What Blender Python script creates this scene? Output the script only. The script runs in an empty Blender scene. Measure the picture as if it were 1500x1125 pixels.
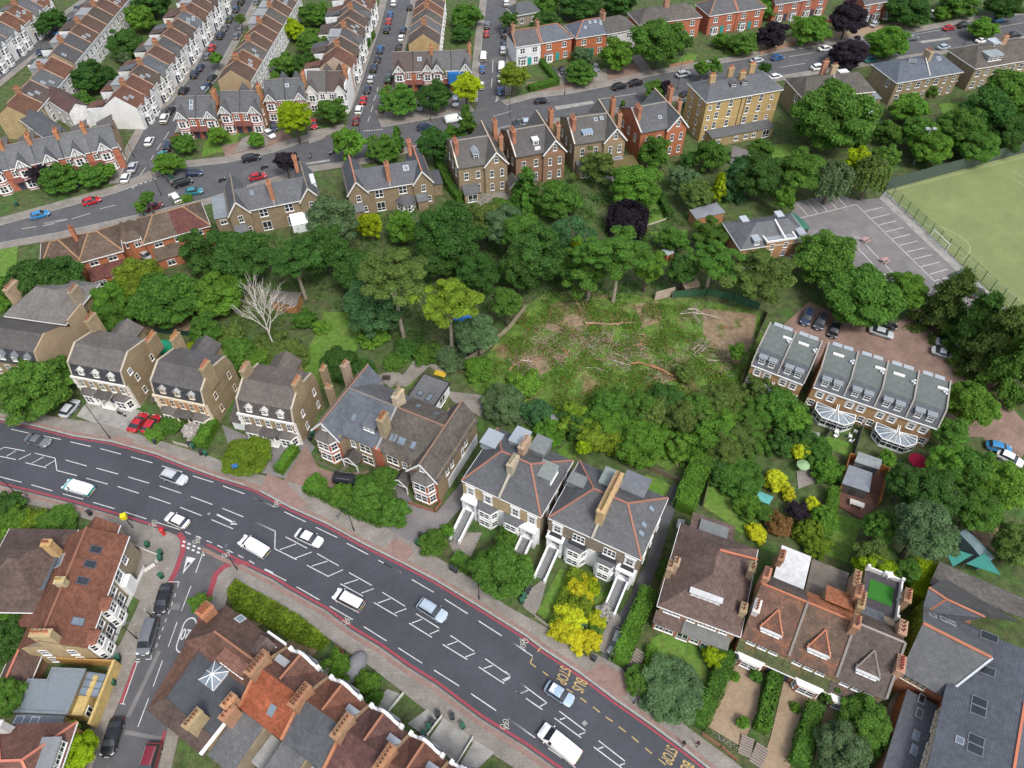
import bpy, math, random
import numpy as np
from mathutils import Vector, Matrix
S = bpy.context.scene
C = S.collection
R = math.radians
rnd = random.Random(7)
# ------------------------------------------------------------------ camera
FPX, PITCH, CAMH = 1041.0, R(50), 100.0
cam_d = bpy.data.cameras.new('camera')
cam = bpy.data.objects.new('camera', cam_d)
C.objects.link(cam)
cam.location = (0, 0, CAMH)
cam.rotation_euler = (R(90) - PITCH, 0, 0)
cam_d.sensor_fit = 'HORIZONTAL'
cam_d.sensor_width = 36.0
cam_d.lens = 36.0 * FPX / 1500.0
cam_d.clip_start = 1.0
cam_d.clip_end = 6000.0
S.camera = cam
# ------------------------------------------------------------------ daylight (bright overcast)
SUN_EL, SUN_AZ = R(56), R(150)          # azimuth from +Y clockwise
W = bpy.data.worlds.new('World')
S.world = W
W.use_nodes = True
nt = W.node_tree
nt.nodes.clear()
o_ = nt.nodes.new('ShaderNodeOutputWorld')
b_ = nt.nodes.new('ShaderNodeBackground')
h_ = nt.nodes.new('ShaderNodeHueSaturation')
s_ = nt.nodes.new('ShaderNodeTexSky')
s_.sky_type = 'NISHITA'
s_.sun_disc = False
s_.sun_elevation = SUN_EL
s_.sun_rotation = SUN_AZ
s_.dust_density = 3.0
h_.inputs['Saturation'].default_value = 0.55
b_.inputs['Strength'].default_value = 0.15
nt.links.new(s_.outputs[0], h_.inputs['Color'])
nt.links.new(h_.outputs[0], b_.inputs[0])
nt.links.new(b_.outputs[0], o_.inputs[0])
sun_d = bpy.data.lights.new('sun', 'SUN')
sun_d.energy = 1.5
sun_d.angle = R(14)
sun_d.color = (1.0, 0.985, 0.95)
sun = bpy.data.objects.new('sun', sun_d)
C.objects.link(sun)
sv = Vector((math.sin(SUN_AZ) * math.cos(SUN_EL), math.cos(SUN_AZ) * math.cos(SUN_EL), math.sin(SUN_EL)))
sun.rotation_euler = sv.to_track_quat('Z', 'Y').to_euler()
sun.location = (0, 0, 300)
S.view_settings.view_transform = 'Standard'
S.view_settings.look = 'None'
S.view_settings.gamma = 1
S.view_settings.exposure = 0.62
# ------------------------------------------------------------------ pixel -> place
_s, _c = math.sin(PITCH), math.cos(PITCH)
def ray(px, py):
 u = (px - 750) / FPX
 v = -(py - 562.5) / FPX
 return Vector((u, _c + v * _s, -_s + v * _c))
def G(p, z=0.0):
 d = ray(*p)
 t = (z - CAMH) / d.z
 return Vector((d.x * t, d.y * t, z))
TO = [(0, 0), (370, 0), (740, 0), (1100, 0)]
TY = [0, 270, 540, 825]
def T(rc, *pts):                        # readings taken on 3.75x enlargements of the photograph
 r, c = int(rc[0]), int(rc[1])
 return [(TO[c][0] + x / 3.75, TY[r] + y / 3.75) for x, y in pts]
# ------------------------------------------------------------------ materials
MATS = {}
def mat(name, col=None, rough=0.8, tint=False, noise=((1.0, 0.25),), spec=0.3, alt=None, altscale=0.3, altcut=(0.45, 0.65), metal=0.0, island=0.0, bump=0.0, transl=0.0, brick=None, coat=0.0):
 m = bpy.data.materials.new(name)
 m.use_nodes = True
 t = m.node_tree
 N, L = t.nodes, t.links
 bs = N['Principled BSDF']
 bs.inputs['Roughness'].default_value = rough
 bs.inputs['Metallic'].default_value = metal
 bs.inputs['Specular IOR Level'].default_value = spec
 if coat: bs.inputs['Coat Weight'].default_value = coat
 if tint:
  oi = N.new('ShaderNodeObjectInfo')
  cur = oi.outputs['Color']
 else:
  rgb = N.new('ShaderNodeRGB')
  rgb.outputs[0].default_value = (*col, 1)
  cur = rgb.outputs[0]
 tc = N.new('ShaderNodeTexCoord')
 uvw = tc.outputs['Object']
 if alt:
  nz = N.new('ShaderNodeTexNoise')
  nz.inputs['Scale'].default_value = altscale
  nz.inputs['Detail'].default_value = 6
  nz.inputs['Roughness'].default_value = 0.65
  L.new(uvw, nz.inputs['Vector'])
  rp = N.new('ShaderNodeMapRange')
  rp.inputs['From Min'].default_value, rp.inputs['From Max'].default_value = altcut
  L.new(nz.outputs['Fac'], rp.inputs['Value'])
  mx = N.new('ShaderNodeMix'); mx.data_type = 'RGBA'
  L.new(rp.outputs[0], mx.inputs['Factor'])
  L.new(cur, mx.inputs['A'])
  mx.inputs['B'].default_value = (*alt, 1)
  cur = mx.outputs['Result']
 if brick:                            # (course length, course height, mortar darkening)
  bk = N.new('ShaderNodeTexBrick')
  bk.inputs['Scale'].default_value = 1.0
  bk.inputs['Brick Width'].default_value = brick[0]
  bk.inputs['Row Height'].default_value = brick[1]
  bk.inputs['Mortar Size'].default_value = brick[1] * 0.09
  bk.inputs['Color1'].default_value = (1 + brick[3], 1 + brick[3], 1 + brick[3], 1)
  bk.inputs['Color2'].default_value = (1 - brick[3], 1 - brick[3], 1 - brick[3], 1)
  bk.inputs['Mortar'].default_value = (brick[2],) * 3 + (1,)
  L.new(tc.outputs['UV'], bk.inputs['Vector'])
  mx = N.new('ShaderNodeMix'); mx.data_type = 'RGBA'; mx.blend_type = 'MULTIPLY'
  mx.inputs['Factor'].default_value = 1
  L.new(cur, mx.inputs['A']); L.new(bk.outputs['Color'], mx.inputs['B'])
  cur = mx.outputs['Result']
 for sc, amt in noise:
  nz = N.new('ShaderNodeTexNoise')
  nz.inputs['Scale'].default_value = sc
  nz.inputs['Detail'].default_value = 4
  L.new(uvw, nz.inputs['Vector'])
  rp = N.new('ShaderNodeMapRange')
  rp.inputs['From Min'].default_value, rp.inputs['From Max'].default_value = 0.3, 0.7
  rp.inputs['To Min'].default_value, rp.inputs['To Max'].default_value = 1 - amt, 1 + amt
  L.new(nz.outputs['Fac'], rp.inputs['Value'])
  mx = N.new('ShaderNodeMix'); mx.data_type = 'RGBA'; mx.blend_type = 'MULTIPLY'
  mx.inputs['Factor'].default_value = 1
  L.new(cur, mx.inputs['A']); L.new(rp.outputs[0], mx.inputs['B'])
  cur = mx.outputs['Result']
 if island:
  ge = N.new('ShaderNodeNewGeometry')
  rp = N.new('ShaderNodeMapRange')
  rp.inputs['To Min'].default_value, rp.inputs['To Max'].default_value = 1 - island, 1 + island
  L.new(ge.outputs['Random Per Island'], rp.inputs['Value'])
  mx = N.new('ShaderNodeMix'); mx.data_type = 'RGBA'; mx.blend_type = 'MULTIPLY'
  mx.inputs['Factor'].default_value = 1
  L.new(cur, mx.inputs['A']); L.new(rp.outputs[0], mx.inputs['B'])
  cur = mx.outputs['Result']
 L.new(cur, bs.inputs['Base Color'])
 if bump:
  nz = N.new('ShaderNodeTexNoise')
  nz.inputs['Scale'].default_value = 6
  L.new(uvw, nz.inputs['Vector'])
  bp = N.new('ShaderNodeBump')
  bp.inputs['Strength'].default_value = bump
  bp.inputs['Distance'].default_value = 0.1
  L.new(nz.outputs['Fac'], bp.inputs['Height'])
  L.new(bp.outputs[0], bs.inputs['Normal'])
 if transl:
  tr = N.new('ShaderNodeBsdfTranslucent')
  ms = N.new('ShaderNodeMixShader')
  ms.inputs[0].default_value = transl
  L.new(cur, tr.inputs['Color'])
  L.new(bs.outputs[0], ms.inputs[1]); L.new(tr.outputs[0], ms.inputs[2])
  L.new(ms.outputs[0], N['Material Output'].inputs['Surface'])
 MATS[name] = m
 return m
mat('soil', (0.075, 0.09, 0.035), 0.95, alt=(0.05, 0.11, 0.022), altscale=0.25, noise=((0.8, 0.35), (4, 0.3)))
mat('lawn', (0.09, 0.18, 0.025), 0.95, alt=(0.13, 0.185, 0.04), altscale=0.22, noise=((1.2, 0.25), (7, 0.25)))
mat('meadow', (0.085, 0.15, 0.025), 0.95, alt=(0.17, 0.12, 0.06), altscale=0.17, altcut=(0.52, 0.66), noise=((0.7, 0.4), (3, 0.4), (9, 0.3)))
mat('bare_earth', (0.23, 0.165, 0.105), 0.95, alt=(0.09, 0.12, 0.03), altscale=0.3, altcut=(0.52, 0.66), noise=((0.9, 0.3), (5, 0.3)))
mat('asphalt_new', (0.062, 0.065, 0.077), 0.75, alt=(0.051, 0.053, 0.062), altscale=0.09, noise=((0.12, 0.1), (1.5, 0.08), (14, 0.12)))
mat('asphalt_old', (0.092, 0.092, 0.097), 0.85, alt=(0.125, 0.12, 0.115), altscale=0.15, altcut=(0.55, 0.7), noise=((0.5, 0.12), (6, 0.12)))
mat('asphalt_lot', (0.165, 0.155, 0.155), 0.85, alt=(0.2, 0.185, 0.18), altscale=0.1, noise=((0.4, 0.1), (5, 0.1)))
mat('paving', (0.215, 0.195, 0.17), 0.9, alt=(0.26, 0.235, 0.21), altscale=0.25, brick=(0.6, 0.45, 0.88, 0.06), noise=((0.35, 0.14), (3, 0.12)))
mat('red_paving', (0.25, 0.165, 0.14), 0.9, brick=(0.4, 0.2, 0.8, 0.1), noise=((0.8, 0.12),))
mat('brick_paving', (0.215, 0.145, 0.115), 0.9, alt=(0.26, 0.17, 0.14), altscale=0.2, brick=(0.4, 0.2, 0.8, 0.12), noise=((0.5, 0.15), (3, 0.1)))
mat('concrete', (0.3, 0.29, 0.27), 0.9, alt=(0.22, 0.21, 0.19), altscale=0.5, noise=((0.7, 0.12), (5, 0.1)))
mat('gravel', (0.3, 0.22, 0.145), 0.95, alt=(0.25, 0.185, 0.12), altscale=0.3, noise=((2, 0.1), (12, 0.2)))
mat('kerbstone', (0.33, 0.32, 0.3), 0.9, noise=((2, 0.2),))
mat('pitch_turf', (0.17, 0.205, 0.08), 0.9, alt=(0.205, 0.235, 0.095), altscale=0.06, noise=((0.08, 0.08), (0.6, 0.05), (4, 0.06)))
mat('white_line', (0.54, 0.54, 0.53), 0.75, noise=((0.7, 0.15), (6, 0.2)))
mat('faint_line', (0.5, 0.5, 0.42), 0.8, noise=((2.5, 0.12),))
mat('pitch_line', (0.38, 0.42, 0.25), 0.8, noise=((2.5, 0.12),))
mat('red_line', (0.27, 0.055, 0.07), 0.8, noise=((2.5, 0.15),))
mat('yellow_line', (0.42, 0.3, 0.12), 0.8, noise=((2.5, 0.2),))
# tinted by each object's own colour
mat('brick', rough=0.9, tint=True, brick=(0.45, 0.15, 0.82, 0.1), noise=((0.5, 0.12), (2.5, 0.14)))
mat('render', rough=0.8, tint=True, noise=((0.5, 0.07), (3, 0.05)))
mat('tile', rough=0.85, tint=True, brick=(0.36, 0.3, 0.62, 0.16), noise=((0.35, 0.2), (1.7, 0.22), (7, 0.12)))
mat('mossy_tile', rough=0.9, tint=True, alt=(0.2, 0.085, 0.045), altscale=0.4, altcut=(0.5, 0.68), brick=(0.36, 0.3, 0.62, 0.16), noise=((0.8, 0.25), (4, 0.2)))
mat('slate', rough=0.6, tint=True, spec=0.4, brick=(0.5, 0.32, 0.7, 0.12), noise=((0.3, 0.14), (1.5, 0.15), (6, 0.08)))
mat('felt', rough=0.85, tint=True, noise=((0.25, 0.12), (1.5, 0.12), (8, 0.08)))
mat('boards', rough=0.85, tint=True, brick=(3.0, 0.16, 0.6, 0.1), noise=((0.7, 0.15), (4, 0.1)))
mat('trim', rough=0.6, tint=True, noise=((1.2, 0.06),))
mat('glass', (0.025, 0.03, 0.036), 0.08, spec=0.6, noise=((0.4, 0.3),))
mat('sky_glass', (0.16, 0.2, 0.24), 0.12, spec=0.7, noise=((0.5, 0.3),))
mat('leaf', rough=0.75, tint=True, spec=0.2, island=0.4, noise=((0.6, 0.25),), transl=0.5)
mat('bark', rough=0.95, tint=True, noise=((2, 0.3), (9, 0.2)))
mat('car_paint', rough=0.28, tint=True, spec=0.5, coat=0.6, noise=((0.5, 0.03),))
mat('car_glass', (0.03, 0.036, 0.042), 0.06, spec=0.7, noise=((1, 0.1),))
mat('rubber', (0.015, 0.015, 0.015), 0.8, noise=((2, 0.1),))
mat('alloy', (0.4, 0.4, 0.42), 0.35, metal=0.7, noise=((2, 0.1),))
mat('lens_white', (0.75, 0.78, 0.8), 0.15, spec=0.6, noise=((2, 0.05),))
mat('lens_red', (0.35, 0.012, 0.015), 0.2, spec=0.6, noise=((2, 0.05),))
mat('metal', rough=0.45, tint=True, spec=0.5, metal=0.3, noise=((2, 0.08),))
mat('cloth', rough=0.9, tint=True, noise=((2, 0.08),))
# ------------------------------------------------------------------ mesh builder
class MB:
 def __init__(s):
  s.v, s.f, s.m, s.uv = [], [], [], []
 def face(s, pts, m=0):
  pts = [Vector(p) for p in pts]
  n = Vector((0, 0, 0))
  for i in range(len(pts)):
   a, b = pts[i], pts[(i + 1) % len(pts)]
   n += Vector(((a.y - b.y) * (a.z + b.z), (a.z - b.z) * (a.x + b.x), (a.x - b.x) * (a.y + b.y)))
  if n.length < 1e-9: return
  n.normalize()
  u = Vector((0, 0, 1)).cross(n)
  if u.length < 0.05: u = Vector((1, 0, 0))
  u.normalize()
  w = n.cross(u)
  k = len(s.v)
  s.v += [tuple(p) for p in pts]
  s.f.append(tuple(range(k, k + len(pts))))
  s.m.append(m)
  s.uv += [(p.dot(u), p.dot(w)) for p in pts]
 def box(s, x0, y0, z0, x1, y1, z1, m=0, bottom=False):
  if x1 < x0: x0, x1 = x1, x0
  if y1 < y0: y0, y1 = y1, y0
  if z1 < z0: z0, z1 = z1, z0
  s.prism([(x0, y0), (x1, y0), (x1, y1), (x0, y1)], z0, z1, m, bottom=bottom)
 def prism(s, poly, z0, z1, m=0, mtop=None, bottom=False):
  a = sum(poly[i][0] * poly[(i + 1) % len(poly)][1] - poly[(i + 1) % len(poly)][0] * poly[i][1] for i in range(len(poly)))
  if a < 0: poly = poly[::-1]
  n = len(poly)
  for i in range(n):
   p, q = poly[i], poly[(i + 1) % n]
   s.face([(p[0], p[1], z0), (q[0], q[1], z0), (q[0], q[1], z1), (p[0], p[1], z1)], m)
  s.face([(p[0], p[1], z1) for p in poly], m if mtop is None else mtop)
  if bottom: s.face([(p[0], p[1], z0) for p in poly[::-1]], m)
 def slab(s, poly, t=0.14, m=0, mside=None):
  poly = [Vector(p) for p in poly]
  n = (poly[1] - poly[0]).cross(poly[2] - poly[0])
  if n.z < 0: poly = poly[::-1]
  s.face(poly, m)
  low = [p - Vector((0, 0, t)) for p in poly]
  s.face(low[::-1], m if mside is None else mside)
  for i in range(len(poly)):
   j = (i + 1) % len(poly)
   s.face([low[i], low[j], poly[j], poly[i]], m if mside is None else mside)
 def bar(s, p, q, w, h=None, m=0):
  p, q = Vector(p), Vector(q)
  h = h or w
  d = (q - p)
  if d.length < 1e-6: return
  d.normalize()
  a = d.cross(Vector((0, 0, 1)))
  if a.length < 0.01: a = Vector((1, 0, 0))
  a.normalize(); b = a.cross(d)
  a *= w / 2; b *= h / 2
  c0 = [p - a - b, p + a - b, p + a + b, p - a + b]
  c1 = [x + (q - p) for x in c0]
  for i in range(4):
   j = (i + 1) % 4
   s.face([c0[i], c0[j], c1[j], c1[i]], m)
  s.face(c0[::-1], m); s.face(c1, m)
 def tube(s, p, q, r0, r1, n=8, m=0, cap=True):
  p, q = Vector(p), Vector(q)
  d = q - p
  if d.length < 1e-6: return
  d.normalize()
  a = d.cross(Vector((0.3, 0.2, 1) if abs(d.z) < 0.9 else (1, 0, 0))).normalized()
  b = d.cross(a)
  c0 = [p + (a * math.cos(2 * math.pi * i / n) + b * math.sin(2 * math.pi * i / n)) * r0 for i in range(n)]
  c1 = [q + (a * math.cos(2 * math.pi * i / n) + b * math.sin(2 * math.pi * i / n)) * r1 for i in range(n)]
  for i in range(n):
   j = (i + 1) % n
   s.face([c0[i], c0[j], c1[j], c1[i]], m)
  if cap:
   s.face(c1, m); s.face(c0[::-1], m)
 def dome(s, c, rx, ry, rz, n=12, k=5, m=0, full=False):
  lo = -k if full else 0
  def P(i, j):
   a, b = 2 * math.pi * i / n, math.pi / 2 * j / k
   return (c[0] + rx * math.cos(a) * math.cos(b), c[1] + ry * math.sin(a) * math.cos(b), c[2] + rz * math.sin(b))
  for j in range(lo, k):
   for i in range(n):
    q = [P(i, j), P(i + 1, j), P(i + 1, j + 1), P(i, j + 1)]
    if j == k - 1: q = q[:3]
    if j == -k: q = [q[0], q[2], q[3]]
    s.face(q, m)
 def mesh(s, name, mats, smooth=False):
  me = bpy.data.meshes.new(name)
  me.from_pydata(s.v, [], s.f)
  for mm in mats: me.materials.append(MATS[mm])
  me.polygons.foreach_set('material_index', s.m)
  uv = me.uv_layers.new(name='uv')
  uv.data.foreach_set('uv', [c for p in s.uv for c in p])
  if smooth: weld(me)
  return me
 def build(s, name, mats, parent=None, col=None, smooth=False):
  if isinstance(mats, str): mats = [mats]
  return link(name, s.mesh(name, mats, smooth), parent, col)
def weld(me):
 import bmesh
 bm = bmesh.new(); bm.from_mesh(me)
 bmesh.ops.remove_doubles(bm, verts=bm.verts, dist=0.004)
 bm.to_mesh(me); bm.free()
 me.polygons.foreach_set('use_smooth', [True] * len(me.polygons))
def link(name, data, parent=None, col=None):
 o = bpy.data.objects.new(name, data)
 C.objects.link(o)
 if parent: o.parent = parent
 if col: o.color = (*col, 1)
 return o
LABELS = {}
def tag(o, label, cat, group=None, kind=None):
 o['label'] = label; o['category'] = cat
 if group: o['group'] = group
 if kind: o['kind'] = kind
 return o
def thing(name, label, cat, loc=(0, 0, 0), rz=0.0, group=None):
 o = link(name, None)
 o.location = loc; o.rotation_euler = (0, 0, rz)
 return tag(o, label, cat, group)
def copy_tree(o, parent=None):
 c = o.copy(); C.objects.link(c)
 if parent: c.parent = parent
 for ch in o.children: copy_tree(ch, c)
 return c
def sheet(name, px, z, m, z0=None, world=False, kind='structure', sub=None):
 pts = [Vector((p[0], p[1], z)) for p in px] if world else [G(p, z) for p in px]
 mb = MB()
 def cr(a, b, c, d):
  o = lambda p, q, r: (q.x - p.x) * (r.y - p.y) - (q.y - p.y) * (r.x - p.x)
  return o(a, b, c) * o(a, b, d) < 0 and o(c, d, a) * o(c, d, b) < 0
 n = len(pts)
 if n < 14 and any(cr(pts[i], pts[(i + 1) % n], pts[j], pts[(j + 1) % n]) for i in range(n) for j in range(i)):
  c0 = sum(pts, Vector()) / n
  pts.sort(key=lambda p: math.atan2(p.y - c0.y, p.x - c0.x))
 if z0 is None:
  a = sum(pts[i].x * pts[(i + 1) % len(pts)].y - pts[(i + 1) % len(pts)].x * pts[i].y for i in range(len(pts)))
  mb.face(pts if a > 0 else pts[::-1])
 else:
  mb.prism([(p.x, p.y) for p in pts], z0, z)
 o = mb.build(name, m)
 o['kind'] = kind
 return o
def offset(px, d, world=False):          # polyline shifted sideways by d metres (left of travel positive)
 P = [Vector(p) for p in px] if world else [G(p) for p in px]
 out = []
 for i, p in enumerate(P):
  a = P[max(0, i - 1)]; b = P[min(len(P) - 1, i + 1)]
  t = (b - a); t.z = 0; t.normalize()
  out.append(Vector((p.x - t.y * d, p.y + t.x * d, 0)))
 return out
def ribbon(mb, px, d0, d1, z, world=False, m=0):
 A, B = offset(px, d0, world), offset(px, d1, world)
 for i in range(len(A) - 1):
  q = [A[i], A[i + 1], B[i + 1], B[i]]
  q = [(p.x, p.y, z) for p in q]
  if d1 < d0: q = q[::-1]
  mb.face(q, m)
# ------------------------------------------------------------------ ground, roads, pavements
ZP = 0.13                                # pavement height
gm = MB(); gm.face([(-900, -300, 0), (900, -300, 0), (900, 1500, 0), (-900, 1500, 0)])
g_ = gm.build('ground', 'soil'); g_['kind'] = 'structure'
MAIN_N = [(-130, 606), (-60, 611), (0, 615), (53, 625), (107, 639), (163, 647.5), (227, 665), (267, 681), (320, 700), (373, 716), (423, 743), (477, 767), (530, 796), (589, 825), (637, 850), (703, 890), (770, 932), (793, 950), (847, 985), (900, 1025), (953, 1062), (1007, 1102), (1060, 1144), (1120, 1190)]
MAIN_S = [(-130, 690), (-60, 700), (0, 711), (53, 724), (112, 739), (171, 756), (213, 769), (240, 777), (300, 800), (357, 828), (400, 849), (423, 864), (477, 894), (514, 922), (557, 948), (597, 977), (637, 1002), (703, 1052), (770, 1094), (812, 1124), (870, 1164), (930, 1205)]
SIDE_W = [(247, 779), (258, 784), (264, 792), (264, 807), (254, 835), (245, 852), (221, 902), (201, 958), (176, 1025), (155, 1072), (128, 1140), (108, 1200)]
SIDE_E = [(362, 831), (345, 828), (331, 832), (320, 842), (307, 884), (288, 940), (277, 980), (256, 1028), (245, 1070), (232, 1125), (214, 1200)]
BACK_N = [(-140, 381), (0, 331), (75, 310), (115, 299), (171, 283), (232, 258), (267, 246), (333, 239), (400, 224), (437, 211), (509, 189), (559, 187), (623, 176), (695, 163), (741, 155), (780, 144), (828, 139), (900, 125), (953, 112), (1020, 99), (1087, 88), (1140, 77), (1233, 63), (1340, 48), (1420, 32), (1500, 21), (1640, 4)]
BACK_S = [(-140, 404), (0, 356), (80, 342), (149, 327), (213, 312), (301, 292), (370, 270), (450, 245), (535, 232), (610, 213), (703, 197), (740, 185), (820, 173), (900, 163), (948, 149), (996, 140), (1067, 124), (1140, 112), (1215, 99), (1271, 91), (1340, 80), (1420, 67), (1500, 53), (1640, 32)]
ST1_W = [(160, 288), (173, 269), (187, 235), (213, 187), (232, 165), (253, 149), (280, 112), (307, 61), (333, 13), (344, -6), (380, -70)]
ST1_E = [(232, 262), (227, 256), (234, 238), (256, 195), (266, 168), (283, 144), (315, 107), (344, 53), (365, 13), (375, -6), (412, -70)]
ST2_W = [(505, 192), (514, 163), (530, 120), (543, 80), (557, 40), (567, 0), (582, -60)]
ST2_E = [(559, 189), (562, 176), (567, 147), (578, 107), (583, 72), (594, 37), (602, 0), (617, -60)]
ST3_W = [(695, 165), (699, 150), (702, 107), (707, 53), (713, 0), (720, -60)]
ST3_E = [(741, 157), (740, 140), (741, 107), (743, 53), (746, 0), (750, -60)]
ST0_W = [(-60, 140), (0, 92), (60, 50), (128, 0), (190, -50)]
ST0_E = [(-40, 152), (14, 107), (72, 62), (146, 0), (205, -50)]
ZR = 0.02
sheet('main_road', MAIN_N + MAIN_S[::-1], ZR, 'asphalt_new')
sheet('side_street', [(247, 777), (300, 797), (362, 829)] + SIDE_E[1:] + SIDE_W[::-1][:-1], ZR - 0.008, 'asphalt_old')
sheet('back_road', BACK_N + BACK_S[::-1], ZR, 'asphalt_old')
for w, e in ((ST1_W, ST1_E), (ST2_W, ST2_E), (ST3_W, ST3_E), (ST0_W, ST0_E)):
 sheet('terraced_street', w + e[::-1], ZR - 0.008, 'asphalt_old')
def strip(name, line, d0, d1, m='paving', z=ZP):
 A, B = offset(line, d0), offset(line, d1)
 mb = MB()
 for i in range(len(A) - 1):
  q = [A[i], A[i + 1], B[i + 1], B[i]]
  if d1 < d0: q = q[::-1]
  mb.face([(p.x, p.y, z) for p in q])
  k = [A[i + 1], A[i]] if d1 > d0 else [A[i], A[i + 1]]
  mb.face([(k[1].x, k[1].y, 0), (k[0].x, k[0].y, 0), (k[0].x, k[0].y, z), (k[1].x, k[1].y, z)])
 o = mb.build(name, m); o['kind'] = 'structure'
 mb = MB()
 ribbon(mb, line, d0, d0 + (0.16 if d1 > d0 else -0.16), z + 0.012)
 o = mb.build('kerb', 'kerbstone'); o['kind'] = 'structure'
FRONT_N = [(-130, 585), (-60, 589), (0, 594), (88, 612), (149, 620), (187, 631), (256, 652), (307, 668), (347, 684), (370, 692), (442, 711), (565, 772), (655, 825), (693, 849), (740, 886), (809, 924), (873, 958), (924, 985), (1007, 1065), (1073, 1113), (1150, 1175), (1200, 1215)]
o = sheet('pavement', MAIN_N + FRONT_N[::-1], ZP, 'paving', z0=0)
mb = MB(); ribbon(mb, MAIN_N, 0.0, 0.18, ZP + 0.012); o = mb.build('kerb', 'kerbstone'); o['kind'] = 'structure'
SOUTH_IN = [(-130, 702), (-60, 712), (21, 734), (80, 747), (133, 762), (140, 778), (165, 790), (160, 850), (205, 880), (180, 935), (160, 972), (135, 1057), (115, 1125), (90, 1200)]
sheet('pavement', MAIN_S[:7] + SIDE_W + SOUTH_IN[::-1], ZP, 'paving', z0=0)
SOUTH_EAST_IN = [(336, 856), (400, 896), (450, 912), (498, 947), (535, 971), (570, 998), (623, 1040), (690, 1086), (738, 1115), (800, 1156), (860, 1200)]
sheet('pavement', [(345, 828), (357, 826.5)] + MAIN_S[9:] + SOUTH_EAST_IN[::-1] + [(330, 890), (308, 945), (296, 985), (275, 1032), (263, 1072), (250, 1130), (232, 1200)] + SIDE_E[2:][::-1], ZP, 'paving', z0=0)
# red paving bands along the kerbs of the main road, with the crossovers
mb = MB(); ribbon(mb, MAIN_N, 0.35, .8, ZP + 0.008); ribbon(mb, MAIN_S[8:], -.9, -0.3, ZP + 0.008); ribbon(mb, MAIN_S[2:6], -.9, -0.3, ZP + 0.008)
o = mb.build('pavement_band', 'red_paving'); o['kind'] = 'structure'
for px in ([(392, 692), (420, 706), (452, 742), (428, 742), (382, 715)], T('21', (780, 925), (880, 985), (870, 1030), (825, 1065), (720, 1000)), T('32', (520, 545), (640, 600), (720, 660), (660, 730), (590, 720), (430, 610)), [(170, 637), (196, 644), (190, 654), (166, 645)], [(352, 702), (372, 708), (384, 722), (360, 712)]):
 sheet('crossover', px, ZP + 0.016, 'red_paving')
for line, d in ((BACK_N[:6], 3.2), (BACK_N[5:11], 3.0), (BACK_N[11:14], 3.0), (BACK_N[14:], 2.8)):
 strip('pavement', line, 0, d)
strip('pavement', BACK_S, 0, -2.6)
for w, e in ((ST1_W[1:], ST1_E[3:]), (ST2_W[1:], ST2_E[1:]), (ST3_W[1:], ST3_E[1:]), (ST0_W, ST0_E)):
 strip('pavement', w, 0, 2.3); strip('pavement', e, 0, -2.3)
# ------------------------------------------------------------------ red lines and white markings
mb = MB()
ribbon(mb, MAIN_N, -0.5, -0.2, ZR + 0.012)
ribbon(mb, MAIN_S[8:], 0.2, 0.55, ZR + 0.012)
ribbon(mb, MAIN_S[:8], 0.2, 0.55, ZR + 0.012)
ribbon(mb, SIDE_W[1:6], -0.02, 0.85, ZR + 0.014)
ribbon(mb, SIDE_E[:6], -0.85, 0.02, ZR + 0.014)
ribbon(mb, SIDE_E[8:10], -0.5, -0.1, ZR + 0.014)
ribbon(mb, [(192, 970), (170, 1031)], 0.15, 0.9, ZR + 0.014)
o = mb.build('red_route_line', 'red_line'); o['kind'] = 'structure'
def lines(name, segs, w=0.13, m='white_line', z=ZR + 0.02):
 mb = MB()
 for p, q in segs:
  a, b = G(p), G(q)
  d = (b - a); d.normalize()
  n = Vector((-d.y, d.x, 0)) * w / 2
  mb.face([(v.x, v.y, z) for v in (a - n, b - n, b + n, a + n)])
 o = mb.build(name, m); o['kind'] = 'structure'
 return o
def segs(rc, *v):
 out = []
 for s in v:
  p = T(rc, *s)
  out += list(zip(p[:-1], p[1:]))
 return out
L_ = []
L_ += segs('20', [(62, 333), (160, 355)], [(240, 370), (335, 390)], [(387, 403), (500, 428)], [(552, 440), (665, 470)], [(720, 485), (838, 518)], [(890, 535), (1003, 568)], [(1060, 590), (1172, 625)], [(1225, 645), (1343, 688)], [(1400, 713), (1500, 755)],
           [(-100, 300), (0, 320)], [(-130, 405), (0, 445), (25, 432), (138, 453)], [(-100, 462), (88, 500)], [(35, 483), (90, 450)], [(103, 500), (170, 468)], [(193, 465), (303, 492), (313, 560), (423, 588)], [(140, 517), (255, 545)], [(175, 520), (240, 485)], [(247, 537), (303, 505)],
           [(362, 503), (477, 535)], [(530, 547), (650, 580)], [(703, 595), (820, 630)], [(878, 645), (995, 685)], [(1050, 703), (1167, 747)], [(1222, 768), (1338, 815)], [(1397, 840), (1500, 890)],
           [(473, 602), (592, 635)], [(647, 648), (763, 685)], [(818, 702), (937, 743)], [(990, 762), (1108, 808)], [(1162, 830), (1280, 880)],
           [(0, 595), (120, 625)], [(172, 638), (288, 672)], [(345, 688), (457, 718)], [(512, 735), (630, 770)], [(687, 788), (805, 826)], [(862, 845), (990, 885)], [(1018, 897), (1048, 910)], [(1078, 920), (1105, 932)], [(1135, 945), (1165, 958)], [(1195, 970), (1223, 985)], [(1252, 998), (1280, 1012)], [(1308, 1025), (1338, 1040)], [(1368, 1055), (1398, 1072)], [(1455, 1100), (1500, 1122)],
           [(1120, 1000), (1075, 1122)])
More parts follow.
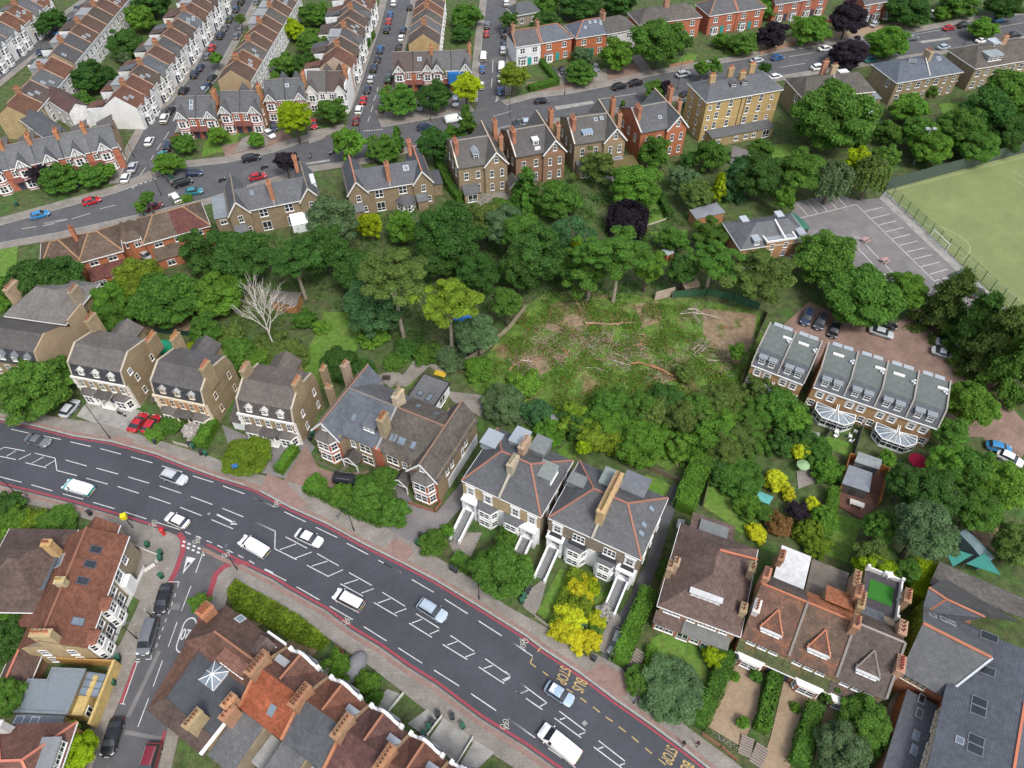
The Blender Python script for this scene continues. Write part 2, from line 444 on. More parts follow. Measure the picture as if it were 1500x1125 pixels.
L_ += segs('21', [(12, 712), (120, 760)], [(175, 787), (292, 842)], [(347, 872), (465, 928)], [(518, 960), (636, 1022)], [(692, 1053), (812, 1120)], [(10, 840), (125, 893), (122, 990), (242, 1050)], [(182, 925), (300, 987)], [(150, 995), (240, 963)], [(233, 1042), (325, 1008)], [(355, 1017), (473, 1083)], [(325, 1085), (412, 1058)], [(298, 1080), (418, 1143)], [(418, 1140), (497, 1105)])
L_ += segs('31', [(720, 0), (815, 52)], [(875, 90), (995, 160)], [(1055, 198), (1182, 278)], [(1242, 318), (1370, 400)], [(1425, 435), (1500, 480)], [(65, 35), (185, 97)], [(242, 130), (367, 202)], [(425, 237), (550, 310)], [(610, 348), (737, 428)], [(800, 465), (932, 550)], [(997, 588), (1135, 675)], [(1200, 717), (1338, 810)], [(1408, 857), (1500, 920)],
           [(530, 52), (655, 123)], [(482, 113), (607, 182)], [(503, 115), (580, 90)], [(597, 165), (667, 140)], [(713, 160), (838, 237)], [(667, 217), (795, 292)], [(687, 220), (757, 195)], [(780, 275), (845, 250)], [(897, 277), (1025, 357)], [(860, 330), (985, 408)], [(873, 330), (932, 308)], [(972, 390), (1025, 368)], [(1087, 397), (1217, 485)], [(1045, 447), (1180, 530)], [(1070, 450), (1125, 430)], [(1170, 515), (1222, 495)], [(1278, 525), (1412, 617)], [(1242, 570), (1382, 662)], [(1270, 578), (1320, 562)], [(1372, 642), (1412, 625)], [(1477, 663), (1500, 678)], [(1450, 707), (1500, 742)], [(1473, 715), (1500, 702)])
L_ += segs('32', [(37, 435), (152, 512)], [(0, 595), (25, 615), (25, 632), (-10, 650)], [(88, 662), (230, 768)], [(60, 705), (205, 805)], [(90, 715), (127, 697)], [(192, 787), (228, 768)], [(297, 813), (440, 920)], [(270, 850), (418, 960)], [(300, 860), (330, 850)], [(405, 943), (440, 930)], [(513, 975), (658, 1088)], [(487, 1010), (640, 1125)], [(510, 1020), (540, 1010)], [(630, 1110), (658, 1100)], [(17, 855), (165, 960)], [(235, 1015), (385, 1122)], [(740, 1150), (880, 1260)], [(700, 1180), (850, 1295)])
lines('white_road_marking', L_)
L_ = segs('30', [(1050, 125), (997, 263)], [(973, 325), (925, 460)], [(893, 535), (842, 678)], [(818, 740), (758, 900)], [(925, 103), (985, 103), (975, 132)], [(750, 528), (770, 528)], [(800, 528), (830, 528), (832, 505)], [(755, 545), (675, 772)], [(740, 540), (768, 543)], [(662, 772), (688, 775)], [(967, 550), (975, 530), (1000, 530)], [(1020, 530), (1045, 530)], [(905, 732), (897, 752), (925, 755)], [(948, 754), (965, 755)], [(958, 572), (952, 590)], [(922, 690), (915, 705)])
for k in range(7):
 L_ += segs('30', [(966 - k * 17, 165 + k * 46), (959 - k * 17, 187 + k * 46)])
lines('white_bay_marking', L_, 0.11)
L_ = []
for k in range(11):                       # double give-way dashes at the mouth of the side street
 x, y = 737 + k * 42, 305 + k * 18.5
 for dx, dy in ((0, 0), (-8, 34)):
  if dy and k > 4: continue
  a = (140 + (x + dx) / 5.77, 740 + (y + dy) / 5.77)
  L_.append((a, (a[0] + 4.2, a[1] + 1.9)))
for p, q in (((171, 283.5), (178, 281.8)),) :
 for k in range(9): L_.append(((171 + k * 6.8, 282 - k * 2.4), (174.5 + k * 6.8, 280.8 - k * 2.4)))
for k in range(8): L_.append(((533 + k * 3.6, 192 - k * 0.3), (535 + k * 3.6, 191.8 - k * 0.3)))
lines('give_way_marking', L_, 0.3)
mb = MB()
tri = [G(p, ZR + 0.02) for p in T('20', (1025, 1032), (1075, 1042), (1003, 1128))]
inn = [G(p, ZR + 0.02) for p in T('20', (1031, 1062), (1050, 1066), (1014, 1102))]
for i in range(3):
 j = (i + 1) % 3
 q = [tri[i], tri[j], inn[j], inn[i]]
 if (q[1] - q[0]).cross(q[2] - q[0]).z < 0: q = q[::-1]
 mb.face(q)
o = mb.build('give_way_triangle', 'white_line'); o['kind'] = 'structure'
def ar(p): return G((140 + p[0] / 5.77, 740 + p[1] / 5.77), ZR + 0.021)
mb = MB()
for q in ([(1028, 72), (1022, 84), (1150, 148), (1160, 136)], [(1160, 136), (1175, 132), (1180, 154), (1150, 148)], [(1135, 165), (1200, 163), (1165, 138)]):
 q = [ar(p) for p in q]
 if (q[1] - q[0]).cross(q[2] - q[0]).z < 0: q = q[::-1]
 mb.face(q)
o = mb.build('turn_arrow', 'white_line'); o['kind'] = 'structure'
# faint centre dashes on the back road and the terraced streets
L_ = segs('10', [(395, 190), (497, 160)], [(550, 135), (635, 115)], [(235, 230), (300, 215)], [(310, 205), (370, 195)], [(120, 245), (200, 232)]) + segs('00', [(730, 1040), (755, 992)], [(770, 965), (800, 920)], [(820, 893), (845, 852)], [(862, 825), (885, 788)], [(900, 768), (928, 725)])
L_ += segs('01', [(632, 670), (645, 640)], [(650, 615), (662, 580)], [(665, 555), (678, 525)], [(682, 505), (690, 480)], [(1312, 480), (1316, 430)], [(1318, 400), (1320, 330)], [(1335, 560), (1350, 545)], [(1350, 545), (1345, 525), (1335, 560)], [(1320, 640), (1420, 612)]) + segs('02', [(520, 545), (720, 515)], [(780, 500), (840, 490)], [(600, 600), (700, 580)]) + segs('03', [(160, 370), (300, 348)], [(210, 312), (340, 290)], [(900, 190), (1060, 160)], [(920, 232), (1100, 208)], [(1300, 160), (1500, 125)])
lines('worn_road_marking', L_, 0.16, 'faint_line')
L_ = segs('32', [(150, 520), (138, 548), (168, 572)], [(205, 595), (237, 618)], [(335, 690), (372, 712)], [(413, 740), (447, 765)], [(483, 790), (520, 820)], [(552, 845), (590, 870)], [(623, 898), (662, 927)], [(695, 952), (733, 985)], [(768, 1015), (805, 1046)], [(842, 1076), (882, 1108)], [(197, 462), (178, 487)])
lines('yellow_bus_bay_marking', L_, 0.15, 'yellow_line')
# lettering, stretched between a baseline and a top line read off the photograph
def lettering(name, txt, p0, p1, q0, m, z=ZR + 0.03, bold=0.0):
 cu = bpy.data.curves.new(name, 'FONT')
 cu.body = txt; cu.offset = bold
 tmp = bpy.data.objects.new(name, cu); C.objects.link(tmp)
 dg = bpy.context.evaluated_depsgraph_get()
 me = bpy.data.meshes.new_from_object(tmp.evaluated_get(dg))
 bpy.data.objects.remove(tmp)
 xs = [v.co.x for v in me.vertices]; ys = [v.co.y for v in me.vertices]
 x0, x1, y0, y1 = min(xs), max(xs), min(ys), max(ys)
 A, B, D = G(p0, z), G(p1, z), G(q0, z)
 for v in me.vertices:
  u, w = (v.co.x - x0) / (x1 - x0), (v.co.y - y0) / (y1 - y0)
  v.co = A + (B - A) * u + (D - A) * w
 me.materials.clear(); me.materials.append(MATS[m])
 o = link(name, me); o['kind'] = 'structure'
 return o
def z5(x, y): return (740 + x / 5, 900 + y / 5)
lettering('bus_stop_lettering', 'STOP', z5(408, 372), z5(368, 486), z5(486, 410), 'yellow_line', bold=0.012)
lettering('bus_stop_lettering', 'BUS', z5(524, 455), z5(486, 538), z5(606, 500), 'yellow_line', bold=0.012)
lettering('bus_stop_lettering', 'STOP', z5(1185, 950), z5(1136, 1058), z5(1268, 1004), 'yellow_line', bold=0.012)
lettering('bus_stop_lettering', 'BUS', z5(1306, 1062), z5(1264, 1150), z5(1390, 1110), 'yellow_line', bold=0.012)
def z6(x, y): return (130 + x / 5.555, 900 + y / 5.555)
lettering('speed_limit_lettering', '20', z6(838, 125), z6(768, 112), z6(808, 218), 'white_line', bold=0.01)
lettering('bay_lettering', 'DISABLED', z6(668, 452), z6(614, 612), z6(690, 458), 'white_line', bold=0.02)
mb = MB()                                # the roundel round the 20
a, b = G(z6(820, 92)), G(z6(770, 245))
d = (b - a).normalized(); n = Vector((-d.y, d.x, 0))
def stad(r):
 out = []
 for k in range(13):
  t = math.pi * k / 12
  out.append(a + n * (r * math.cos(t)) - d * (r * 1.25 * math.sin(t)))
 for k in range(13):
  t = math.pi * k / 12
  out.append(b - n * (r * math.cos(t)) + d * (r * 1.25 * math.sin(t)))
 return out
A, B = stad(0.98), stad(0.80)
for i in range(len(A)):
 j = (i + 1) % len(A)
 q = [A[i], A[j], B[j], B[i]]
 if (q[1] - q[0]).cross(q[2] - q[0]).z < 0: q = q[::-1]
 mb.face([(p.x, p.y, ZR + 0.02) for p in q])
o = mb.build('speed_limit_roundel', 'white_line'); o['kind'] = 'structure'
# bicycle symbols: two wheels and a frame
def cycle_mark(p, ang):
 mb = MB(); c = G(p)
 e1 = Vector((math.cos(ang), math.sin(ang), 0)); e2 = Vector((-e1.y, e1.x, 0))
 def seg(a, b, w=0.07):
  a = c + e1 * a[0] * .75 + e2 * a[1] * .75; b = c + e1 * b[0] * .75 + e2 * b[1] * .75
  t = (b - a).normalized(); m_ = Vector((-t.y, t.x, 0)) * w / 2
  mb.face([(v.x, v.y, ZR + 0.024) for v in (a - m_, b - m_, b + m_, a + m_)])
 for cx in (-0.48, 0.48):
  for k in range(10):
   t0, t1 = 2 * math.pi * k / 10, 2 * math.pi * (k + 1) / 10
   seg((cx + 0.34 * math.cos(t0), 0.55 * math.sin(t0)), (cx + 0.34 * math.cos(t1), 0.55 * math.sin(t1)))
 seg((-0.48, 0), (-0.2, 0.75)); seg((-0.2, 0.75), (0.3, 0.75)); seg((0.48, 0), (0.25, 1.0)); seg((-0.48, 0), (0.02, 0)); seg((0.02, 0), (0.3, 0.75)); seg((0.1, 1.05), (0.4, 1.0))
 o = mb.build('cycle_symbol', 'faint_line'); o['kind'] = 'structure'
for p, a in (((407, 738), 60), ((507, 909), -120), ((768, 942), 60), ((739, 1061), -120), ((224, 767), -110), ((288, 791), -115), ((331, 811), -115)):
 cycle_mark(p, R(a))
for nm, px, m in (('trench_repair', T('30', (865, 480), (885, 485), (715, 845), (690, 845)), 'asphalt_lot'), ('road_patch', T('30', (690, 915), (895, 955), (890, 975), (680, 940)), 'asphalt_lot'), ('road_patch', T('02', (270, 585), (480, 553), (490, 568), (280, 605)), 'concrete'), ('road_patch', T('01', (290, 895), (420, 875), (425, 885), (300, 905)), 'concrete'), ('road_patch', T('03', (930, 225), (1090, 205), (1095, 215), (940, 238)), 'concrete'), ('road_patch', T('10', (240, 210), (370, 185), (372, 195), (245, 222)), 'asphalt_lot')):
 sheet(nm, px, ZR + .004, m)
strip('forecourt', BACK_N[7:10], 3.0, 8.5, 'brick_paving', .07); strip('forecourt', BACK_N[11:14], 3.0, 9, 'paving', .07); strip('forecourt', BACK_N[15:19], 2.8, 9, 'brick_paving', .07); strip('forecourt', BACK_N[20:24], 2.8, 8, 'gravel', .07)
sheet('manhole_cover', [(303.5, 752.5), (307, 750.5), (308.5, 752.5), (305, 755)], ZR + 0.01, 'concrete')
sheet('manhole_cover', [(852, 1059), (857, 1055), (861, 1060), (856, 1064)], ZR + 0.01, 'concrete')
sheet('manhole_cover', T('30', (945, 220), (990, 220), (985, 258), (935, 255)), ZR + 0.004, 'asphalt_lot')
# ------------------------------------------------------------------ ground patches
sheet('brick_court', [(1160, 465), (1185, 442), (1230, 462), (1310, 476), (1345, 448), (1385, 470), (1425, 520), (1450, 555), (1485, 600), (1520, 640), (1480, 690), (1440, 640), (1400, 640), (1370, 620), (1240, 560), (1120, 500)], 0.04, 'brick_paving')
sheet('car_park', [(1161, 297), (1223, 283), (1255, 293), (1291, 290), (1380, 372), (1478, 458), (1440, 470), (1356, 440), (1297, 440), (1249, 420), (1183, 380), (1160, 320)], 0.05, 'asphalt_lot')
sheet('pitch', [(1296, 277), (1500, 222), (1700, 165), (1760, 520), (1500, 480), (1473, 455)], 0.06, 'pitch_turf')
sheet('path', [(1288, 290), (1297, 280), (1478, 455), (1540, 520), (1520, 530), (1470, 463)], 0.08, 'concrete')
sheet('clearing', [(680, 560), (725, 505), (760, 455), (800, 428), (870, 425), (960, 436), (1010, 436), (1112, 456), (1118, 500), (1095, 560), (1060, 620), (1010, 660), (980, 690), (930, 660), (800, 610), (700, 575)], 0.03, 'meadow')
for p in ([(1030, 452), (1108, 460), (1104, 500), (1082, 535), (1050, 522), (1030, 490)], [(808, 445), (850, 440), (870, 470), (840, 500), (800, 480)], [(930, 445), (965, 442), (970, 470), (940, 480)], T('22', (870, 390), (990, 380), (1010, 470), (950, 540), (900, 480)), T('22', (850, 200), (940, 180), (960, 270), (900, 300)), [(760, 520), (800, 500), (830, 530), (790, 550)], T('10', (690, 740), (1040, 740), (1050, 820), (860, 810), (790, 900), (680, 860)), T('10', (350, 700), (480, 700), (520, 830), (430, 830)), T('23', (1180, 850), (1330, 820), (1420, 900), (1340, 1010), (1240, 940))):
 sheet('bare_earth', p, 0.036 + .001 * int(p[0][0] % 7), 'bare_earth')
zk = [0.05]
for p in (T('11', (395, 700), (555, 705), (590, 830), (560, 950), (430, 1125), (240, 1060), (290, 930), (360, 800)), T('12', (560, -20), (800, 20), (890, 190), (780, 230), (700, 150)), T('12', (770, 260), (1000, 250), (1010, 340), (930, 340), (830, 290)),
          T('02', (1290, 850), (1500, 790), (1690, 800), (1600, 960), (1400, 970)), T('03', (620, 700), (760, 680), (880, 780), (680, 790)), T('03', (1030, 570), (1220, 560), (1150, 640), (1060, 640)),
          T('22', (60, 310), (95, 290), (185, 330), (120, 450)), T('22', (290, 450), (420, 340), (390, 490), (300, 500)), T('22', (770, 580), (915, 640), (870, 700), (780, 660)), T('22', (1110, 640), (1390, 740), (1380, 900), (1330, 930), (1200, 830), (1090, 760)),
          T('23', (430, 790), (610, 830), (570, 960), (530, 1070), (360, 1000)), T('32', (880, 370), (1070, 440), (1110, 560), (1100, 720), (1000, 660), (770, 570), (800, 420)), T('32', (300, 30), (380, 50), (330, 200), (260, 340), (175, 270)), T('32', (430, 200), (560, 150), (575, 290), (500, 490), (260, 360)),
          T('10', (0, 350), (100, 330), (90, 440), (60, 500), (0, 520)), T('00', (1120, 780), (1320, 730), (1280, 820), (1110, 860)), T('23', (420, 370), (560, 410), (550, 490), (390, 420)), T('23', (790, 510), (890, 540), (900, 590), (770, 580)), T('02', (980, 290), (1060, 300), (1030, 350), (950, 340)), T('02', (1200, 240), (1280, 240), (1260, 310), (1210, 310)), T('11', (820, 1120), (920, 975), (960, 990), (870, 1110))):
 zk[0] += .001; sheet('lawn', p, zk[0], 'lawn')
sheet('tan_forecourt', T('20', (420, 260), (480, 180), (600, 190), (770, 230), (700, 340), (600, 330)), 0.1, 'concrete')
sheet('dark_drive', [(325, 622), (365, 640), (405, 650), (440, 635), (462, 655), (425, 703), (395, 695), (345, 684)], 0.1, 'asphalt_lot')
sheet('tan_drive', T('21', (290, 410), (360, 540), (480, 580), (640, 560), (640, 680), (430, 700), (270, 650), (150, 650), (270, 450)), 0.11, 'brick_paving')
sheet('grey_drive', T('21', (760, 560), (900, 760), (1010, 790), (1160, 610), (1240, 700), (1130, 780), (1050, 870), (940, 900), (880, 985), (780, 930), (720, 870), (800, 720)), 0.1, 'asphalt_lot')
sheet('alley', [(984, 710), (1002, 714), (980, 770), (962, 835), (946, 870), (926, 905), (914, 945), (898, 972), (880, 963), (893, 920), (920, 880), (945, 825), (962, 770)], 0.1, 'asphalt_old')
for p in (T('32', (1230, 500), (1290, 540), (1410, 600), (1390, 800), (1300, 1010), (1100, 890), (1160, 720)), T('33', (180, 650), (390, 710), (290, 850), (190, 1200), (40, 1150), (110, 950)), T('33', (-60, 640), (40, 655), (20, 790), (-10, 850)), T('33', (390, 790), (570, 790), (540, 900), (420, 960), (350, 1100))):
 zk[0] += .001; sheet('gravel_garden', p, zk[0] + .05, 'gravel')
for p in (T('32', (90, 180), (180, 110), (240, 60), (190, 240), (160, 290), (100, 240)), T('21', (1080, 960), (1150, 900), (1260, 900), (1200, 1030), (1130, 1060)), T('00', (1330, 760), (1480, 700), (1470, 800), (1290, 840)), T('01', (300, 720), (420, 700), (400, 760), (310, 790)), T('02', (270, 400), (340, 370), (350, 440), (300, 470)), T('02', (490, 400), (560, 370), (560, 440), (490, 480)), T('02', (680, 310), (740, 300), (810, 390), (770, 410)), T('01', (640, 1060), (790, 1040), (780, 1140), (700, 1150)), T('01', (1190, 1070), (1420, 1040), (1440, 1125), (1200, 1125)), T('11', (1080, 170), (1300, 90), (1320, 130), (1100, 200)), T('21', (1050, 120), (1290, 150), (1280, 280), (1100, 180)), T('11', (680, 1050), (780, 1020), (830, 1050), (760, 1120)), T('11', (780, 1110), (900, 950), (1080, 1020), (1060, 1060), (970, 1000), (850, 1110)), T('23', (250, 560), (350, 540), (370, 620), (260, 660)), T('33', (700, 870), (800, 700), (850, 760), (750, 1100), (650, 1100)), T('20', (470, 780), (700, 850), (640, 930), (560, 850)), T('32', (500, 470), (600, 250), (640, 310), (560, 500))):
 zk[0] += .001; sheet('paved_yard', p, zk[0] + .06, 'paving')
for p in (T('31', (170, 440), (250, 375), (370, 460), (330, 510), (230, 500)), T('30', (1230, 300), (1310, 250), (1460, 330), (1400, 350))):
 sheet('dry_bed', p, 0.15, 'bare_earth')
# car-park bays and pitch lines
L_ = segs('13', [(250, 105), (312, 172)], [(308, 95), (366, 160)], [(360, 82), (418, 147)], [(410, 70), (472, 135)], [(462, 60), (524, 124)], [(270, 187), (578, 112)], [(578, 112), (1040, 565)], [(625, 150), (722, 127)], [(662, 188), (760, 165)], [(700, 225), (797, 202)], [(740, 262), (838, 238)], [(775, 300), (875, 275)], [(815, 337), (915, 312)], [(855, 373), (955, 350)], [(892, 412), (995, 387)], [(935, 453), (1037, 428)], [(980, 495), (1080, 467)], [(1010, 530), (1100, 508)], [(1210, 650), (1255, 635)],
           [(535, 298), (590, 290), (775, 485), (725, 498), (535, 298)])
lines('car_park_marking', L_, 0.14, z=0.075)
L_ = segs('13', [(742, 45), (1480, 640)], [(742, 45), (1600, -175)], [(1440, -30), (1700, 130)])
arc = [(1205, 350)]
pts = [(960, 230), (1010, 228), (1070, 245), (1130, 275), (1180, 312), (1205, 345), (1200, 375), (1175, 405), (1150, 415)]
L_ += segs('13', pts)
L_ += segs('13', [(1440, -72), (1800, 160)])
lines('pitch_marking', L_, 0.12, 'pitch_line', 0.08)
# ------------------------------------------------------------------ foliage
def leaf_mesh(name, P, Nn, size, rng):
 n = len(P)
 t = rng.normal(size=(n, 3)); t -= Nn * (t * Nn).sum(1, keepdims=True)
 t /= np.linalg.norm(t, axis=1, keepdims=True) + 1e-9
 b = np.cross(Nn, t)
 s = size * rng.uniform(0.65, 1.25, (n, 1))
 v = np.empty((n, 4, 3))
 v[:, 0] = P - t * s; v[:, 1] = P + b * s * 0.55; v[:, 2] = P + t * s; v[:, 3] = P - b * s * 0.55
 v[:, 2] -= np.array([0, 0, 1]) * s * 0.25
 me = bpy.data.meshes.new(name)
 me.vertices.add(n * 4); me.loops.add(n * 4); me.polygons.add(n)
 me.vertices.foreach_set('co', v.reshape(-1))
 me.loops.foreach_set('vertex_index', np.arange(n * 4, dtype=np.int32))
 me.polygons.foreach_set('loop_start', np.arange(0, n * 4, 4, dtype=np.int32))
 me.update(calc_edges=True)
 me.materials.append(MATS['leaf'])
 return me
def unit(v): return v / (np.linalg.norm(v, axis=1, keepdims=True) + 1e-9)
def crown_mesh(kind, seed, n, leaf):
 g = np.random.default_rng(seed)
 P, Nn = [], []
 if kind in ('round', 'tall', 'airy', 'euca'):
  K = {'round': 74, 'tall': 66, 'airy': 46, 'euca': 52}[kind]
  d = unit(g.normal(size=(K * 3, 3)))
  d = d[d[:, 2] > -0.55][:K]
  lump = 1 + 0.16 * np.sin(d[:, 0] * 4 + seed) * np.cos(d[:, 1] * 5 + seed * 2) + g.uniform(-0.12, 0.1, len(d))
  rr = g.uniform(0.5, 0.86, len(d)) * lump
  if kind in ('airy', 'euca'): rr = g.uniform(0.35, 0.95, len(d)) * lump
  c = d * rr[:, None]
  cr = g.uniform(0.15, 0.28, len(c)) if kind in ('round', 'tall') else g.uniform(0.12, 0.24, len(c))
  per = n // len(c)
  for i in range(len(c)):
   e = unit(g.normal(size=(per, 3)) + d[i] * 0.5 + np.array([0, 0, 0.45]))
   q = c[i] + e * cr[i] * g.uniform(0.55, 1.05, (per, 1)) * np.array([1.1, 1.1, 0.75])
   P.append(q); Nn.append(unit(e + g.normal(size=(per, 3)) * 0.5 + np.array([0, 0, 0.6])))
  m = n // 12                          # sparse inner leaves so gaps stay leafy
  e = unit(g.normal(size=(m, 3)))
  P.append(e * g.uniform(0.2, 0.75, (m, 1))); Nn.append(unit(g.normal(size=(m, 3))))
 elif kind == 'conifer':
  K = 90
  z = g.uniform(-0.95, 0.9, K)
  a = g.uniform(0, 6.283, K)
  w = np.clip((1.02 - z) / 2, 0.05, 1) ** 0.8 * g.uniform(0.45, 0.95, K)
  c = np.stack([w * np.cos(a), w * np.sin(a), z], 1)
  per = n // K
  for i in range(K):
   out = np.array([math.cos(a[i]), math.sin(a[i]), -0.1])
   t = g.uniform(-1, 1, (per, 1))
   q = c[i] + out * t * 0.22 + g.normal(size=(per, 3)) * np.array([0.07, 0.07, 0.04])
   P.append(q); Nn.append(unit(out + g.normal(size=(per, 3)) * 0.5 + np.array([0, 0, 0.7])))
 elif kind == 'weep':
  K = 120
  a = g.uniform(0, 6.283, K); w = np.sqrt(g.uniform(0.02, 1, K))
  per = n // K
  for i in range(K):
   t = g.uniform(0, 1, (per, 1))
   top = 0.85 * (1 - w[i] ** 2 * 0.7)
   q = np.concatenate([np.full((per, 1), w[i] * math.cos(a[i])), np.full((per, 1), w[i] * math.sin(a[i])), top - t * (0.5 + 0.8 * w[i])], 1) + g.normal(size=(per, 3)) * 0.045
   P.append(q); Nn.append(unit(np.array([math.cos(a[i]), math.sin(a[i]), 0.5]) + g.normal(size=(per, 3)) * 0.5))
 P, Nn = np.concatenate(P), np.concatenate(Nn)
 return leaf_mesh('crown', P, Nn, leaf, g)
CROWN = {}
def crown(kind, big, k):
 key = (kind, big, k)
 if key not in CROWN:
  n, leaf = {2: (24000, 0.046), 1: (9500, 0.074), 0: (3000, 0.122)}[big]
  if kind in ('airy', 'euca'): n = int(n * 0.62)
  if kind in ('conifer', 'weep'): n = int(n * 1.1)
  CROWN[key] = crown_mesh(kind, 100 * big + 7 * k + len(kind), n, leaf)
 return CROWN[key]
TRUNK = {}
def trunk_mesh(kind, k):
 key = (kind, k)
 if key in TRUNK: return TRUNK[key]
 g = random.Random(k * 31 + len(kind))
 mb = MB()
 pts = [Vector((0, 0, 0)), Vector((g.uniform(-.03, .03), g.uniform(-.03, .03), 0.45)), Vector((g.uniform(-.05, .05), g.uniform(-.05, .05), 1.0))]
 mb.tube(pts[0], pts[1], 0.062, 0.048, 8, cap=False); mb.tube(pts[1], pts[2], 0.048, 0.03, 8)
 for i in range(7 if kind != 'conifer' else 3):
  a = i * 2.4 + g.random(); z0 = g.uniform(0.5, 0.95)
  b = pts[1].lerp(pts[2], (z0 - 0.45) / 0.55)
  e = b + Vector((math.cos(a) * g.uniform(.2, .42), math.sin(a) * g.uniform(.2, .42), g.uniform(.25, .55)))
  m = b.lerp(e, 0.5) + Vector((0, 0, 0.05))
  mb.tube(b, m, 0.026, 0.018, 6, cap=False); mb.tube(m, e, 0.018, 0.006, 6)
  f = m + Vector((math.cos(a + .9) * .16, math.sin(a + .9) * .16, .22))
  mb.tube(m, f, 0.014, 0.005, 5)
 TRUNK[key] = mb.mesh('trunk', ['bark'])
 return TRUNK[key]
LEAFCOL = dict(dk=(.07, .165, .032), md=(.108, .235, .036), lt=(.14, .29, .036), ly=(.32, .44, .014), yl=(.6, .61, .03), pu=(.045, .033, .045), gr=(.135, .225, .095), ol=(.145, .22, .05), br=(.24, .14, .05), ey=(.21, .31, .03), bl=(.08, .185, .065), wh=(.55, .53, .5))
WORD = dict(dk='dark green', md='mid green', lt='fresh green', ly='lime green', yl='golden yellow', pu='dark purple', gr='grey green', ol='olive green', br='russet', ey='yellow green', bl='blue green', wh='white flowered')
FORM = dict(round='round', tall='tall upright', airy='loose open', conifer='conical evergreen', weep='weeping', euca='clumpy crowned')
tcount = [0]
def tree(c, wpx, h, kind, col, where, asp=None, word=None, group=None, trunk_frac=0.3, shrub=False, bark=(.1, .085, .065), jit=0.12):
 tcount[0] += 1; k = tcount[0]
 asp = asp or dict(round=0.85, tall=1.25, airy=0.95, conifer=1.5, weep=0.9, euca=0.62)[kind]
 zc = h * 0.6
 for _ in range(3):
  g = G(c, zc)
  dep = g.y * _c - (zc - CAMH) * _s
  r = wpx / 2 * dep / FPX
  rz = min(r * asp, h * 0.5 if not shrub else h * 0.62)
  zc = h - rz
 root = thing('shrub' if shrub else ('conifer_tree' if kind == 'conifer' else 'tree'), (word or (WORD[col] + ' ' + ('leafy shrub' if shrub else FORM[kind] + ' tree'))) + ' ' + where, 'shrub' if shrub else 'tree', (g.x, g.y, 0), rnd.uniform(0, 6.28), group)
 big = 2 if wpx > 52 else 1 if wpx > 24 else 0
 cr = link('crown', crown(kind, big, k % (3 if big < 2 else 4)), root)
 cr.location = (0, 0, zc)
 cr.scale = (r / 0.93 * rnd.uniform(.95, 1.05), r / 0.93 * rnd.uniform(.95, 1.05), rz / 0.93)
 b = LEAFCOL[col]; f = rnd.uniform(1 - jit, 1 + jit)
 cr.color = (b[0] * f * rnd.uniform(.92, 1.08), b[1] * f, b[2] * f, 1)
 if not shrub:
  tr = link('trunk', trunk_mesh(kind, k % 4), root)
  th = max(zc, 1.0)
  tr.scale = (th * 0.9 if th < 8 else 7, th * 0.9 if th < 8 else 7, th * (.78 if kind == 'euca' else 1))
  tr.color = (*bark, 1)
 return root
def shrub(c, wpx, h, col, where, kind='round', **k):
 return tree(c, wpx, h, kind, col, where, shrub=True, asp=k.pop('asp', 0.9), **k)
def hedge(px, w, h, col, label, cat='hedge', yjit=0.0, leaf=0.16, dens=34, name='hedge', group=None):
 P3 = [G(p) for p in px]
 g = np.random.default_rng(len(LABELS) + int(px[0][0]))
 A, B = offset(px, -w / 2), offset(px, w / 2)
 mb = MB()
 for i in range(len(P3) - 1):
  mb.prism([(p.x, p.y) for p in (A[i].lerp(B[i], .12), A[i + 1].lerp(B[i + 1], .12), A[i + 1].lerp(B[i + 1], .88), A[i].lerp(B[i], .88))], 0, h * 0.9)
 root = mb.build(name, 'leaf', None, tuple(x * 0.8 for x in LEAFCOL[col]))
 tag(root, label, cat, group)
 P, N = [], []
 for i in range(len(P3) - 1):
  a, b = np.array(P3[i]), np.array(P3[i + 1])
  d = b - a; Ln = np.linalg.norm(d); d /= Ln
  s = np.array([-d[1], d[0], 0])
  n = int(Ln * (w + 2 * h) * dens)
  u = g.uniform(-0.1, Ln + 0.1, n); k = g.uniform(0, w + 2 * h, n)
  side = np.where(k < h, -1, np.where(k > w + h, 1, 0))
  off = np.where(side == 0, k - h - w / 2, side * w / 2); z = np.where(side == -1, k, np.where(side == 1, w + 2 * h - k, h))
  wob = 0.1 * np.sin(u * 2.1 + off) + g.normal(0, 0.06, n)
  p = a + d * u[:, None] + s * (off + side * wob)[:, None]
  p[:, 2] = z + np.where(side == 0, wob, 0)
  nn = s * side[:, None] + np.array([0, 0, 1]) * (side == 0)[:, None]
  P.append(p); N.append(unit(nn + g.normal(size=(n, 3)) * 0.5))
 me = leaf_mesh('foliage', np.concatenate(P), np.concatenate(N), leaf, g)
 link('foliage', me, root, LEAFCOL[col])
 return root
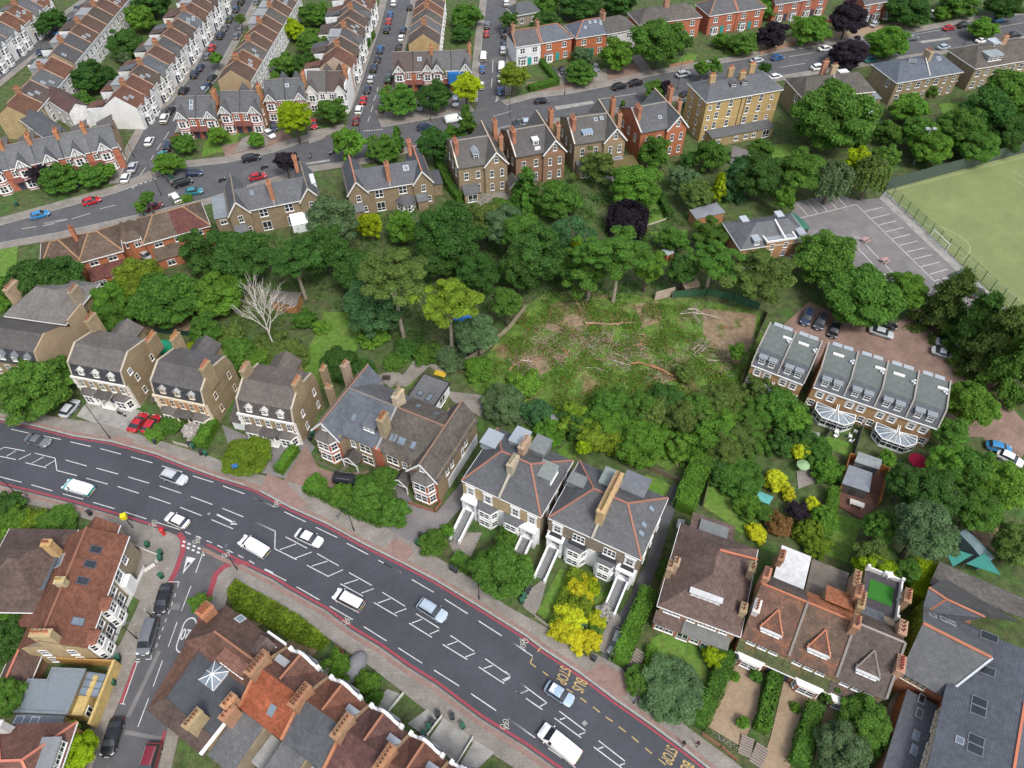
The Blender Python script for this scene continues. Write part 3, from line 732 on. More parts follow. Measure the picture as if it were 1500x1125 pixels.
# ------------------------------------------------------------------ building kit
WHITE = (.76, .76, .74); LEAD = (.17, .18, .19); TERRA = (.33, .135, .08)
STOCK = (.31, .235, .14); RED = (.36, .12, .065); TAN = (.38, .28, .18)
SLATE = (.09, .096, .11); SLATED = (.058, .06, .068); GREYB = (.112, .1, .09)
WINC = {}
def win_proto(w, h, kind, merged, col):
 key = (round(w, 1), round(h, 1), kind, merged)
 if key in WINC: return WINC[key]
 w, h = key[0], key[1]
 mb, gl = MB(), MB()
 f = 0.09
 d0, d1 = 0.03, -0.09
 def B(x0, z0, x1, z1, a=d1, b=d0): mb.box(x0, a, z0, x1, b, z1, 0, True)
 B(-w / 2, 0, -w / 2 + f, h); B(w / 2 - f, 0, w / 2, h); B(-w / 2 + f, h - f, w / 2 - f, h); B(-w / 2 + f, 0, w / 2 - f, f)
 i = w / 2 - f
 if kind in ('sash', 'sash2', 'sash3', 'arch', 'sur'):
  B(-i, h * 0.5 - 0.04, i, h * 0.5 + 0.04, -0.07)
  n = {'sash2': 2, 'sash3': 3}.get(kind, 1)
  for k in range(1, n): B(-w / 2 + w * k / n - 0.08, f, -w / 2 + w * k / n + 0.08, h - f, -0.085)
  if n == 1 and w > 0.8: B(-0.02, f, 0.02, h - f, -0.06)
 if kind == 'case':
  n = max(2, int(w / 0.7))
  for k in range(1, n): B(-w / 2 + w * k / n - 0.04, f, -w / 2 + w * k / n + 0.04, h - f, -0.075)
  B(-i, h * 0.68 - 0.03, i, h * 0.68 + 0.03, -0.07)
 if kind == 'door':
  B(-0.05, f, 0.05, h - f); B(-i, h * 0.3 - .04, i, h * 0.3 + .04, -.06)
 if kind == 'sur':                    # moulded surround with a hood
  for sx in (-1, 1): B(sx * (w / 2 + 0.13) - 0.12, -0.1, sx * (w / 2 + 0.13) + 0.12, h + 0.1, -0.07)
  B(-w / 2 - 0.25, h + 0.1, w / 2 + 0.25, h + 0.42, -0.08); B(-w / 2 - 0.35, h + 0.42, w / 2 + 0.35, h + 0.56, -0.2)
  B(-w / 2 - 0.3, -0.3, w / 2 + 0.3, -0.1, -0.16)
 elif kind == 'arch':
  n = 8
  for k in range(n):
   a0, a1 = math.pi * k / n, math.pi * (k + 1) / n
   for r0, r1 in ((w / 2, w / 2 + 0.16),):
    q = [(r0 * math.cos(a0), h + r0 * .55 * math.sin(a0)), (r1 * math.cos(a0), h + r1 * .55 * math.sin(a0)), (r1 * math.cos(a1), h + r1 * .55 * math.sin(a1)), (r0 * math.cos(a1), h + r0 * .55 * math.sin(a1))]
    mb.face([(x, -0.12, z) for x, z in q]); mb.face([(q[2][0], -.12, q[2][1]), (q[1][0], -.12, q[1][1]), (q[1][0], .03, q[1][1]), (q[2][0], .03, q[2][1])])
  for sx in (-1, 1): B(sx * (w / 2 + 0.08) - 0.08, 0, sx * (w / 2 + 0.08) + 0.08, h, -0.12)
  gl.face([(w / 2 * math.cos(math.pi * k / n), -0.03, h + w / 2 * .55 * math.sin(math.pi * k / n)) for k in range(n + 1)][::-1])
  B(-w / 2 - 0.2, -0.12, w / 2 + 0.2, 0, -0.2)
 else:
  B(-w / 2 - 0.08, -0.1, w / 2 + 0.08, 0, -0.17)
 gl.face([(-i, -0.03, f), (i, -0.03, f), (i, -0.03, h - f), (-i, -0.03, h - f)], 0)
 if merged:
  for q, m in zip(gl.f, gl.m): mb.face([gl.v[k] for k in q], 1)
  WINC[key] = (mb.mesh('window', ['trim', 'glass']), None)
 else:
  WINC[key] = (mb.mesh('window', ['trim']), gl.mesh('pane', ['glass']))
 return WINC[key]
POTC = {}
class House:
 def __init__(s, name, label, cat, FL, FR, ze, group=None, wall=STOCK, roof=SLATE, wm='brick', rm='slate', merged=False, world=None):
  a, b = (G(FL, ze), G(FR, ze)) if world is None else (Vector(FL), Vector(FR))
  d = b - a
  s.w = math.hypot(d.x, d.y); s.rz = math.atan2(d.y, d.x); s.ze = ze
  s.root = thing(name, label, cat, (a.x, a.y, 0), s.rz, group)
  s.M = Matrix.Translation((a.x, a.y, 0)) @ Matrix.Rotation(s.rz, 4, 'Z'); s.I = s.M.inverted()
  s.P, s.planes, s.wall_c, s.roof_c, s.wm, s.rm, s.merged = {}, [], tuple(c * .93 for c in wall), roof, wm, rm, merged
 def px(s, p, z): return s.I @ G(p, z)
 def mb(s, name, m, col, label=None):
  k = (name, m, tuple(col))
  if k not in s.P: s.P[k] = MB()
  return s.P[k]
 def walls(s): return s.mb('wall', s.wm, s.wall_c)
 def roofs(s): return s.mb('roof', s.rm, s.roof_c)
 def trim(s): return s.mb('trim', 'trim', WHITE)
 def box(s, x0, x1, y0, y1, z0, z1, name='wall', m=None, col=None):
  s.mb(name, m or s.wm, col or s.wall_c).box(x0, y0, z0, x1, y1, z1, 0, True)
 def rp(s, pts, t=0.14, name='roof', m=None, col=None):
  s.mb(name, m or s.rm, tuple(c * .76 for c in (col or s.roof_c))).slab(pts, t)
  P = [Vector(p) for p in pts]
  s.planes.append(P)
 def ridge(s, p, q, col=TERRA, w=0.28):
  p, q = Vector(p), Vector(q)
  s.mb('ridge_tiles', 'render', col).bar(p + Vector((0, 0, .05)), q + Vector((0, 0, .05)), w, 0.14)
 def gable(s, x0, x1, y0, y1, ze, zr, axis='x', oh=0.3, ends=(1, 1), rcol=None, barge=None, wall=True, wcol=None, col=None, m=None, k=0.5):
  s_ = (zr - ze)
  if axis == 'x':
   ym = y0 + (y1 - y0) * k
   f0 = s_ / (ym - y0) * oh; f1 = s_ / (y1 - ym) * oh
   a, b = x0 - (oh * .6 if ends[0] else 0), x1 + (oh * .6 if ends[1] else 0)
   s.rp([(a, y0 - oh, ze - f0), (b, y0 - oh, ze - f0), (b, ym, zr), (a, ym, zr)], m=m, col=col)
   s.rp([(b, y1 + oh, ze - f1), (a, y1 + oh, ze - f1), (a, ym, zr), (b, ym, zr)], m=m, col=col)
   if rcol: s.ridge((a, ym, zr), (b, ym, zr), rcol)
   if wall:
    W_ = s.mb('wall', s.wm, wcol or s.wall_c)
    W_.face([(x0, y1, ze), (x0, y0, ze), (x0, ym, zr - .06)]); W_.face([(x1, y0, ze), (x1, y1, ze), (x1, ym, zr - .06)])
   tr = s.trim()
   tr.box(a, y0 - oh - .09, ze - f0 - .2, b, y0 - oh - .003, ze - f0 - .03, 0, True)
  else:
   xm = x0 + (x1 - x0) * k
   f0 = s_ / (xm - x0) * oh; f1 = s_ / (x1 - xm) * oh
   a, b = y0 - (oh if ends[0] else 0), y1 + (oh * .6 if ends[1] else 0)
   s.rp([(x0 - oh, b, ze - f0), (x0 - oh, a, ze - f0), (xm, a, zr), (xm, b, zr)], m=m, col=col)
   s.rp([(x1 + oh, a, ze - f1), (x1 + oh, b, ze - f1), (xm, b, zr), (xm, a, zr)], m=m, col=col)
   if rcol: s.ridge((xm, a, zr), (xm, b, zr), rcol)
   if wall:
    W_ = s.mb('wall', s.wm, wcol or s.wall_c)
    W_.face([(x0, y0, ze), (x1, y0, ze), (xm, y0, zr - .06)])
    if wall != 'front': W_.face([(x1, y1, ze), (x0, y1, ze), (xm, y1, zr - .06)])
   if barge:
    B_ = s.mb('bargeboard', 'trim', barge)
    for p, q in (((x0 - oh, a - .05, ze - f0 - .1), (xm, a - .05, zr - .1)), ((xm, a - .05, zr - .1), (x1 + oh, a - .05, ze - f1 - .1))):
     B_.bar(p, q, 0.08, 0.3)
 def hip(s, x0, x1, y0, y1, ze, zr, i0, i1, axis='x', oh=0.35, rcol=None, col=None, m=None, k=0.5):
  x0, x1, y0, y1 = x0 - oh, x1 + oh, y0 - oh, y1 + oh
  kw = dict(col=col, m=m)
  if axis == 'x':
   ym = y0 + (y1 - y0) * k
   a, b = Vector((x0 + i0, ym, zr)), Vector((x1 - i1, ym, zr))
   s.rp([(x0, y0, ze), (x1, y0, ze), b, a], **kw); s.rp([(x1, y1, ze), (x0, y1, ze), a, b], **kw)
   s.rp([(x0, y1, ze), (x0, y0, ze), a], **kw); s.rp([(x1, y0, ze), (x1, y1, ze), b], **kw)
   H = [(a, b), ((x0, y0, ze), a), ((x0, y1, ze), a), ((x1, y0, ze), b), ((x1, y1, ze), b)]
  else:
   xm = x0 + (x1 - x0) * k
   a, b = Vector((xm, y0 + i0, zr)), Vector((xm, y1 - i1, zr))
   s.rp([(x0, y0, ze), (x1, y0, ze), a], **kw); s.rp([(x1, y1, ze), (x0, y1, ze), b], **kw)
   s.rp([(x0, y1, ze), (x0, y0, ze), a, b], **kw); s.rp([(x1, y0, ze), (x1, y1, ze), b, a], **kw)
   H = [(a, b), ((x0, y0, ze), a), ((x1, y0, ze), a), ((x0, y1, ze), b), ((x1, y1, ze), b)]
  if rcol:
   for p, q in H: s.ridge(p, q, rcol)
  tr = s.trim()
  tr.box(x0, y0 - .08, ze - .22, x1, y0 - .003, ze - .03, 0, True); tr.box(x1 + .003, y0, ze - .22, x1 + .08, y1, ze - .03, 0, True); tr.box(x0 - .08, y0, ze - .22, x0 - .003, y1, ze - .03, 0, True)
 def win(s, x, y, z, w, h, ang=0, kind='sash', parent=None, col=WHITE, name='window', gcol=None):
  mg = s.merged or parent is not None
  me, gl = win_proto(w, h, kind, mg, col)
  o = link(name, me, parent or s.root, col)
  o.location = (x, y, z); o.rotation_euler = (0, 0, R(ang))
  if gl: link('pane', gl, o)
  return o
 def row(s, z, xs, y, w, h, kind='sash', ang=0, **k):
  for x in xs:
   if ang == 0: s.win(x, y, z, w, h, 0, kind, **k)
   else: s.win(y, x, z, w, h, ang, kind, **k)
 def door(s, x, y, z, w=1.0, h=2.1, ang=0, col=(.05, .06, .09)):
  mb = MB(); mb.box(-w / 2, -.05, 0, w / 2, .03, h, 0, True); mb.box(-w / 2 - .1, -.09, 0, -w / 2, .03, h + .1, 1, True); mb.box(w / 2, -.09, 0, w / 2 + .1, .03, h + .1, 1, True); mb.box(-w / 2 - .1, -.09, h, w / 2 + .1, .03, h + .12, 1, True)
  mb.box(-w / 2 + .12, -.075, h * .55, -.06, -.05, h * .9, 0, True); mb.box(.06, -.075, h * .55, w / 2 - .12, -.05, h * .9, 0, True)
  o = mb.build('door', ['trim', 'trim'], s.root, col); o.location = (x, y, z); o.rotation_euler = (0, 0, R(ang))
  return o
 def bay(s, x, y, w, d, z0, zs, top='flat', ang=0, col=WHITE, m='render', rcol=LEAD, wh=1.6, kind='sash', band=None, wcol=WHITE, rh=1.4, side=0.55, rm='slate'):
  b = MB()
  k = d * side
  poly = [(-w / 2, 0), (-w / 2 + k, -d), (w / 2 - k, -d), (w / 2, 0)]
  zt = zs[-1]
  b.prism(poly, z0, zt)
  o = b.build('bay_window', m, s.root, col)
  o.location = (x, y, 0); o.rotation_euler = (0, 0, R(ang))
  for z in zs[:-1]:
   mid = w - 2 * k
   s.win(0, -d, z, max(.7, mid * .8), wh, 0, 'sash2' if mid > 1.5 else 'sash', parent=o, col=wcol)
   L = math.hypot(k, d)
   a = math.degrees(math.atan2(d, k))
   for sg in (-1, 1):
    s.win(sg * (w / 2 - k / 2), -d / 2, z, max(.5, L * .72), wh, sg * (a), kind, parent=o, col=wcol)
   if band:
    bb = MB(); big = [(px_ * 1.02, py_ * 1.03 - .03) for px_, py_ in poly]
    bb.prism(big, z - .42, z - .14, bottom=True); bb.prism(big, z + wh + .08, z + wh + .3, bottom=True)
    link('band', bb.mesh('band', ['render']), o, band)
  if top == 'flat':
   t = MB(); t.prism([(px_ * 1.06, py_ * 1.06 - .03) for px_, py_ in poly], zt, zt + .18, bottom=True)
   link('bay_roof', t.mesh('bay_roof', ['felt']), o, rcol)
  elif top == 'hip':
   t = MB(); q = [(px_ * 1.1, py_ * 1.1 - .05) for px_, py_ in poly]
   ap = [(-w * .22, 0, zt + rh), (w * .22, 0, zt + rh)]
   t.slab([(*q[1], zt), (*q[2], zt), ap[1], ap[0]], .1); t.slab([(*q[0], zt), (*q[1], zt), ap[0]], .1); t.slab([(*q[2], zt), (*q[3], zt), ap[1]], .1)
   link('bay_roof', t.mesh('bay_roof', [rm]), o, rcol)
  return o
 def chim(s, x, y, z0, z1, lx, ly, n, col=STOCK, pot=TERRA, m='brick', ph=.55, rows=1):
  b = MB()
  b.box(x - lx / 2, y - ly / 2, z0, x + lx / 2, y + ly / 2, z1)
  b.box(x - lx / 2 - .08, y - ly / 2 - .08, z1, x + lx / 2 + .08, y + ly / 2 + .08, z1 + .22, 0, True)
  b.box(x - lx / 2 + .06, y - ly / 2 + .06, z1 + .22, x + lx / 2 - .06, y + ly / 2 - .06, z1 + .3)
  o = b.build('chimney', m, s.root, col)
  if 'p' not in POTC:
   t = MB(); t.tube((0, 0, 0), (0, 0, .5), .15, .115, 10, cap=False); t.tube((0, 0, .5), (0, 0, .58), .15, .15, 10, cap=False)
   t.tube((0, 0, .58), (0, 0, .5), .15, .1, 10, cap=False); t.tube((0, 0, .5), (0, 0, .1), .1, .1, 10, m=1)
   POTC['p'] = t.mesh('chimney_pot', ['render', 'rubber'], False)
  for r in range(rows):
   for i in range(n):
    t = (i + .5) / n - .5
    px_ = x + (t * (lx - .3) if lx >= ly else (r - (rows - 1) / 2) * .35); py_ = y + (t * (ly - .3) if ly > lx else (r - (rows - 1) / 2) * .35)
    p = link('chimney_pot', POTC['p'], o, tuple(c * rnd.uniform(.75, 1.15) for c in pot))
    p.location = (px_, py_, z1 + .3); p.scale = (1, 1, ph / .55 * rnd.uniform(.85, 1.1))
  return o
 def on(s, p):
  o = s.I @ Vector((0, 0, CAMH)); d = (s.I.to_3x3() @ ray(*p))
  best = None
  for P in s.planes:
   n = (P[1] - P[0]).cross(P[2] - P[0]); n.normalize()
   if n.z < 0: n = -n
   if abs(n.dot(d)) < 1e-6: continue
   t = n.dot(P[0] - o) / n.dot(d)
   h = o + d * t
   ok = True; sg = 0
   for i in range(len(P)):
    a, b = P[i], P[(i + 1) % len(P)]
    c = (b - a).cross(h - a).dot(n)
    if abs(c) < 1e-4: continue
    if sg == 0: sg = 1 if c > 0 else -1
    elif c * sg < 0: ok = False
   if ok and (best is None or t < best[0]): best = (t, h, n)
  return best
 def skylight(s, p, w=.8, h=1.2, col=(.14, .14, .15), glass='sky_glass'):
  b = s.on(p)
  if not b: return None
  _, q, n = b
  if n.z > .99: u = Vector((1, 0, 0))
  else: u = Vector((0, 0, 1)).cross(n).normalized()
  v = n.cross(u)
  mb = MB()
  def P(a, c, e): return q + u * a + v * c + n * e
  def blk(a0, a1, c0, c1, e):
   f = [P(a0, c0, e), P(a1, c0, e), P(a1, c1, e), P(a0, c1, e)]; g_ = [x - n * (e + .03) for x in f]
   mb.face(f)
   for i in range(4): mb.face([g_[i], g_[(i + 1) % 4], f[(i + 1) % 4], f[i]])
  t = .09
  blk(-w / 2, -w / 2 + t, -h / 2, h / 2, .1); blk(w / 2 - t, w / 2, -h / 2, h / 2, .1); blk(-w / 2 + t, w / 2 - t, -h / 2, -h / 2 + t, .1); blk(-w / 2 + t, w / 2 - t, h / 2 - t, h / 2, .1)
  o = mb.build('skylight', 'metal', s.root, col)
  g = MB(); g.face([P(-w / 2 + t, -h / 2 + t, .06), P(w / 2 - t, -h / 2 + t, .06), P(w / 2 - t, h / 2 - t, .06), P(-w / 2 + t, h / 2 - t, .06)])
  g.build('pane', glass, o)
  return o
 def dormer(s, x, y, z, w, h, d, kind='flat', col=LEAD, m='felt', wcol=WHITE, ang=0, wk='sash', wn=1, cheek=None, rh=.7):
  b = MB()
  b.box(-w / 2, 0, z, w / 2, d, z + h, 1)
  if kind == 'flat': b.box(-w / 2 - .15, -.15, z + h, w / 2 + .15, d, z + h + .14, 0, True)
  else:
   f = rh / (w / 2) * .15
   b.slab([(-w / 2 - .15, d, z + h - f), (-w / 2 - .15, -.2, z + h - f), (0, -.2, z + h + rh), (0, d, z + h + rh)], .1, 0)
   b.slab([(w / 2 + .15, -.2, z + h - f), (w / 2 + .15, d, z + h - f), (0, d, z + h + rh), (0, -.2, z + h + rh)], .1, 0)
   b.face([(-w / 2, 0, z + h), (w / 2, 0, z + h), (0, 0, z + h + rh - .05)], 1)
  o = link('dormer', b.mesh('dormer', [m, cheek or m]), s.root, col)
  o.location = (x, y, 0); o.rotation_euler = (0, 0, R(ang))
  ww = (w - .2) / wn
  for i in range(wn):
   s.win(-w / 2 + .1 + ww * (i + .5), 0, z + .25, ww - .1, h - .4, 0, wk, parent=o, col=wcol)
  return o
 def done(s):
  for (name, m, col), b in s.P.items():
   if b.f: b.build(name, m, s.root, col)
  return s.root
def xs(a, b, n): return [a + (b - a) * (i + .5) / n for i in range(n)]
# ------------------------------------------------------------------ the near houses
VV = {1: (0, 430, 5.358), 2: (190, 500, 5.357), 3: (440, 510, 4.5), 4: (640, 600, 4.017), 5: (930, 720, 3.31), 6: (1200, 800, 3.46), 7: (0, 740, 2.922), 8: (230, 850, 2.83)}
def v(n, x, y):
 o = VV[n]; return (o[0] + x / o[2], o[1] + y / o[2])
FELT = (.17, .185, .185); SILV = (.36, .4, .43)
def mansard_villa(n, FL, FR, label, front, trim, roofc, dk, depth=9.5):
 h = House('villa', label, 'house', v(n, *FL), v(n, *FR), 6.3, None, wall=STOCK, roof=roofc)
 w, d, zb, zr, i = h.w, depth, 8.9, 10.4, .75
 W_ = h.walls()
 W_.box(0, 0.02, 0, w, d, 6.3)
 for x in (0, w):                        # party gables follow the mansard
  pr = [(0, 6.3), (i, zb + .15), (d * .42, zr + .2), (d - i, zb + .15), (d, 6.3)]
  t = .32 if x == 0 else -.32
  for a, b in zip(pr[:-1], pr[1:]):
   q = [(x, a[0], a[1]), (x + t, a[0], a[1]), (x + t, b[0], b[1]), (x, b[0], b[1])]
   h.mb('coping', 'render', (.42, .37, .29)).slab(q, .1)
  for xx in (x, x + t):
   W_.face([(xx, y, z - .1) for y, z in ([(0, 6.3)] + pr + [(d, 6.3)])])
 h.rp([(.3, 0.0, 6.35), (w - .3, 0.0, 6.35), (w - .3, i, zb), (.3, i, zb)], col=dk, name='mansard')
 h.rp([(.3, i - .12, zb), (w - .3, i - .12, zb), (w - .3, d * .42, zr), (.3, d * .42, zr)])
 h.rp([(.3, d - i, zb), (w - .3, d - i, zb), (w - .3, d * .42, zr), (.3, d * .42, zr)])
 h.rp([(.3, d, 6.35), (w - .3, d, 6.35), (w - .3, d - i, zb), (.3, d - i, zb)], col=dk, name='rear_mansard')
 F_ = h.mb('front_wall', 'brick', front); F_.box(-.01, -.06, 0, w + .01, .02, 6.25)
 h.trim()
 Tt = h.mb('cornice', 'render', trim)
 Tt.box(-.12, -.32, 6.0, w + .12, -.06, 6.34, 0, True); Tt.box(-.05, -.14, 3.15, w + .05, -.06, 3.35, 0, True)
 for k in range(9):
  for x in (0, w): Tt.box(x - (.3 if k % 2 else .45), -.1, .1 + k * .66, x + (.06 if x else .45), -.02 if 0 else .3, .55 + k * .66, 0, True)
 for x in xs(.25, w - .25, 5): h.win(x, -.06, 3.75, .95, 1.75, 0, 'sash', col=trim)
 for x in (w * .22, w * .5, w * .78): h.dormer(x, .12, 6.75, 1.15, 1.35, 1.6, 'gable', (.5, .49, .46) if front[0] < .4 else (.34, .34, .33), 'render', wcol=trim, rh=.5)
 for x in (w * .2, w * .8):
  h.bay(x, -.06, 3.3, 1.2, 0, [.8, 3.0], 'hip', col=trim, wh=1.7, wcol=WHITE, rh=.55, rcol=GREYB)
 p = MB()                                # porch with two columns
 x = w / 2
 p.box(x - 1.3, -1.5, 2.75, x + 1.3, -.06, 3.05, 0, True); h.rp([(x - 1.5, -1.7, 3.2), (x + 1.5, -1.7, 3.2), (x + 1.5, -.06, 3.6), (x - 1.5, -.06, 3.6)], .12, 'porch_roof', col=GREYB)
 for sx in (-1.05, 1.05): p.tube((x + sx, -1.3, .1), (x + sx, -1.3, 2.75), .17, .14, 10)
 p.box(x - 1.3, -1.6, 0, x + 1.3, -.06, .15)
 p.build('porch', 'render', h.root, trim)
 h.door(x, -.08, .16)
 for k in range(4): h.win(w + .01, d * (.3 + .5 * (k % 2)), 1.2 + 3.4 * (k // 2), .8, 1.4, 90, col=trim)
 for x in xs(.6, w - .6, 3): h.win(x, d + .02, 3.8, 1, 1.7, 180)
 h.walls().box(.5, d + .01, 0, w * .5, d + 4, 6.0); h.gable(.5, w * .5, d + .01, d + 4, 6.0, 7.6, 'y', ends=(0, 1))
 return h
h = mansard_villa(1, (560, 640), (985, 720), 'stock brick villa with white arched dormers and a blue front door, nearest the broad tree', (.33, .25, .15), (.74, .72, .66), (.16, .145, .13), SLATED)
h.chim(.4, 9.0, 6, 11.6, .8, 2.4, 5, STOCK); h.chim(h.w + .3, 9.3, 5, 8.6, .7, 2.6, 7, STOCK, (.55, .25, .12)); h.win(h.w + .02, 2.2, 6.9, .9, 1.2, 90); h.done()
h = mansard_villa(2, (185, 410), (590, 495), 'villa with an orange brick front and cream trim, behind two red cars', (.44, .235, .115), (.66, .57, .44), (.12, .11, .108), SLATED)
h.chim(h.w - .1, 3.8, 7, 11.9, .8, 2.2, 5, STOCK, (.55, .22, .12)); h.chim(.5, 9.2, 6, 11, .7, 2.2, 6, STOCK, (.55, .25, .12))
c = h.mb('side_extension', 'brick', STOCK); c.box(-2.6, 1.5, 0, -.02, 8, 2.6); h.rp([(-2.8, .8, 2.6), (-.05, .8, 2.6), (-.05, 4.5, 4.1), (-2.8, 4.5, 4.1)], name='extension_roof', col=GREYB); h.done()
h = mansard_villa(2, (850, 555), (1290, 640), 'villa with a white ground floor and blue stained mansard roof, above the dark drive', (.31, .23, .14), (.76, .75, .72), (.155, .13, .115), (.115, .1, .09))
h.chim(h.w - .1, 4.3, 7, 11.9, .8, 2.2, 4, STOCK, (.55, .22, .12)); h.chim(.4, 5.2, 7, 11.9, .8, 2.4, 5, STOCK, (.5, .27, .17)); h.chim(h.w + 1.2, 10.5, 0, 8.5, .8, 1.4, 3, STOCK, (.5, .22, .1))
c = h.mb('side_extension', 'render', WHITE); c.box(-2.9, .6, 0, -.02, 7, 2.5); h.rp([(-3.1, .3, 2.5), (-.05, .3, 2.5), (-.05, 4, 4.3), (-3.1, 4, 4.3)], name='extension_roof', col=GREYB); h.done()
# left edge: long mansard block with a hipped rear range
h = House('villa', 'sprawling villa with a tan rendered end wall and grey hipped rear roof, left edge', 'house', v(1, -330, 480), v(1, 300, 575), 6.0, None, wall=STOCK, roof=(.12, .108, .1))
w = h.w
h.walls().box(0, 0, 0, w, 10, 6.0)
h.rp([(0, -.1, 6.0), (w, -.1, 6.0), (w - .1, 1.1, 8.6), (0, 1.1, 8.6)], col=SLATED); h.rp([(0, 1.0, 8.6), (w, 1.0, 8.6), (w, 4.6, 9.6), (0, 4.6, 9.6)]); h.rp([(0, 10, 6), (w, 10, 6), (w, 4.6, 9.6), (0, 4.6, 9.6)])
h.mb('end_wall', 'render', TAN).prism([(w + .02, 0), (w + .3, 0), (w + .3, 10), (w + .02, 10)], 0, 5.9)
E_ = h.mb('end_wall', 'render', TAN)
for xx in (w + .02, w + .3): E_.face([(xx, 0, 5.9), (xx, 1.0, 8.8), (xx, 4.6, 9.8), (xx, 8, 8.0), (xx, 10, 6)])
E_.slab([(w + .02, 0, 5.95), (w + .3, 0, 5.95), (w + .3, 1, 8.85), (w + .02, 1, 8.85)], .1); E_.slab([(w + .02, 1, 8.85), (w + .3, 1, 8.85), (w + .3, 4.6, 9.85), (w + .02, 4.6, 9.85)], .1); E_.slab([(w + .02, 10, 6), (w + .3, 10, 6), (w + .3, 4.6, 9.85), (w + .02, 4.6, 9.85)], .1)
for x in (w - 1.5, w - 4, w - 6.5): h.dormer(x, .1, 6.4, 1.2, 1.4, 1.6, 'gable', LEAD, 'slate', cheek='slate')
for x in xs(.5, w - .4, 6): h.win(x, 0, 3.5, 1, 1.7); h.win(x, 0, .7, 1.1, 1.7)
h.walls().box(w - 13, 10.01, 0, w - 1, 21, 6.6); h.hip(w - 13, w - 1, 10.2, 21, 6.6, 9.4, 4.2, 4.2, 'x', col=(.2, .185, .17))
h.mb('end_wall', 'render', TAN).box(w + .02, 10, 0, w + .35, 14.5, 7.8)
h.chim(w - 12.5, 14, 6, 10.5, 1, 3, 5, TAN, TERRA); h.chim(w - 1.4, 16, 6, 9.6, .8, 2.4, 4, (.3, .24, .17)); h.done()
# B: the pair with gabled wings and red-banded bays
h = House('semi_detached_house', 'gabled pair of houses with red and white banded bays, behind a long front hedge', 'house', v(3, 80, 515), v(3, 905, 865), 7.0, None, wall=(.3, .225, .14), roof=(.135, .14, .15))
w, D = h.w, 13.0
h.walls().box(0.2, 0, 0, 5.2, D, 7); h.walls().box(w - 5.2, 0, 0, w - .2, D, 7); h.walls().box(5.2, 1.0, 0, w - 5.2, 11.5, 7)
h.gable(.3, 5.0, 0, D, 7, 10.0, 'y', .45, rcol=(.26, .15, .11), barge=WHITE, m='slate', col=(.135, .15, .175)); h.gable(w - 5.0, w - .3, 0, D, 7, 10.0, 'y', .45, rcol=(.22, .14, .1), barge=WHITE, m='tile', col=(.14, .12, .105))
xm = 11.9
h.rp([(2.6, .6, 7), (xm, .6, 7), (xm, 7.4, 10.1), (2.6, 7.4, 10.1)], col=(.135, .15, .175)); h.rp([(xm, .6, 7), (w - 2.6, .6, 7), (w - 2.6, 7.4, 10.1), (xm, 7.4, 10.1)], m='tile', col=(.135, .118, .102))
h.rp([(2.6, 12, 7.4), (xm, 12, 7.4), (xm, 7.4, 10.1), (2.6, 7.4, 10.1)], col=(.15, .15, .155)); h.rp([(xm, 12, 7.4), (w - 2.6, 12, 7.4), (w - 2.6, 7.4, 10.1), (xm, 7.4, 10.1)], m='tile', col=(.14, .12, .105))
h.ridge((xm, 7.4, 10.1), (w - 2.6, 7.4, 10.1), (.23, .14, .1)); h.ridge((2.6, 7.4, 10.1), (xm, 7.4, 10.1), (.2, .18, .16))
h.mb('party_parapet', 'render', (.3, .3, .3)).bar((xm, .5, 7.15), (xm, 7.4, 10.2), .3, .25)
for cx in (2.6, w - 2.6):
 h.mb('front_wall', 'brick', RED).box(cx - 2.38, -.05, 0, cx + 2.38, .01, 6.9)
 h.bay(cx, -.05, 4.0, 1.3, 0, [.9, 3.9, 6.3], 'hip', col=RED, m='brick', wh=1.75, band=WHITE, rh=1.1, rcol=GREYB)
 h.win(cx, -.05, 7.6, .8, 1.1)
for a, b in ((5.4, 11.2), (12.6, w - 5.4)):
 m_ = (a + b) / 2
 for z, hh in ((.9, 2.0), (4.2, 1.9)):
  h.win(m_ + (.9 if a < 8 else -.9), 1.0, z, 2.1, hh, 0, 'sash2', col=(.78, .74, .66)); h.win(m_ + (-1.4 if a < 8 else 1.4), 1.0, z + .1, .9, hh - .2)
h.mb('chimney_breast', 'brick', RED).box(xm - .55, .5, 0, xm + .55, 1.0, 7.2)
for sx, x in ((1, 6.9), (-1, w - 6.9)):     # gabled timber porches
 p = MB()
 h.rp([(x - 1.5, -1.2, 2.5), (x - 1.5, 1.0, 2.5), (x, 1.0, 3.9), (x, -1.2, 3.9)], .12, 'porch_roof', 'tile', GREYB); h.rp([(x + 1.5, 1.0, 2.5), (x + 1.5, -1.2, 2.5), (x, -1.2, 3.9), (x, 1.0, 3.9)], .12, 'porch_roof', 'tile', GREYB)
 for q in (-1.3, 1.3): p.box(x + q - .09, -1.1, 0, x + q + .09, -.92, 2.5)
 p.bar((x - 1.5, -1.22, 2.4), (x, -1.22, 3.8), .08, .22); p.bar((x, -1.22, 3.8), (x + 1.5, -1.22, 2.4), .08, .22); p.bar((x - 1.3, -1.2, 2.4), (x + 1.3, -1.2, 2.4), .1, .1)
 p.build('porch', 'trim', h.root, WHITE); h.door(x, .98, .1, col=(.3, .06, .04))
h.dormer(9.4, 2.6, 7.9, 2.2, 1.2, 2.6, 'flat', (.12, .13, .15), 'felt', wn=1, wk='case')
for p in ((353, 457), (605, 590), (668, 612), (745, 640), (778, 382), (897, 432)): h.skylight(v(3, *p), .85 if p[0] != 668 else 1.3, 1.25)
h.skylight(v(3, 622, 592), .8, 1.3, glass='sky_glass')
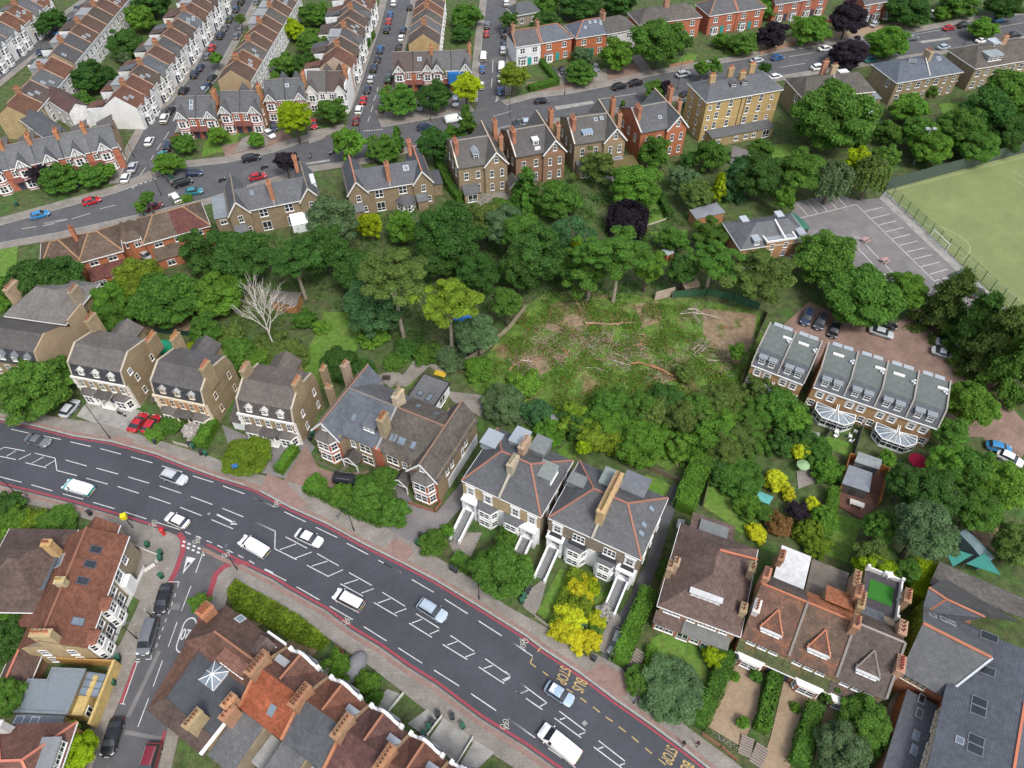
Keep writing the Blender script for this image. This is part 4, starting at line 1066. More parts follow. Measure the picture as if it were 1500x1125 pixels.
h.chim(xm + .2, 3.4, 8, 12.3, 1.0, 2.0, 4, (.3, .24, .15), (.42, .2, .1), rows=2); h.chim(xm - .3, 8.6, 8.5, 12.0, 1.0, 2.2, 6, (.46, .38, .27), (.5, .38, .26), rows=2); h.chim(.1, 10.5, 5, 11.5, .8, 1.5, 3, (.34, .25, .18), (.4, .2, .14)); h.chim(-1.6, 7.2, 0, 8.2, 1.0, 1.0, 3, (.33, .25, .16), (.5, .25, .12))
h.mb('lower_render', 'render', (.68, .69, .7)).box(w - .2, 3, 0, w - .12, D, 2.6)
for y in (3, 4.6, 8, 9.2): h.win(w - .18, y, 4.2 if y != 8 else 3, .8, 1.7, 90)
h.done()
h = House('annexe', 'flat roofed white annexe with two roof lights and a black edge, behind the gabled pair', 'annexe', v(3, 716, 318), v(3, 880, 380), 2.9, wall=(.74, .74, .75), wm='render')
w = h.w; b = h.px(v(3, 980, 235), 2.9).y
h.walls().box(0, 0, 0, w, b, 2.9); h.rp([(-.15, -.15, 3.0), (w + .15, -.15, 3.0), (w + .15, b + .15, 3.0), (-.15, b + .15, 3.0)], .25, m='felt', col=(.16, .16, .165))
for q in ((-.2, -.2, w + .2, -.08), (-.2, b + .08, w + .2, b + .2), (-.2, -.08, -.08, b + .08), (w + .08, -.08, w + .2, b + .08)): h.mb('edge_trim', 'trim', (.02, .02, .022)).box(q[0], q[1], 2.7, q[2], q[3], 3.12, 0, True)
h.skylight(v(3, 790, 297), 1.1, 1.1, (.05, .05, .05)); h.skylight(v(3, 850, 325), 1.0, 1.7, (.05, .05, .05)); h.win(w, b * .5, .3, 1.8, 2.1, 90, 'door'); h.done()
def stucco_pair(FL, FR, label, front, side, ridge_x, win_spec, roofs, hoods=False):
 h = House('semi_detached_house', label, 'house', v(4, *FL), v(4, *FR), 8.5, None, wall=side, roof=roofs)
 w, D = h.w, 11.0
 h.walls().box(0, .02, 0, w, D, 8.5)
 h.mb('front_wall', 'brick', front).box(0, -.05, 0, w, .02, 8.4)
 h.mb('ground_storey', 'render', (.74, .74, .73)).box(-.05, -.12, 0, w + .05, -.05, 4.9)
 h.hip(0, w, 0, D, 8.5, 11.7, ridge_x[0] + .4, w - ridge_x[1] + .2, 'x', .1, rcol=(.3, .14, .1))
 h.mb('party_parapet', 'render', (.36, .33, .27)).bar((w * .485, -.3, 8.65), (w * .485, 5.6, 11.9), .35, .3)
 for x, kind, ww in win_spec:
  h.win(x, -.05, 5.55, ww, 1.75, 0, kind)
  if hoods:
   h.mb('canopy', 'felt', (.03, .03, .035)).slab([(x - ww / 2 - .45, -.75, 5.15), (x + ww / 2 + .45, -.75, 5.15), (x + ww / 2 + .3, -.05, 5.45), (x - ww / 2 - .3, -.05, 5.45)], .08)
 for x in (w * .335, w * .68):
  h.bay(x, -.12, 3.5, 1.25, 0, [.6, 3.0, 4.95], 'flat', col=(.76, .76, .75), wh=1.5, rcol=(.12, .125, .13))
 for x in (1.55, w - 1.55):              # porch and long flight of steps
  p = MB()
  for sx in (-1.05, 1.05): p.box(x + sx - .2, -1.1, 0, x + sx + .2, -.12, 4.6)
  p.box(x - 1.35, -1.25, 4.6, x + 1.35, -.12, 5.05, 0, True); p.box(x - .85, -1.0, 0, x + .85, -.12, 2.05)
  p.build('porch', 'render', h.root, (.77, .77, .76)); h.door(x, -.14, 2.06, 1.1, 2.2, col=(.03, .04, .07))
  st = MB()
  n = 12
  for k in range(n):
   st.box(x - .7, -1.1 - (k + 1) * .36, 0, x + .7, -1.1 - k * .36, 2.05 - (k + 1) * (2.05 / (n + 1)), 0)
  st.build('steps', 'render', h.root, (.2, .2, .205))
  b = MB()
  for sx in (-.83, .83):
   b.bar((x + sx, -1.1, 2.45), (x + sx, -1.1 - n * .36 - .2, .55), .24, .9); b.box(x + sx - .17, -1.3 - n * .36 - .25, 0, x + sx + .17, -1.3 - n * .36 + .1, 1.1)
  b.build('balustrade', 'render', h.root, (.78, .78, .77))
 for y in (2.5, 5.5, 8.5): h.win(w, y, 5.6, .9, 1.6, 90); h.win(w, y + .7, 2.2, .9, 1.6, 90)
 for x in xs(1, w - 1, 4): h.win(x, D, 5.5, 1, 1.7, 180); h.win(x, D, 2, 1.1, 1.8, 180)
 return h
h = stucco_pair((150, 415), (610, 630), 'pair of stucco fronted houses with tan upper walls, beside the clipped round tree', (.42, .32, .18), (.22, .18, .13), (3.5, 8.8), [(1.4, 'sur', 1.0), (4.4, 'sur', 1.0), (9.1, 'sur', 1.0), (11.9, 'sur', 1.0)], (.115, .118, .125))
w = h.w
h.dormer(-.3, 7.6, 8.9, 2.8, 1.6, 2.6, 'flat', SILV, 'metal', ang=-90); h.dormer(4.7, 11.2, 9.0, 2.3, 1.9, 3, 'flat', SILV, 'metal', ang=180); h.dormer(8.2, 11.3, 9.0, 2.4, 1.9, 3, 'flat', FELT, 'felt', ang=180); h.dormer(w - 1.0, 6.3, 9.0, 2.8, 1.6, 2.6, 'flat', (.2, .225, .21), 'felt', ang=90)
h.chim(w * .485, 4.2, 9, 12.6, .95, 2.3, 5, (.4, .34, .25), (.5, .38, .27)); h.chim(w * .485, 7.9, 9, 12.6, .95, 2.6, 6, (.38, .27, .19), (.5, .36, .26)); h.done()
h = stucco_pair((660, 635), (1200, 880), 'pair of white stucco fronted houses with one long chimney stack, behind a yellow shrub border', (.235, .19, .14), (.24, .19, .135), (4.1, 9.7), [(1.5, 'sur', 1.1), (4.9, 'sash3', 1.9), (9.7, 'sash3', 1.9), (12.8, 'sur', 1.1)], (.125, .127, .133), True)
w = h.w
h.dormer(.2, 6.6, 9.1, 1.8, 1.3, 2.6, 'flat', FELT, 'felt', ang=-90); h.dormer(5.3, 10.2, 9.5, 1.6, 1.5, 3, 'flat', (.2, .235, .22), 'felt', ang=180); h.dormer(9.3, 11.2, 9.0, 3.6, 1.9, 3.4, 'flat', (.14, .15, .165), 'felt', ang=180)
for p in ((1262, 583), (1218, 677), (1202, 727)): h.skylight(v(4, *p), .8, 1.1)
h.chim(w * .487, 5.3, 8.8, 12.9, 1.1, 7.4, 18, (.47, .33, .17), (.33, .2, .1), rows=1); h.done()
# E: the brown hipped house with the green front lawn
h = House('house', 'brown tiled hipped house with a white strip dormer, above the round green lawn', 'house', v(5, 130, 545), v(5, 480, 675), 5.5, wall=(.42, .24, .12), roof=(.17, .115, .098), rm='tile')
h.walls().box(0, 0, 0, 10.4, 12.8, 5.5); h.hip(0, 10.4, 0, 12.8, 5.5, 9.2, 5.4, 4.2, 'y', .5); h.ridge((5.4, 8.9, 9.2), (11, 11.2, 6.2), (.47, .16, .09))
h.walls().box(1.2, 12.8, 0, 7, 16.2, 4.6); h.rp([(.9, 12.6, 5.0), (7.3, 12.6, 5.0), (7.3, 16.4, 4.6), (.9, 16.4, 4.6)], m='tile'); h.rp([(2.2, 12.4, 5.4), (6.4, 12.4, 5.4), (6.4, 15.4, 5.2), (2.2, 15.4, 5.2)], m='felt', col=(.2, .215, .21))
for x in (1.1, 2.3, 4.4, 6.0, 7.3, 8.8): h.win(x, 0, 3.55, 1.05, 1.15, 0, 'case')
h.mb('ground_storey', 'brick', (.4, .16, .09)).box(-.2, -1.5, 0, 9.9, 0, 2.6)
h.rp([(3.6, -1.75, 2.65), (10.1, -1.75, 2.65), (10.1, 0, 3.2), (3.6, 0, 3.2)], m='felt', col=(.2, .2, .19)); h.rp([(-.4, -1.75, 2.65), (3.5, -1.75, 2.65), (3.5, 0, 3.2), (-.4, 0, 3.2)], m='tile')
for x in (.7, 2.1, 5.7, 7.2, 8.7): h.win(x, -1.5, .7, 1.25, 1.5, 0, 'case')
h.win(4.0, -1.5, .2, 1.6, 2.2, 0, 'door')
h.dormer(5.2, 2.1, 6.95, 4.2, .8, .7, 'flat', (.5, .5, .5), 'felt', wn=5, wk='case')
h.chim(-.3, 4.6, 0, 8.2, .8, 1.5, 2, (.33, .24, .15)); h.chim(.3, 5.2, 5, 8.6, .7, 1.3, 2, (.4, .3, .2)); h.chim(10.2, 8.5, 5, 8.4, .8, 1.4, 2, (.36, .28, .17)); h.chim(10.3, 2.7, 5, 7.4, .8, 1.4, 2, (.36, .28, .17)); h.done()
# F: terrace of three mossy-roofed houses
FA, FB = v(5, 525, 690), v(5, 1220, 995)
_a, _b = G(FA, 5.5), G(FB, 5.5)
fl = ['terraced house with an orange mossed roof and white roof terrace, left of its row', 'terraced house with an orange ridged roof and a cluttered roof deck, middle of its row', 'terraced house with a brown roof and a fake grass roof terrace, beside the slate hall']
for k in range(3):
 a, b = _a.lerp(_b, k / 3 + (.002 if k else 0)), _a.lerp(_b, (k + 1) / 3)
 h = House('terraced_house', fl[k], 'house', a, b, 5.5, 'terrace of three houses by the hall', wall=(.31, .24, .13), roof=((.19, .11, .08), (.17, .115, .085), (.14, .11, .095))[k], rm='mossy_tile' if k < 2 else 'tile', world=True)
 w = h.w
 h.walls().box(0, 0, 0, w, 8.6, 5.5)
 h.rp([(0, -.45, 5.4), (w, -.45, 5.4), (w, 6, 9.4), (0, 6, 9.4)]); h.rp([(0, 9.0, 7.0), (w, 9.0, 7.0), (w, 6, 9.4), (0, 6, 9.4)], m='tile' if k != 1 else 'tile', col=(.13, .1, .085) if k != 1 else (.42, .16, .08))
 h.walls().face([(0, 0, 5.5), (0, 8.6, 5.5), (0, 8.6, 7.2), (0, 6, 9.3)]); h.walls().face([(w, 0, 5.5), (w, 8.6, 5.5), (w, 8.6, 7.2), (w, 6, 9.3)]); h.walls().box(0, 8.5, 5.5, w, 8.62, 7.0)
 # broad front gablet of the roof above the strip dormer
 cx = w * .5
 rc_ = (.4, .16, .09) if k < 2 else (.2, .17, .15)
 h.rp([(cx - 1.5, 1.0, 7.05), (cx + 1.5, 1.0, 7.05), (cx, 3.9, 8.35)], .1, col=(.16, .08, .06) if k < 2 else None)
 h.ridge((cx - 1.5, 1.1, 7.05), (cx, 3.9, 8.3), rc_, .2); h.ridge((cx + 1.5, 1.1, 7.05), (cx, 3.9, 8.3), rc_, .2)
 h.dormer(cx, 1.0, 6.3, 2.6, .7, .8, 'flat', (.5, .5, .5), 'felt', wn=3, wk='case')
 h.ridge((0, 6, 9.4), (w, 6, 9.4), (.4, .15, .08) if k < 2 else (.3, .25, .22))
 h.mb('party_parapet', 'render', (.2, .18, .16)).bar((w, -.3, 5.6), (w, 6, 9.55), .3, .2)
 for x in (cx - 1.6, cx - .1, cx + 1.4): h.win(x, 0, 3.6, 1.15, 1.25, 0, 'sash')
 h.mb('ground_storey', 'brick', (.4, .17, .1) if k < 2 else (.3, .22, .13)).box(0, -1.2, 0, w, 0, 2.5)
 h.rp([(0, -1.45, 2.55), (w, -1.45, 2.55), (w, 0, 3.25), (0, 0, 3.25)], name='porch_roof', m='mossy_tile', col=(.1, .12, .05) if k < 2 else (.12, .1, .09))
 h.trim().box(0, -1.56, 2.4, w, -1.45, 2.52, 0, True)
 bx = w * (.36 if k != 1 else .62)
 h.bay(bx, -1.2, 3.6, .9, 0, [.7, 2.45], 'flat', col=(.4, .17, .1), m='brick', wh=1.5, rcol=(.75, .73, .7), band=None)
 h.door(w * (.85 if k != 1 else .14), -1.22, .1)
 if k == 0:
  h.mb('rear_wing', 'brick', (.3, .21, .14)).box(1.9, 8.62, 0, 5.9, 15.2, 5.6); h.rp([(1.8, 8.7, 5.7), (6, 8.7, 5.7), (6, 15.3, 5.7), (1.8, 15.3, 5.7)], .2, 'flat_roof', 'felt', (.72, .72, .73)); h.chim(1.9, 12.5, 4, 7.4, .7, 1.8, 3, (.3, .16, .1)); h.chim(.2, 7, 6, 10.6, .8, 1.8, 4, (.4, .2, .13)); h.chim(.4, 3.2, 5, 8.2, .8, 1.9, 4, (.62, .58, .54), (.42, .14, .08))
 if k == 1:
  h.mb('rear_wing', 'brick', (.3, .21, .14)).box(.3, 8.62, 0, 5.2, 15.4, 4.9); h.rp([(.2, 8.7, 5.0), (5.3, 8.7, 5.0), (5.3, 15.5, 5.0), (.2, 15.5, 5.0)], .2, 'roof_deck', 'boards', (.2, .17, .14)); h.chim(w - .3, 10.5, 4, 9.6, .8, 2.0, 4, (.36, .2, .12)); h.chim(w - .3, 13.4, 4, 7.6, .8, 2.6, 4, (.34, .22, .13)); h.chim(w - .2, 5.4, 7, 10.7, .8, 1.8, 4, (.36, .2, .12))
  h.rp([(2.2, 8.0, 8.4), (5.8, 8.0, 8.4), (5.8, 10.8, 7.5), (2.2, 10.8, 7.5)], m='tile', col=(.45, .17, .085)); h.walls().box(2.3, 8.6, 5, 5.7, 10.6, 7.3)
 if k == 2:
  h.mb('rear_wing', 'brick', (.26, .21, .15)).box(1.2, 8.62, 0, 5.9, 17, 5.4); h.rp([(1.3, 11, 5.5), (5.8, 11, 5.5), (5.8, 16.9, 5.5), (1.3, 16.9, 5.5)], .2, 'roof_terrace', 'felt', (.085, .075, .085)); h.rp([(1.9, 12.6, 5.56), (5.1, 12.6, 5.56), (5.1, 15.6, 5.56), (1.9, 15.6, 5.56)], .04, 'artificial_grass', 'cloth', (.04, .2, .025)); h.rp([(1.3, 8.7, 6.4), (4.2, 8.7, 6.4), (4.2, 11, 5.9), (1.3, 11, 5.9)], m='slate', col=(.14, .155, .18))
  B_ = h.mb('balustrade', 'render', (.66, .65, .62))
  for q in ((1.2, 16.8, 5.9, 17.02), (5.7, 11, 5.92, 16.8)): B_.box(q[0], q[1], 5.5, q[2], q[3], 6.3)
  for q in ((1.2, 16.9), (5.8, 16.9), (5.8, 14), (5.8, 11), (3.5, 16.9)): B_.box(q[0] - .2, q[1] - .2, 5.4, q[0] + .2, q[1] + .2, 6.7)
  h.chim(6.2, 13.8, 3, 7.8, .8, 2.0, 4, (.36, .22, .14), (.4, .1, .06)); h.chim(.3, 9.6, 5, 9.2, .8, 2.6, 5, (.34, .24, .13)); h.chim(w - .3, 8.3, 4, 8.8, .9, 2.0, 3, (.4, .25, .17)); h.chim(w + .1, 3.4, 3, 8.6, .9, 2.2, 5, (.42, .24, .16), (.5, .1, .07))
  h.rp([(3.4, 7.2, 8.2), (w + .3, 5.6, 7.4), (w + .3, 8.6, 6.6), (4.6, 9.0, 7.0)], m='tile')
 h.done()
# G: hall and school-like slate range at the lower right
h = House('hall', 'ivy clad slate hall with orange ridge tiles joined to a wide grey low pitched roof', 'hall', v(6, 430, 640), v(6, 625, 750), 6.0, wall=(.36, .15, .085), roof=(.115, .12, .125))
P6 = lambda x, y, z: h.px(v(6, x, y), z)
h.walls().box(-.3, .1, 0, 11, 11.5, 5.9)
h.rp([(-.4, -.3, 6.0), (4.9, -.3, 6.0), (7.6, 5.7, 10), (-.7, 5.4, 10)]); h.rp([(-.7, 5.4, 10), (7.6, 5.7, 10), (9, 11.5, 6.0), (-.4, 11.5, 6.0)], col=(.13, .135, .145)); h.ridge((-.7, 5.4, 10.02), (7.5, 5.7, 10.02), (.38, .15, .09), .4)
n_ = 2600; g_ = np.random.default_rng(3); yy = g_.uniform(.2, 11.3, n_); zz = g_.uniform(0, 1, n_) * np.where(yy < 5.4, 5.9 + yy / 5.4 * 4, 9.9 - (yy - 5.4) / 6.1 * 4)
link('ivy', leaf_mesh('ivy', np.stack([np.full(n_, -.42), yy, zz], 1) + g_.normal(0, .06, (n_, 3)), unit(g_.normal(size=(n_, 3)) * .5 + np.array([-1, 0, .3])), .2, g_), h.root, LEAFCOL['ey'])
h.walls().face([(-.32, 0, 5.9), (-.32, 11.5, 5.9), (-.32, 5.4, 9.9)])
for x in (.5, 1.25, 2.0, 2.75): h.win(x, .1, 4.3, .62, 1.2, 0, 'sash', col=(.7, .62, .48))
h.mb('stone_band', 'render', (.6, .5, .38)).box(0, .02, 3.95, 3.3, .1, 4.2, 0, True)
ex, rx = 4.6, 12.4
h.rp([(ex - .4, 10.2, 7.0), (ex + .9, -26, 7.0), (rx + .9, -26, 8.7), (rx - .3, 10.2, 8.7)], m='slate', col=(.1, .112, .135), name='main_roof')
h.rp([(rx - .3, 10.2, 8.7), (rx + .9, -26, 8.7), (rx + 9, -26, 7.0), (rx + 8, 10.2, 7.0)], m='slate', col=(.1, .112, .135), name='main_roof')
h.ridge((rx + .9, -26, 8.72), (rx + .0, 3, 8.72), (.47, .16, .09), .3)
h.walls().box(5.4, -25, 0, 20, 10, 6.9)
h.mb('stone_band', 'render', (.6, .48, .34)).box(5.2, -14, 4.3, 5.4, -1.2, 5.6, 0, True)
for y in (-2, -3.1, -4.2, -6.5, -7.6, -8.7, -9.8, -11.5, -12.6): h.win(5.2, y, 4.35, .8, 1.15, -90, 'sash', col=(.7, .62, .48))
h.mb('low_wing', 'brick', (.33, .15, .09)).box(1.6, -22, 0, 5.35, -.6, 3.7); h.rp([(1.5, -22, 3.8), (5.2, -22, 4.1), (5.2, -.7, 4.1), (1.5, -.7, 3.8)], .15, 'low_roof', 'slate', (.105, .115, .135))
for p, g_ in (((520, 775), 'glass'), ((507, 847), 'glass'), ((490, 960), 'sky_glass'), ((480, 1033), 'sky_glass')): h.skylight(v(6, *p), .8, 1.3, (.3, .31, .33), g_)
for p in ((812, 790), (806, 835), (795, 983), (790, 1030), (862, 460), (846, 630)): h.skylight(v(6, *p), 1.2, 1.7 if p[0] < 830 else 2.0, (.2, .21, .22), 'glass')
h.skylight(v(6, 712, 985), .9, .9, (.4, .42, .44))
h.mb('valley_lead', 'metal', (.55, .58, .6)).bar((4.9, -.25, 6.25), (7.6, 5.7, 10.1), .25, .06)
# the second, parallel slate roof and the long mossy range behind
a, b, c_, d_ = P6(555, 210, 9), P6(645, 270, 9), P6(840, 360, 9), P6(545, 330, 6.5)
h.walls().box(a.x + 1.5, 11.6, 0, c_.x, 14.5, 4.6)
h.rp([P6(520, 330, 6.5), P6(720, 380, 6.5), P6(840, 362, 9), b], col=(.13, .14, .155)); h.rp([P6(520, 330, 6.5), b, a], col=(.14, .15, .165)); h.rp([a, b, c_, P6(1010, 380, 6.4), P6(640, 165, 6.4)], col=(.085, .082, .08))
for p, q in ((a, b), (b, c_), (P6(545, 332, 6.6), b)): h.ridge(p, q, (.38, .15, .09), .3)
h.rp([P6(560, 190, 5.2), P6(1120, 395, 5.2), P6(1120, 300, 4.0), P6(610, 78, 4.0)], col=(.17, .155, .14), m='tile');
for p in ((575, 350), (630, 372), (672, 390)): h.skylight(v(6, *p), .9, 1.1, (.5, .52, .54))
h.done()
# ------------------------------------------------------------------ brick townhouses with conservatories
def townhouse(a, b, label, first, last, flip, k):
 h = House('town_house', label, 'house', a, b, 5.6, 'brick townhouses round the brick court', wall=(.43, .255, .125), roof=(.125, .135, .15), world=True)
 w, D = h.w, 9.4
 h.walls().box(0, 0, 0, w, D, 5.6)
 i = 1.7
 h.rp([(0, -.15, 5.6), (w, -.15, 5.6), (w, i, 8.2), (0, i, 8.2)], name='mansard'); h.rp([(0, i, 8.25), (w, i, 8.25), (w, D - .9, 8.25), (0, D - .9, 8.25)], .1, 'flat_roof', 'felt', (.165, .185, .175)); h.rp([(0, D, 5.6), (w, D, 5.6), (w, D - .9, 8.2), (0, D - .9, 8.2)], name='rear_mansard')
 h.trim().box(0, -.3, 5.3, w, -.15, 5.5, 0, True)
 cop = h.mb('parapet', 'render', (.33, .3, .27))
 for x, on in ((0, first), (w, True)):
  if not on: continue
  s0 = .22
  for p, q in (((x, -.1, 5.7), (x, i, 8.45)), ((x, i, 8.45), (x, D - .8, 8.45)), ((x, D - .8, 8.45), (x, D, 5.8))): cop.bar(p, q, s0, .3)
  h.walls().face([(x + (.05 if x else -.05), 0, 5.5), (x + (.05 if x else -.05), D, 5.5), (x + (.05 if x else -.05), D - .9, 8.2), (x + (.05 if x else -.05), i, 8.2)])
 for x in (w * .3, w * .68):
  h.dormer(x, .35, 5.9, 1.25, 1.55, 2.6, 'flat', (.3, .325, .345), 'metal', wk='sash', cheek='slate'); h.dormer(x, D - .15, 6.2, 1.3, 1.9, 2.0, 'flat', (.42, .45, .47), 'metal', ang=180, cheek='metal')
  h.win(x, 0, 3.35, .95, 1.3, 0, 'sash', col=(.78, .77, .74))
  s_ = h.mb('window_surround', 'render', (.74, .72, .68))
  s_.box(x - .72, -.05, 3.15, x - .5, 0, 4.85); s_.box(x + .5, -.05, 3.15, x + .72, 0, 4.85); s_.box(x - .72, -.06, 4.68, x + .72, 0, 4.9, 0, True)
  h.win(x, D, 3.3, 1, 1.3, 180)
 gx = w * (.16 if not flip else .84)
 h.win(gx, 0, .9, 1.0, 1.4)
 for z in range(3): h.mb('quoin', 'render', (.66, .63, .57)).box((-.06 if not flip else w - .25), -.08, .2 + z * .8, (.25 if not flip else w + .06), 0, .7 + z * .8, 0, True)
 lt = MB(); x = w * (.3 if k % 2 == 0 else .7); y0 = 6.1
 lt.box(x - .3, y0, 8.25, x + 1.5, y0 + .45, 8.5); lt.build('roof_light', 'trim', h.root, (.76, .75, .7))
 vt = MB()
 for q in ((w * .92, 5.2), (w * .92, 5.9), (w * .85, 5.5)): vt.tube((q[0], q[1], 8.2), (q[0], q[1], 8.6), .12, .12, 8); vt.tube((q[0], q[1], 8.6), (q[0], q[1], 8.7), .2, .2, 8)
 vt.build('roof_vent', 'trim', h.root, (.6, .61, .62))
 # conservatory: half an octagon of glass with white ribs
 cx = w * (.66 if not flip else .34)
 sx = 1 if not flip else -1
 W2 = w * .66
 xa, xb = (w - W2, w) if not flip else (0, W2)
 base = [(xa, 0), (xa, -1.7), (xa + W2 * .42, -3.1), (xb, -3.1), (xb, 0)] if not flip else [(xa, 0), (xa, -3.1), (xb - W2 * .42, -3.1), (xb, -1.7), (xb, 0)]
 cz, top = 2.1, 3.15
 apex = Vector((xb - .15 if not flip else xa + .15, -1.4, top))
 g, f = MB(), MB()
 f.prism([(q[0], q[1]) for q in base], 0, .55)
 pts = [Vector((q[0], q[1], cz)) for q in base]
 for p, q in zip(pts[:-1], pts[1:]):
  g.face([(p.x, p.y, .55), (q.x, q.y, .55), tuple(q), tuple(p)], 1)
  f.bar((p.x, p.y, cz), (q.x, q.y, cz), .14, .16); f.bar((p.x, p.y, 1.45), (q.x, q.y, 1.45), .08, .08)
  n = max(1, int((q - p).length / .75))
  for j in range(n + 1):
   c = p.lerp(q, j / n)
   f.bar((c.x, c.y, .5), (c.x, c.y, cz), .1, .1)
   f.bar(tuple(c + Vector((0, 0, .05))), tuple(apex + Vector((0, 0, .05))), .1, .1)
  g.face([tuple(p), tuple(q), tuple(apex)], 0)
 f.bar((apex.x, 0, top + .05), tuple(apex), .12, .14)
 o = f.build('conservatory', 'trim', h.root, (.8, .8, .79))
 g.build('glazing', ['sky_glass', 'glass'], o)
 return h
A_ = lambda x, y: T('23', (x, y))[0]
a, b = G(A_(345, 95), 5.6), G(A_(1025, 325), 5.6)
TL = ['brick townhouse at the left end of the block of four, beside the narrow gap', 'brick townhouse second from the gap, above the white garden chairs', 'brick townhouse behind the artificial lawn and grey patio', 'brick townhouse at the right end of its block, above the red parasol']
for k in range(4):
 h = townhouse(a.lerp(b, k / 4), a.lerp(b, (k + 1) / 4), TL[k], k == 0, True, k % 2 == 1, k); h.done()
B_ = lambda x, y: T('13', (x, y))[0]
a, b = G(B_(5, 985), 5.6), G(B_(290, 1095), 5.6)
for k in range(2):
 h = townhouse(a.lerp(b, k / 2), a.lerp(b, (k + 1) / 2), ['brick townhouse of the shorter block, next to the cleared land', 'brick townhouse of the shorter block, next to the gap and parked cars'][k], k == 0, True, k % 2 == 1, k + 1); h.done()
# small block of flats by the car park
h = House('apartment_building', 'orange brick flats with a grey hipped roof and parapet bay beside the car park', 'flats', B_(75, 335), B_(315, 300), 6.0, wall=(.43, .24, .12), roof=(.135, .14, .15))
h.walls().box(-5.2, 0, 2.4, 10, 8.6, 6.0); h.mb('ground_storey', 'render', (.6, .58, .54)).box(-5.22, -.02, 0, 10.02, 8.62, 2.4)
h.hip(-5.2, 10, 0, 8.6, 6.0, 8.7, 5, 4, 'x', .3)
h.mb('parapet_bay', 'brick', (.43, .24, .12)).box(0.2, -.35, 2.4, 6.6, 2.6, 6.9); h.rp([(.2, -.3, 6.95), (6.6, -.3, 6.95), (6.6, 2.6, 6.95), (.2, 2.6, 6.95)], .08, 'bay_roof', 'metal', (.42, .45, .48))
for q in ((0, -.5, 6.8, -.2), (0, -.2, .3, 2.6), (6.5, -.2, 6.8, 2.6)): h.mb('coping', 'render', (.7, .69, .66)).box(q[0], q[1], 6.85, q[2], q[3], 7.2, 0, True)
h.mb('coping', 'render', (.7, .69, .66)).bar((4.2, -.2, 7.2), (3.4, 4.2, 8.85), .3, .3)
for x in (1.6, 4.6): h.win(x, -.35, 5.0, .9, 1.3); h.win(x, -.35, 2.9, .9, 1.4)
h.win(8.3, 0, 3.2, 1, 1.5); h.dormer(8.2, .2, 6.1, 1.3, 1.2, 2.2, 'flat', (.4, .43, .46), 'metal'); h.dormer(-1.8, .2, 6.1, 1.3, 1.2, 2.2, 'flat', (.4, .43, .46), 'metal'); h.win(8.0, -.02, .6, 1.8, 1.5, 0, 'case'); h.win(2.6, -.02, .6, 1.8, 1.5, 0, 'case')
for x in (-1.5, 6.5): h.dormer(x, 8.4, 6.1, 1.3, 1.2, 2.2, 'flat', (.5, .53, .56), 'metal', ang=180)
h.done()
# ------------------------------------------------------------------ lower left corner
h = House('terraced_house', 'long brown tiled corner house with four roof lights, beside the side street', 'house', v(7, 365, 605), v(7, 540, 135), 6.0, wall=(.29, .24, .165), roof=(.21, .088, .055), rm='tile')
w = h.w
h.walls().box(0, 0, 0, w, 8.6, 6.0); h.gable(0, w, 0, 8.6, 6.0, 8.7, 'x', .3, rcol=(.24, .11, .07), k=.53)
h.mb('south_wall', 'brick', (.4, .3, .17)).box(-.06, .1, 0, 0, 8.5, 5.9)
for x in (3.2, 8.0):
 for z in (.8, 3.7): h.win(x + .2, 0, z, 1.7, 1.8, 0, 'sash2')
for x in (2.0, 6.6):
 h.bay(x - .6, 0, 2.6, .9, 0, [.8, 3.7, 5.6], 'hip', wh=1.6, rh=.9, rcol=(.21, .088, .055), rm='tile')
h.win(10.6, 0, 3.4, 1.6, 1.9, 0, 'arch'); h.win(13.2, 0, 3.6, 1, 1.6); h.mb('upper_bay', 'render', WHITE).box(9.6, -.9, 0, 11.6, 0, 3.0)
h.walls().box(w - .01, 2.0, 0, w + 2.0, 6.4, 5.6); h.gable(w - .01, w + 2.0, 2.0, 6.4, 5.9, 8.3, 'x', .25, ends=(0, 1))
for p, g_ in (((410, 190), 'glass'), ((386, 253), 'glass'), ((354, 324), 'glass'), ((333, 498), 'sky_glass')): h.skylight(v(7, *p), 1.1, 1.5, (.1, .1, .13), g_)
h.chim(.3, 3.9, 6, 10, .9, 2.6, 4, (.42, .32, .18), (.55, .2, .08)); h.chim(7.6, 4.6, 8, 9.6, .9, 1.2, 2, (.45, .38, .22), (.55, .45, .12))
h.mb('rear_wing', 'brick', (.3, .2, .13)).box(8, 8.6, 0, 13.5, 12.6, 5.5); h.rp([(7.8, 8.4, 6.4), (13.7, 8.4, 6.4), (13.7, 12.8, 6.0), (7.8, 12.8, 6.0)], m='felt', col=(.115, .125, .14)); h.skylight(v(7, 252, 240), 2.0, 2.0, (.5, .5, .5)); h.mb('rear_wing', 'brick', (.3, .2, .13)).box(3, 8.6, 0, 8, 12, 4.4); h.rp([(3, 8.5, 5.8), (7.8, 8.5, 5.8), (7.8, 12.2, 4.4), (3, 12.2, 4.4)], m='tile')
for y in (2.4, 6.2): h.win(-.06, y, 3.4, 1.1, 1.6, -90); h.win(-.06, y, .8, 1.1, 1.6, -90)
h.door(5.0, 0, .1); h.done()
P7 = lambda H_, x, y, z: H_.px(v(7, x, y), z)
h = House('modern_house', 'low modern yellow brick house with flat grey zinc roofs and white roof lights', 'house', v(7, 375, 925), v(7, 480, 660), 2.6, wall=(.5, .37, .14))
h.walls().prism([(0.6, 2.6), (.7, 9.4), (4.5, 9.4), (4.5, 6.8), (6, 6.8), (6, 2.6)], 0, 3.4)
h.rp([(.5, 2.5, 3.5), (6.1, 2.5, 3.5), (6.1, 6.9, 3.5), (4.6, 6.9, 3.5), (4.6, 9.5, 3.5), (.6, 9.5, 3.5)], .25, m='metal', col=(.3, .345, .38))
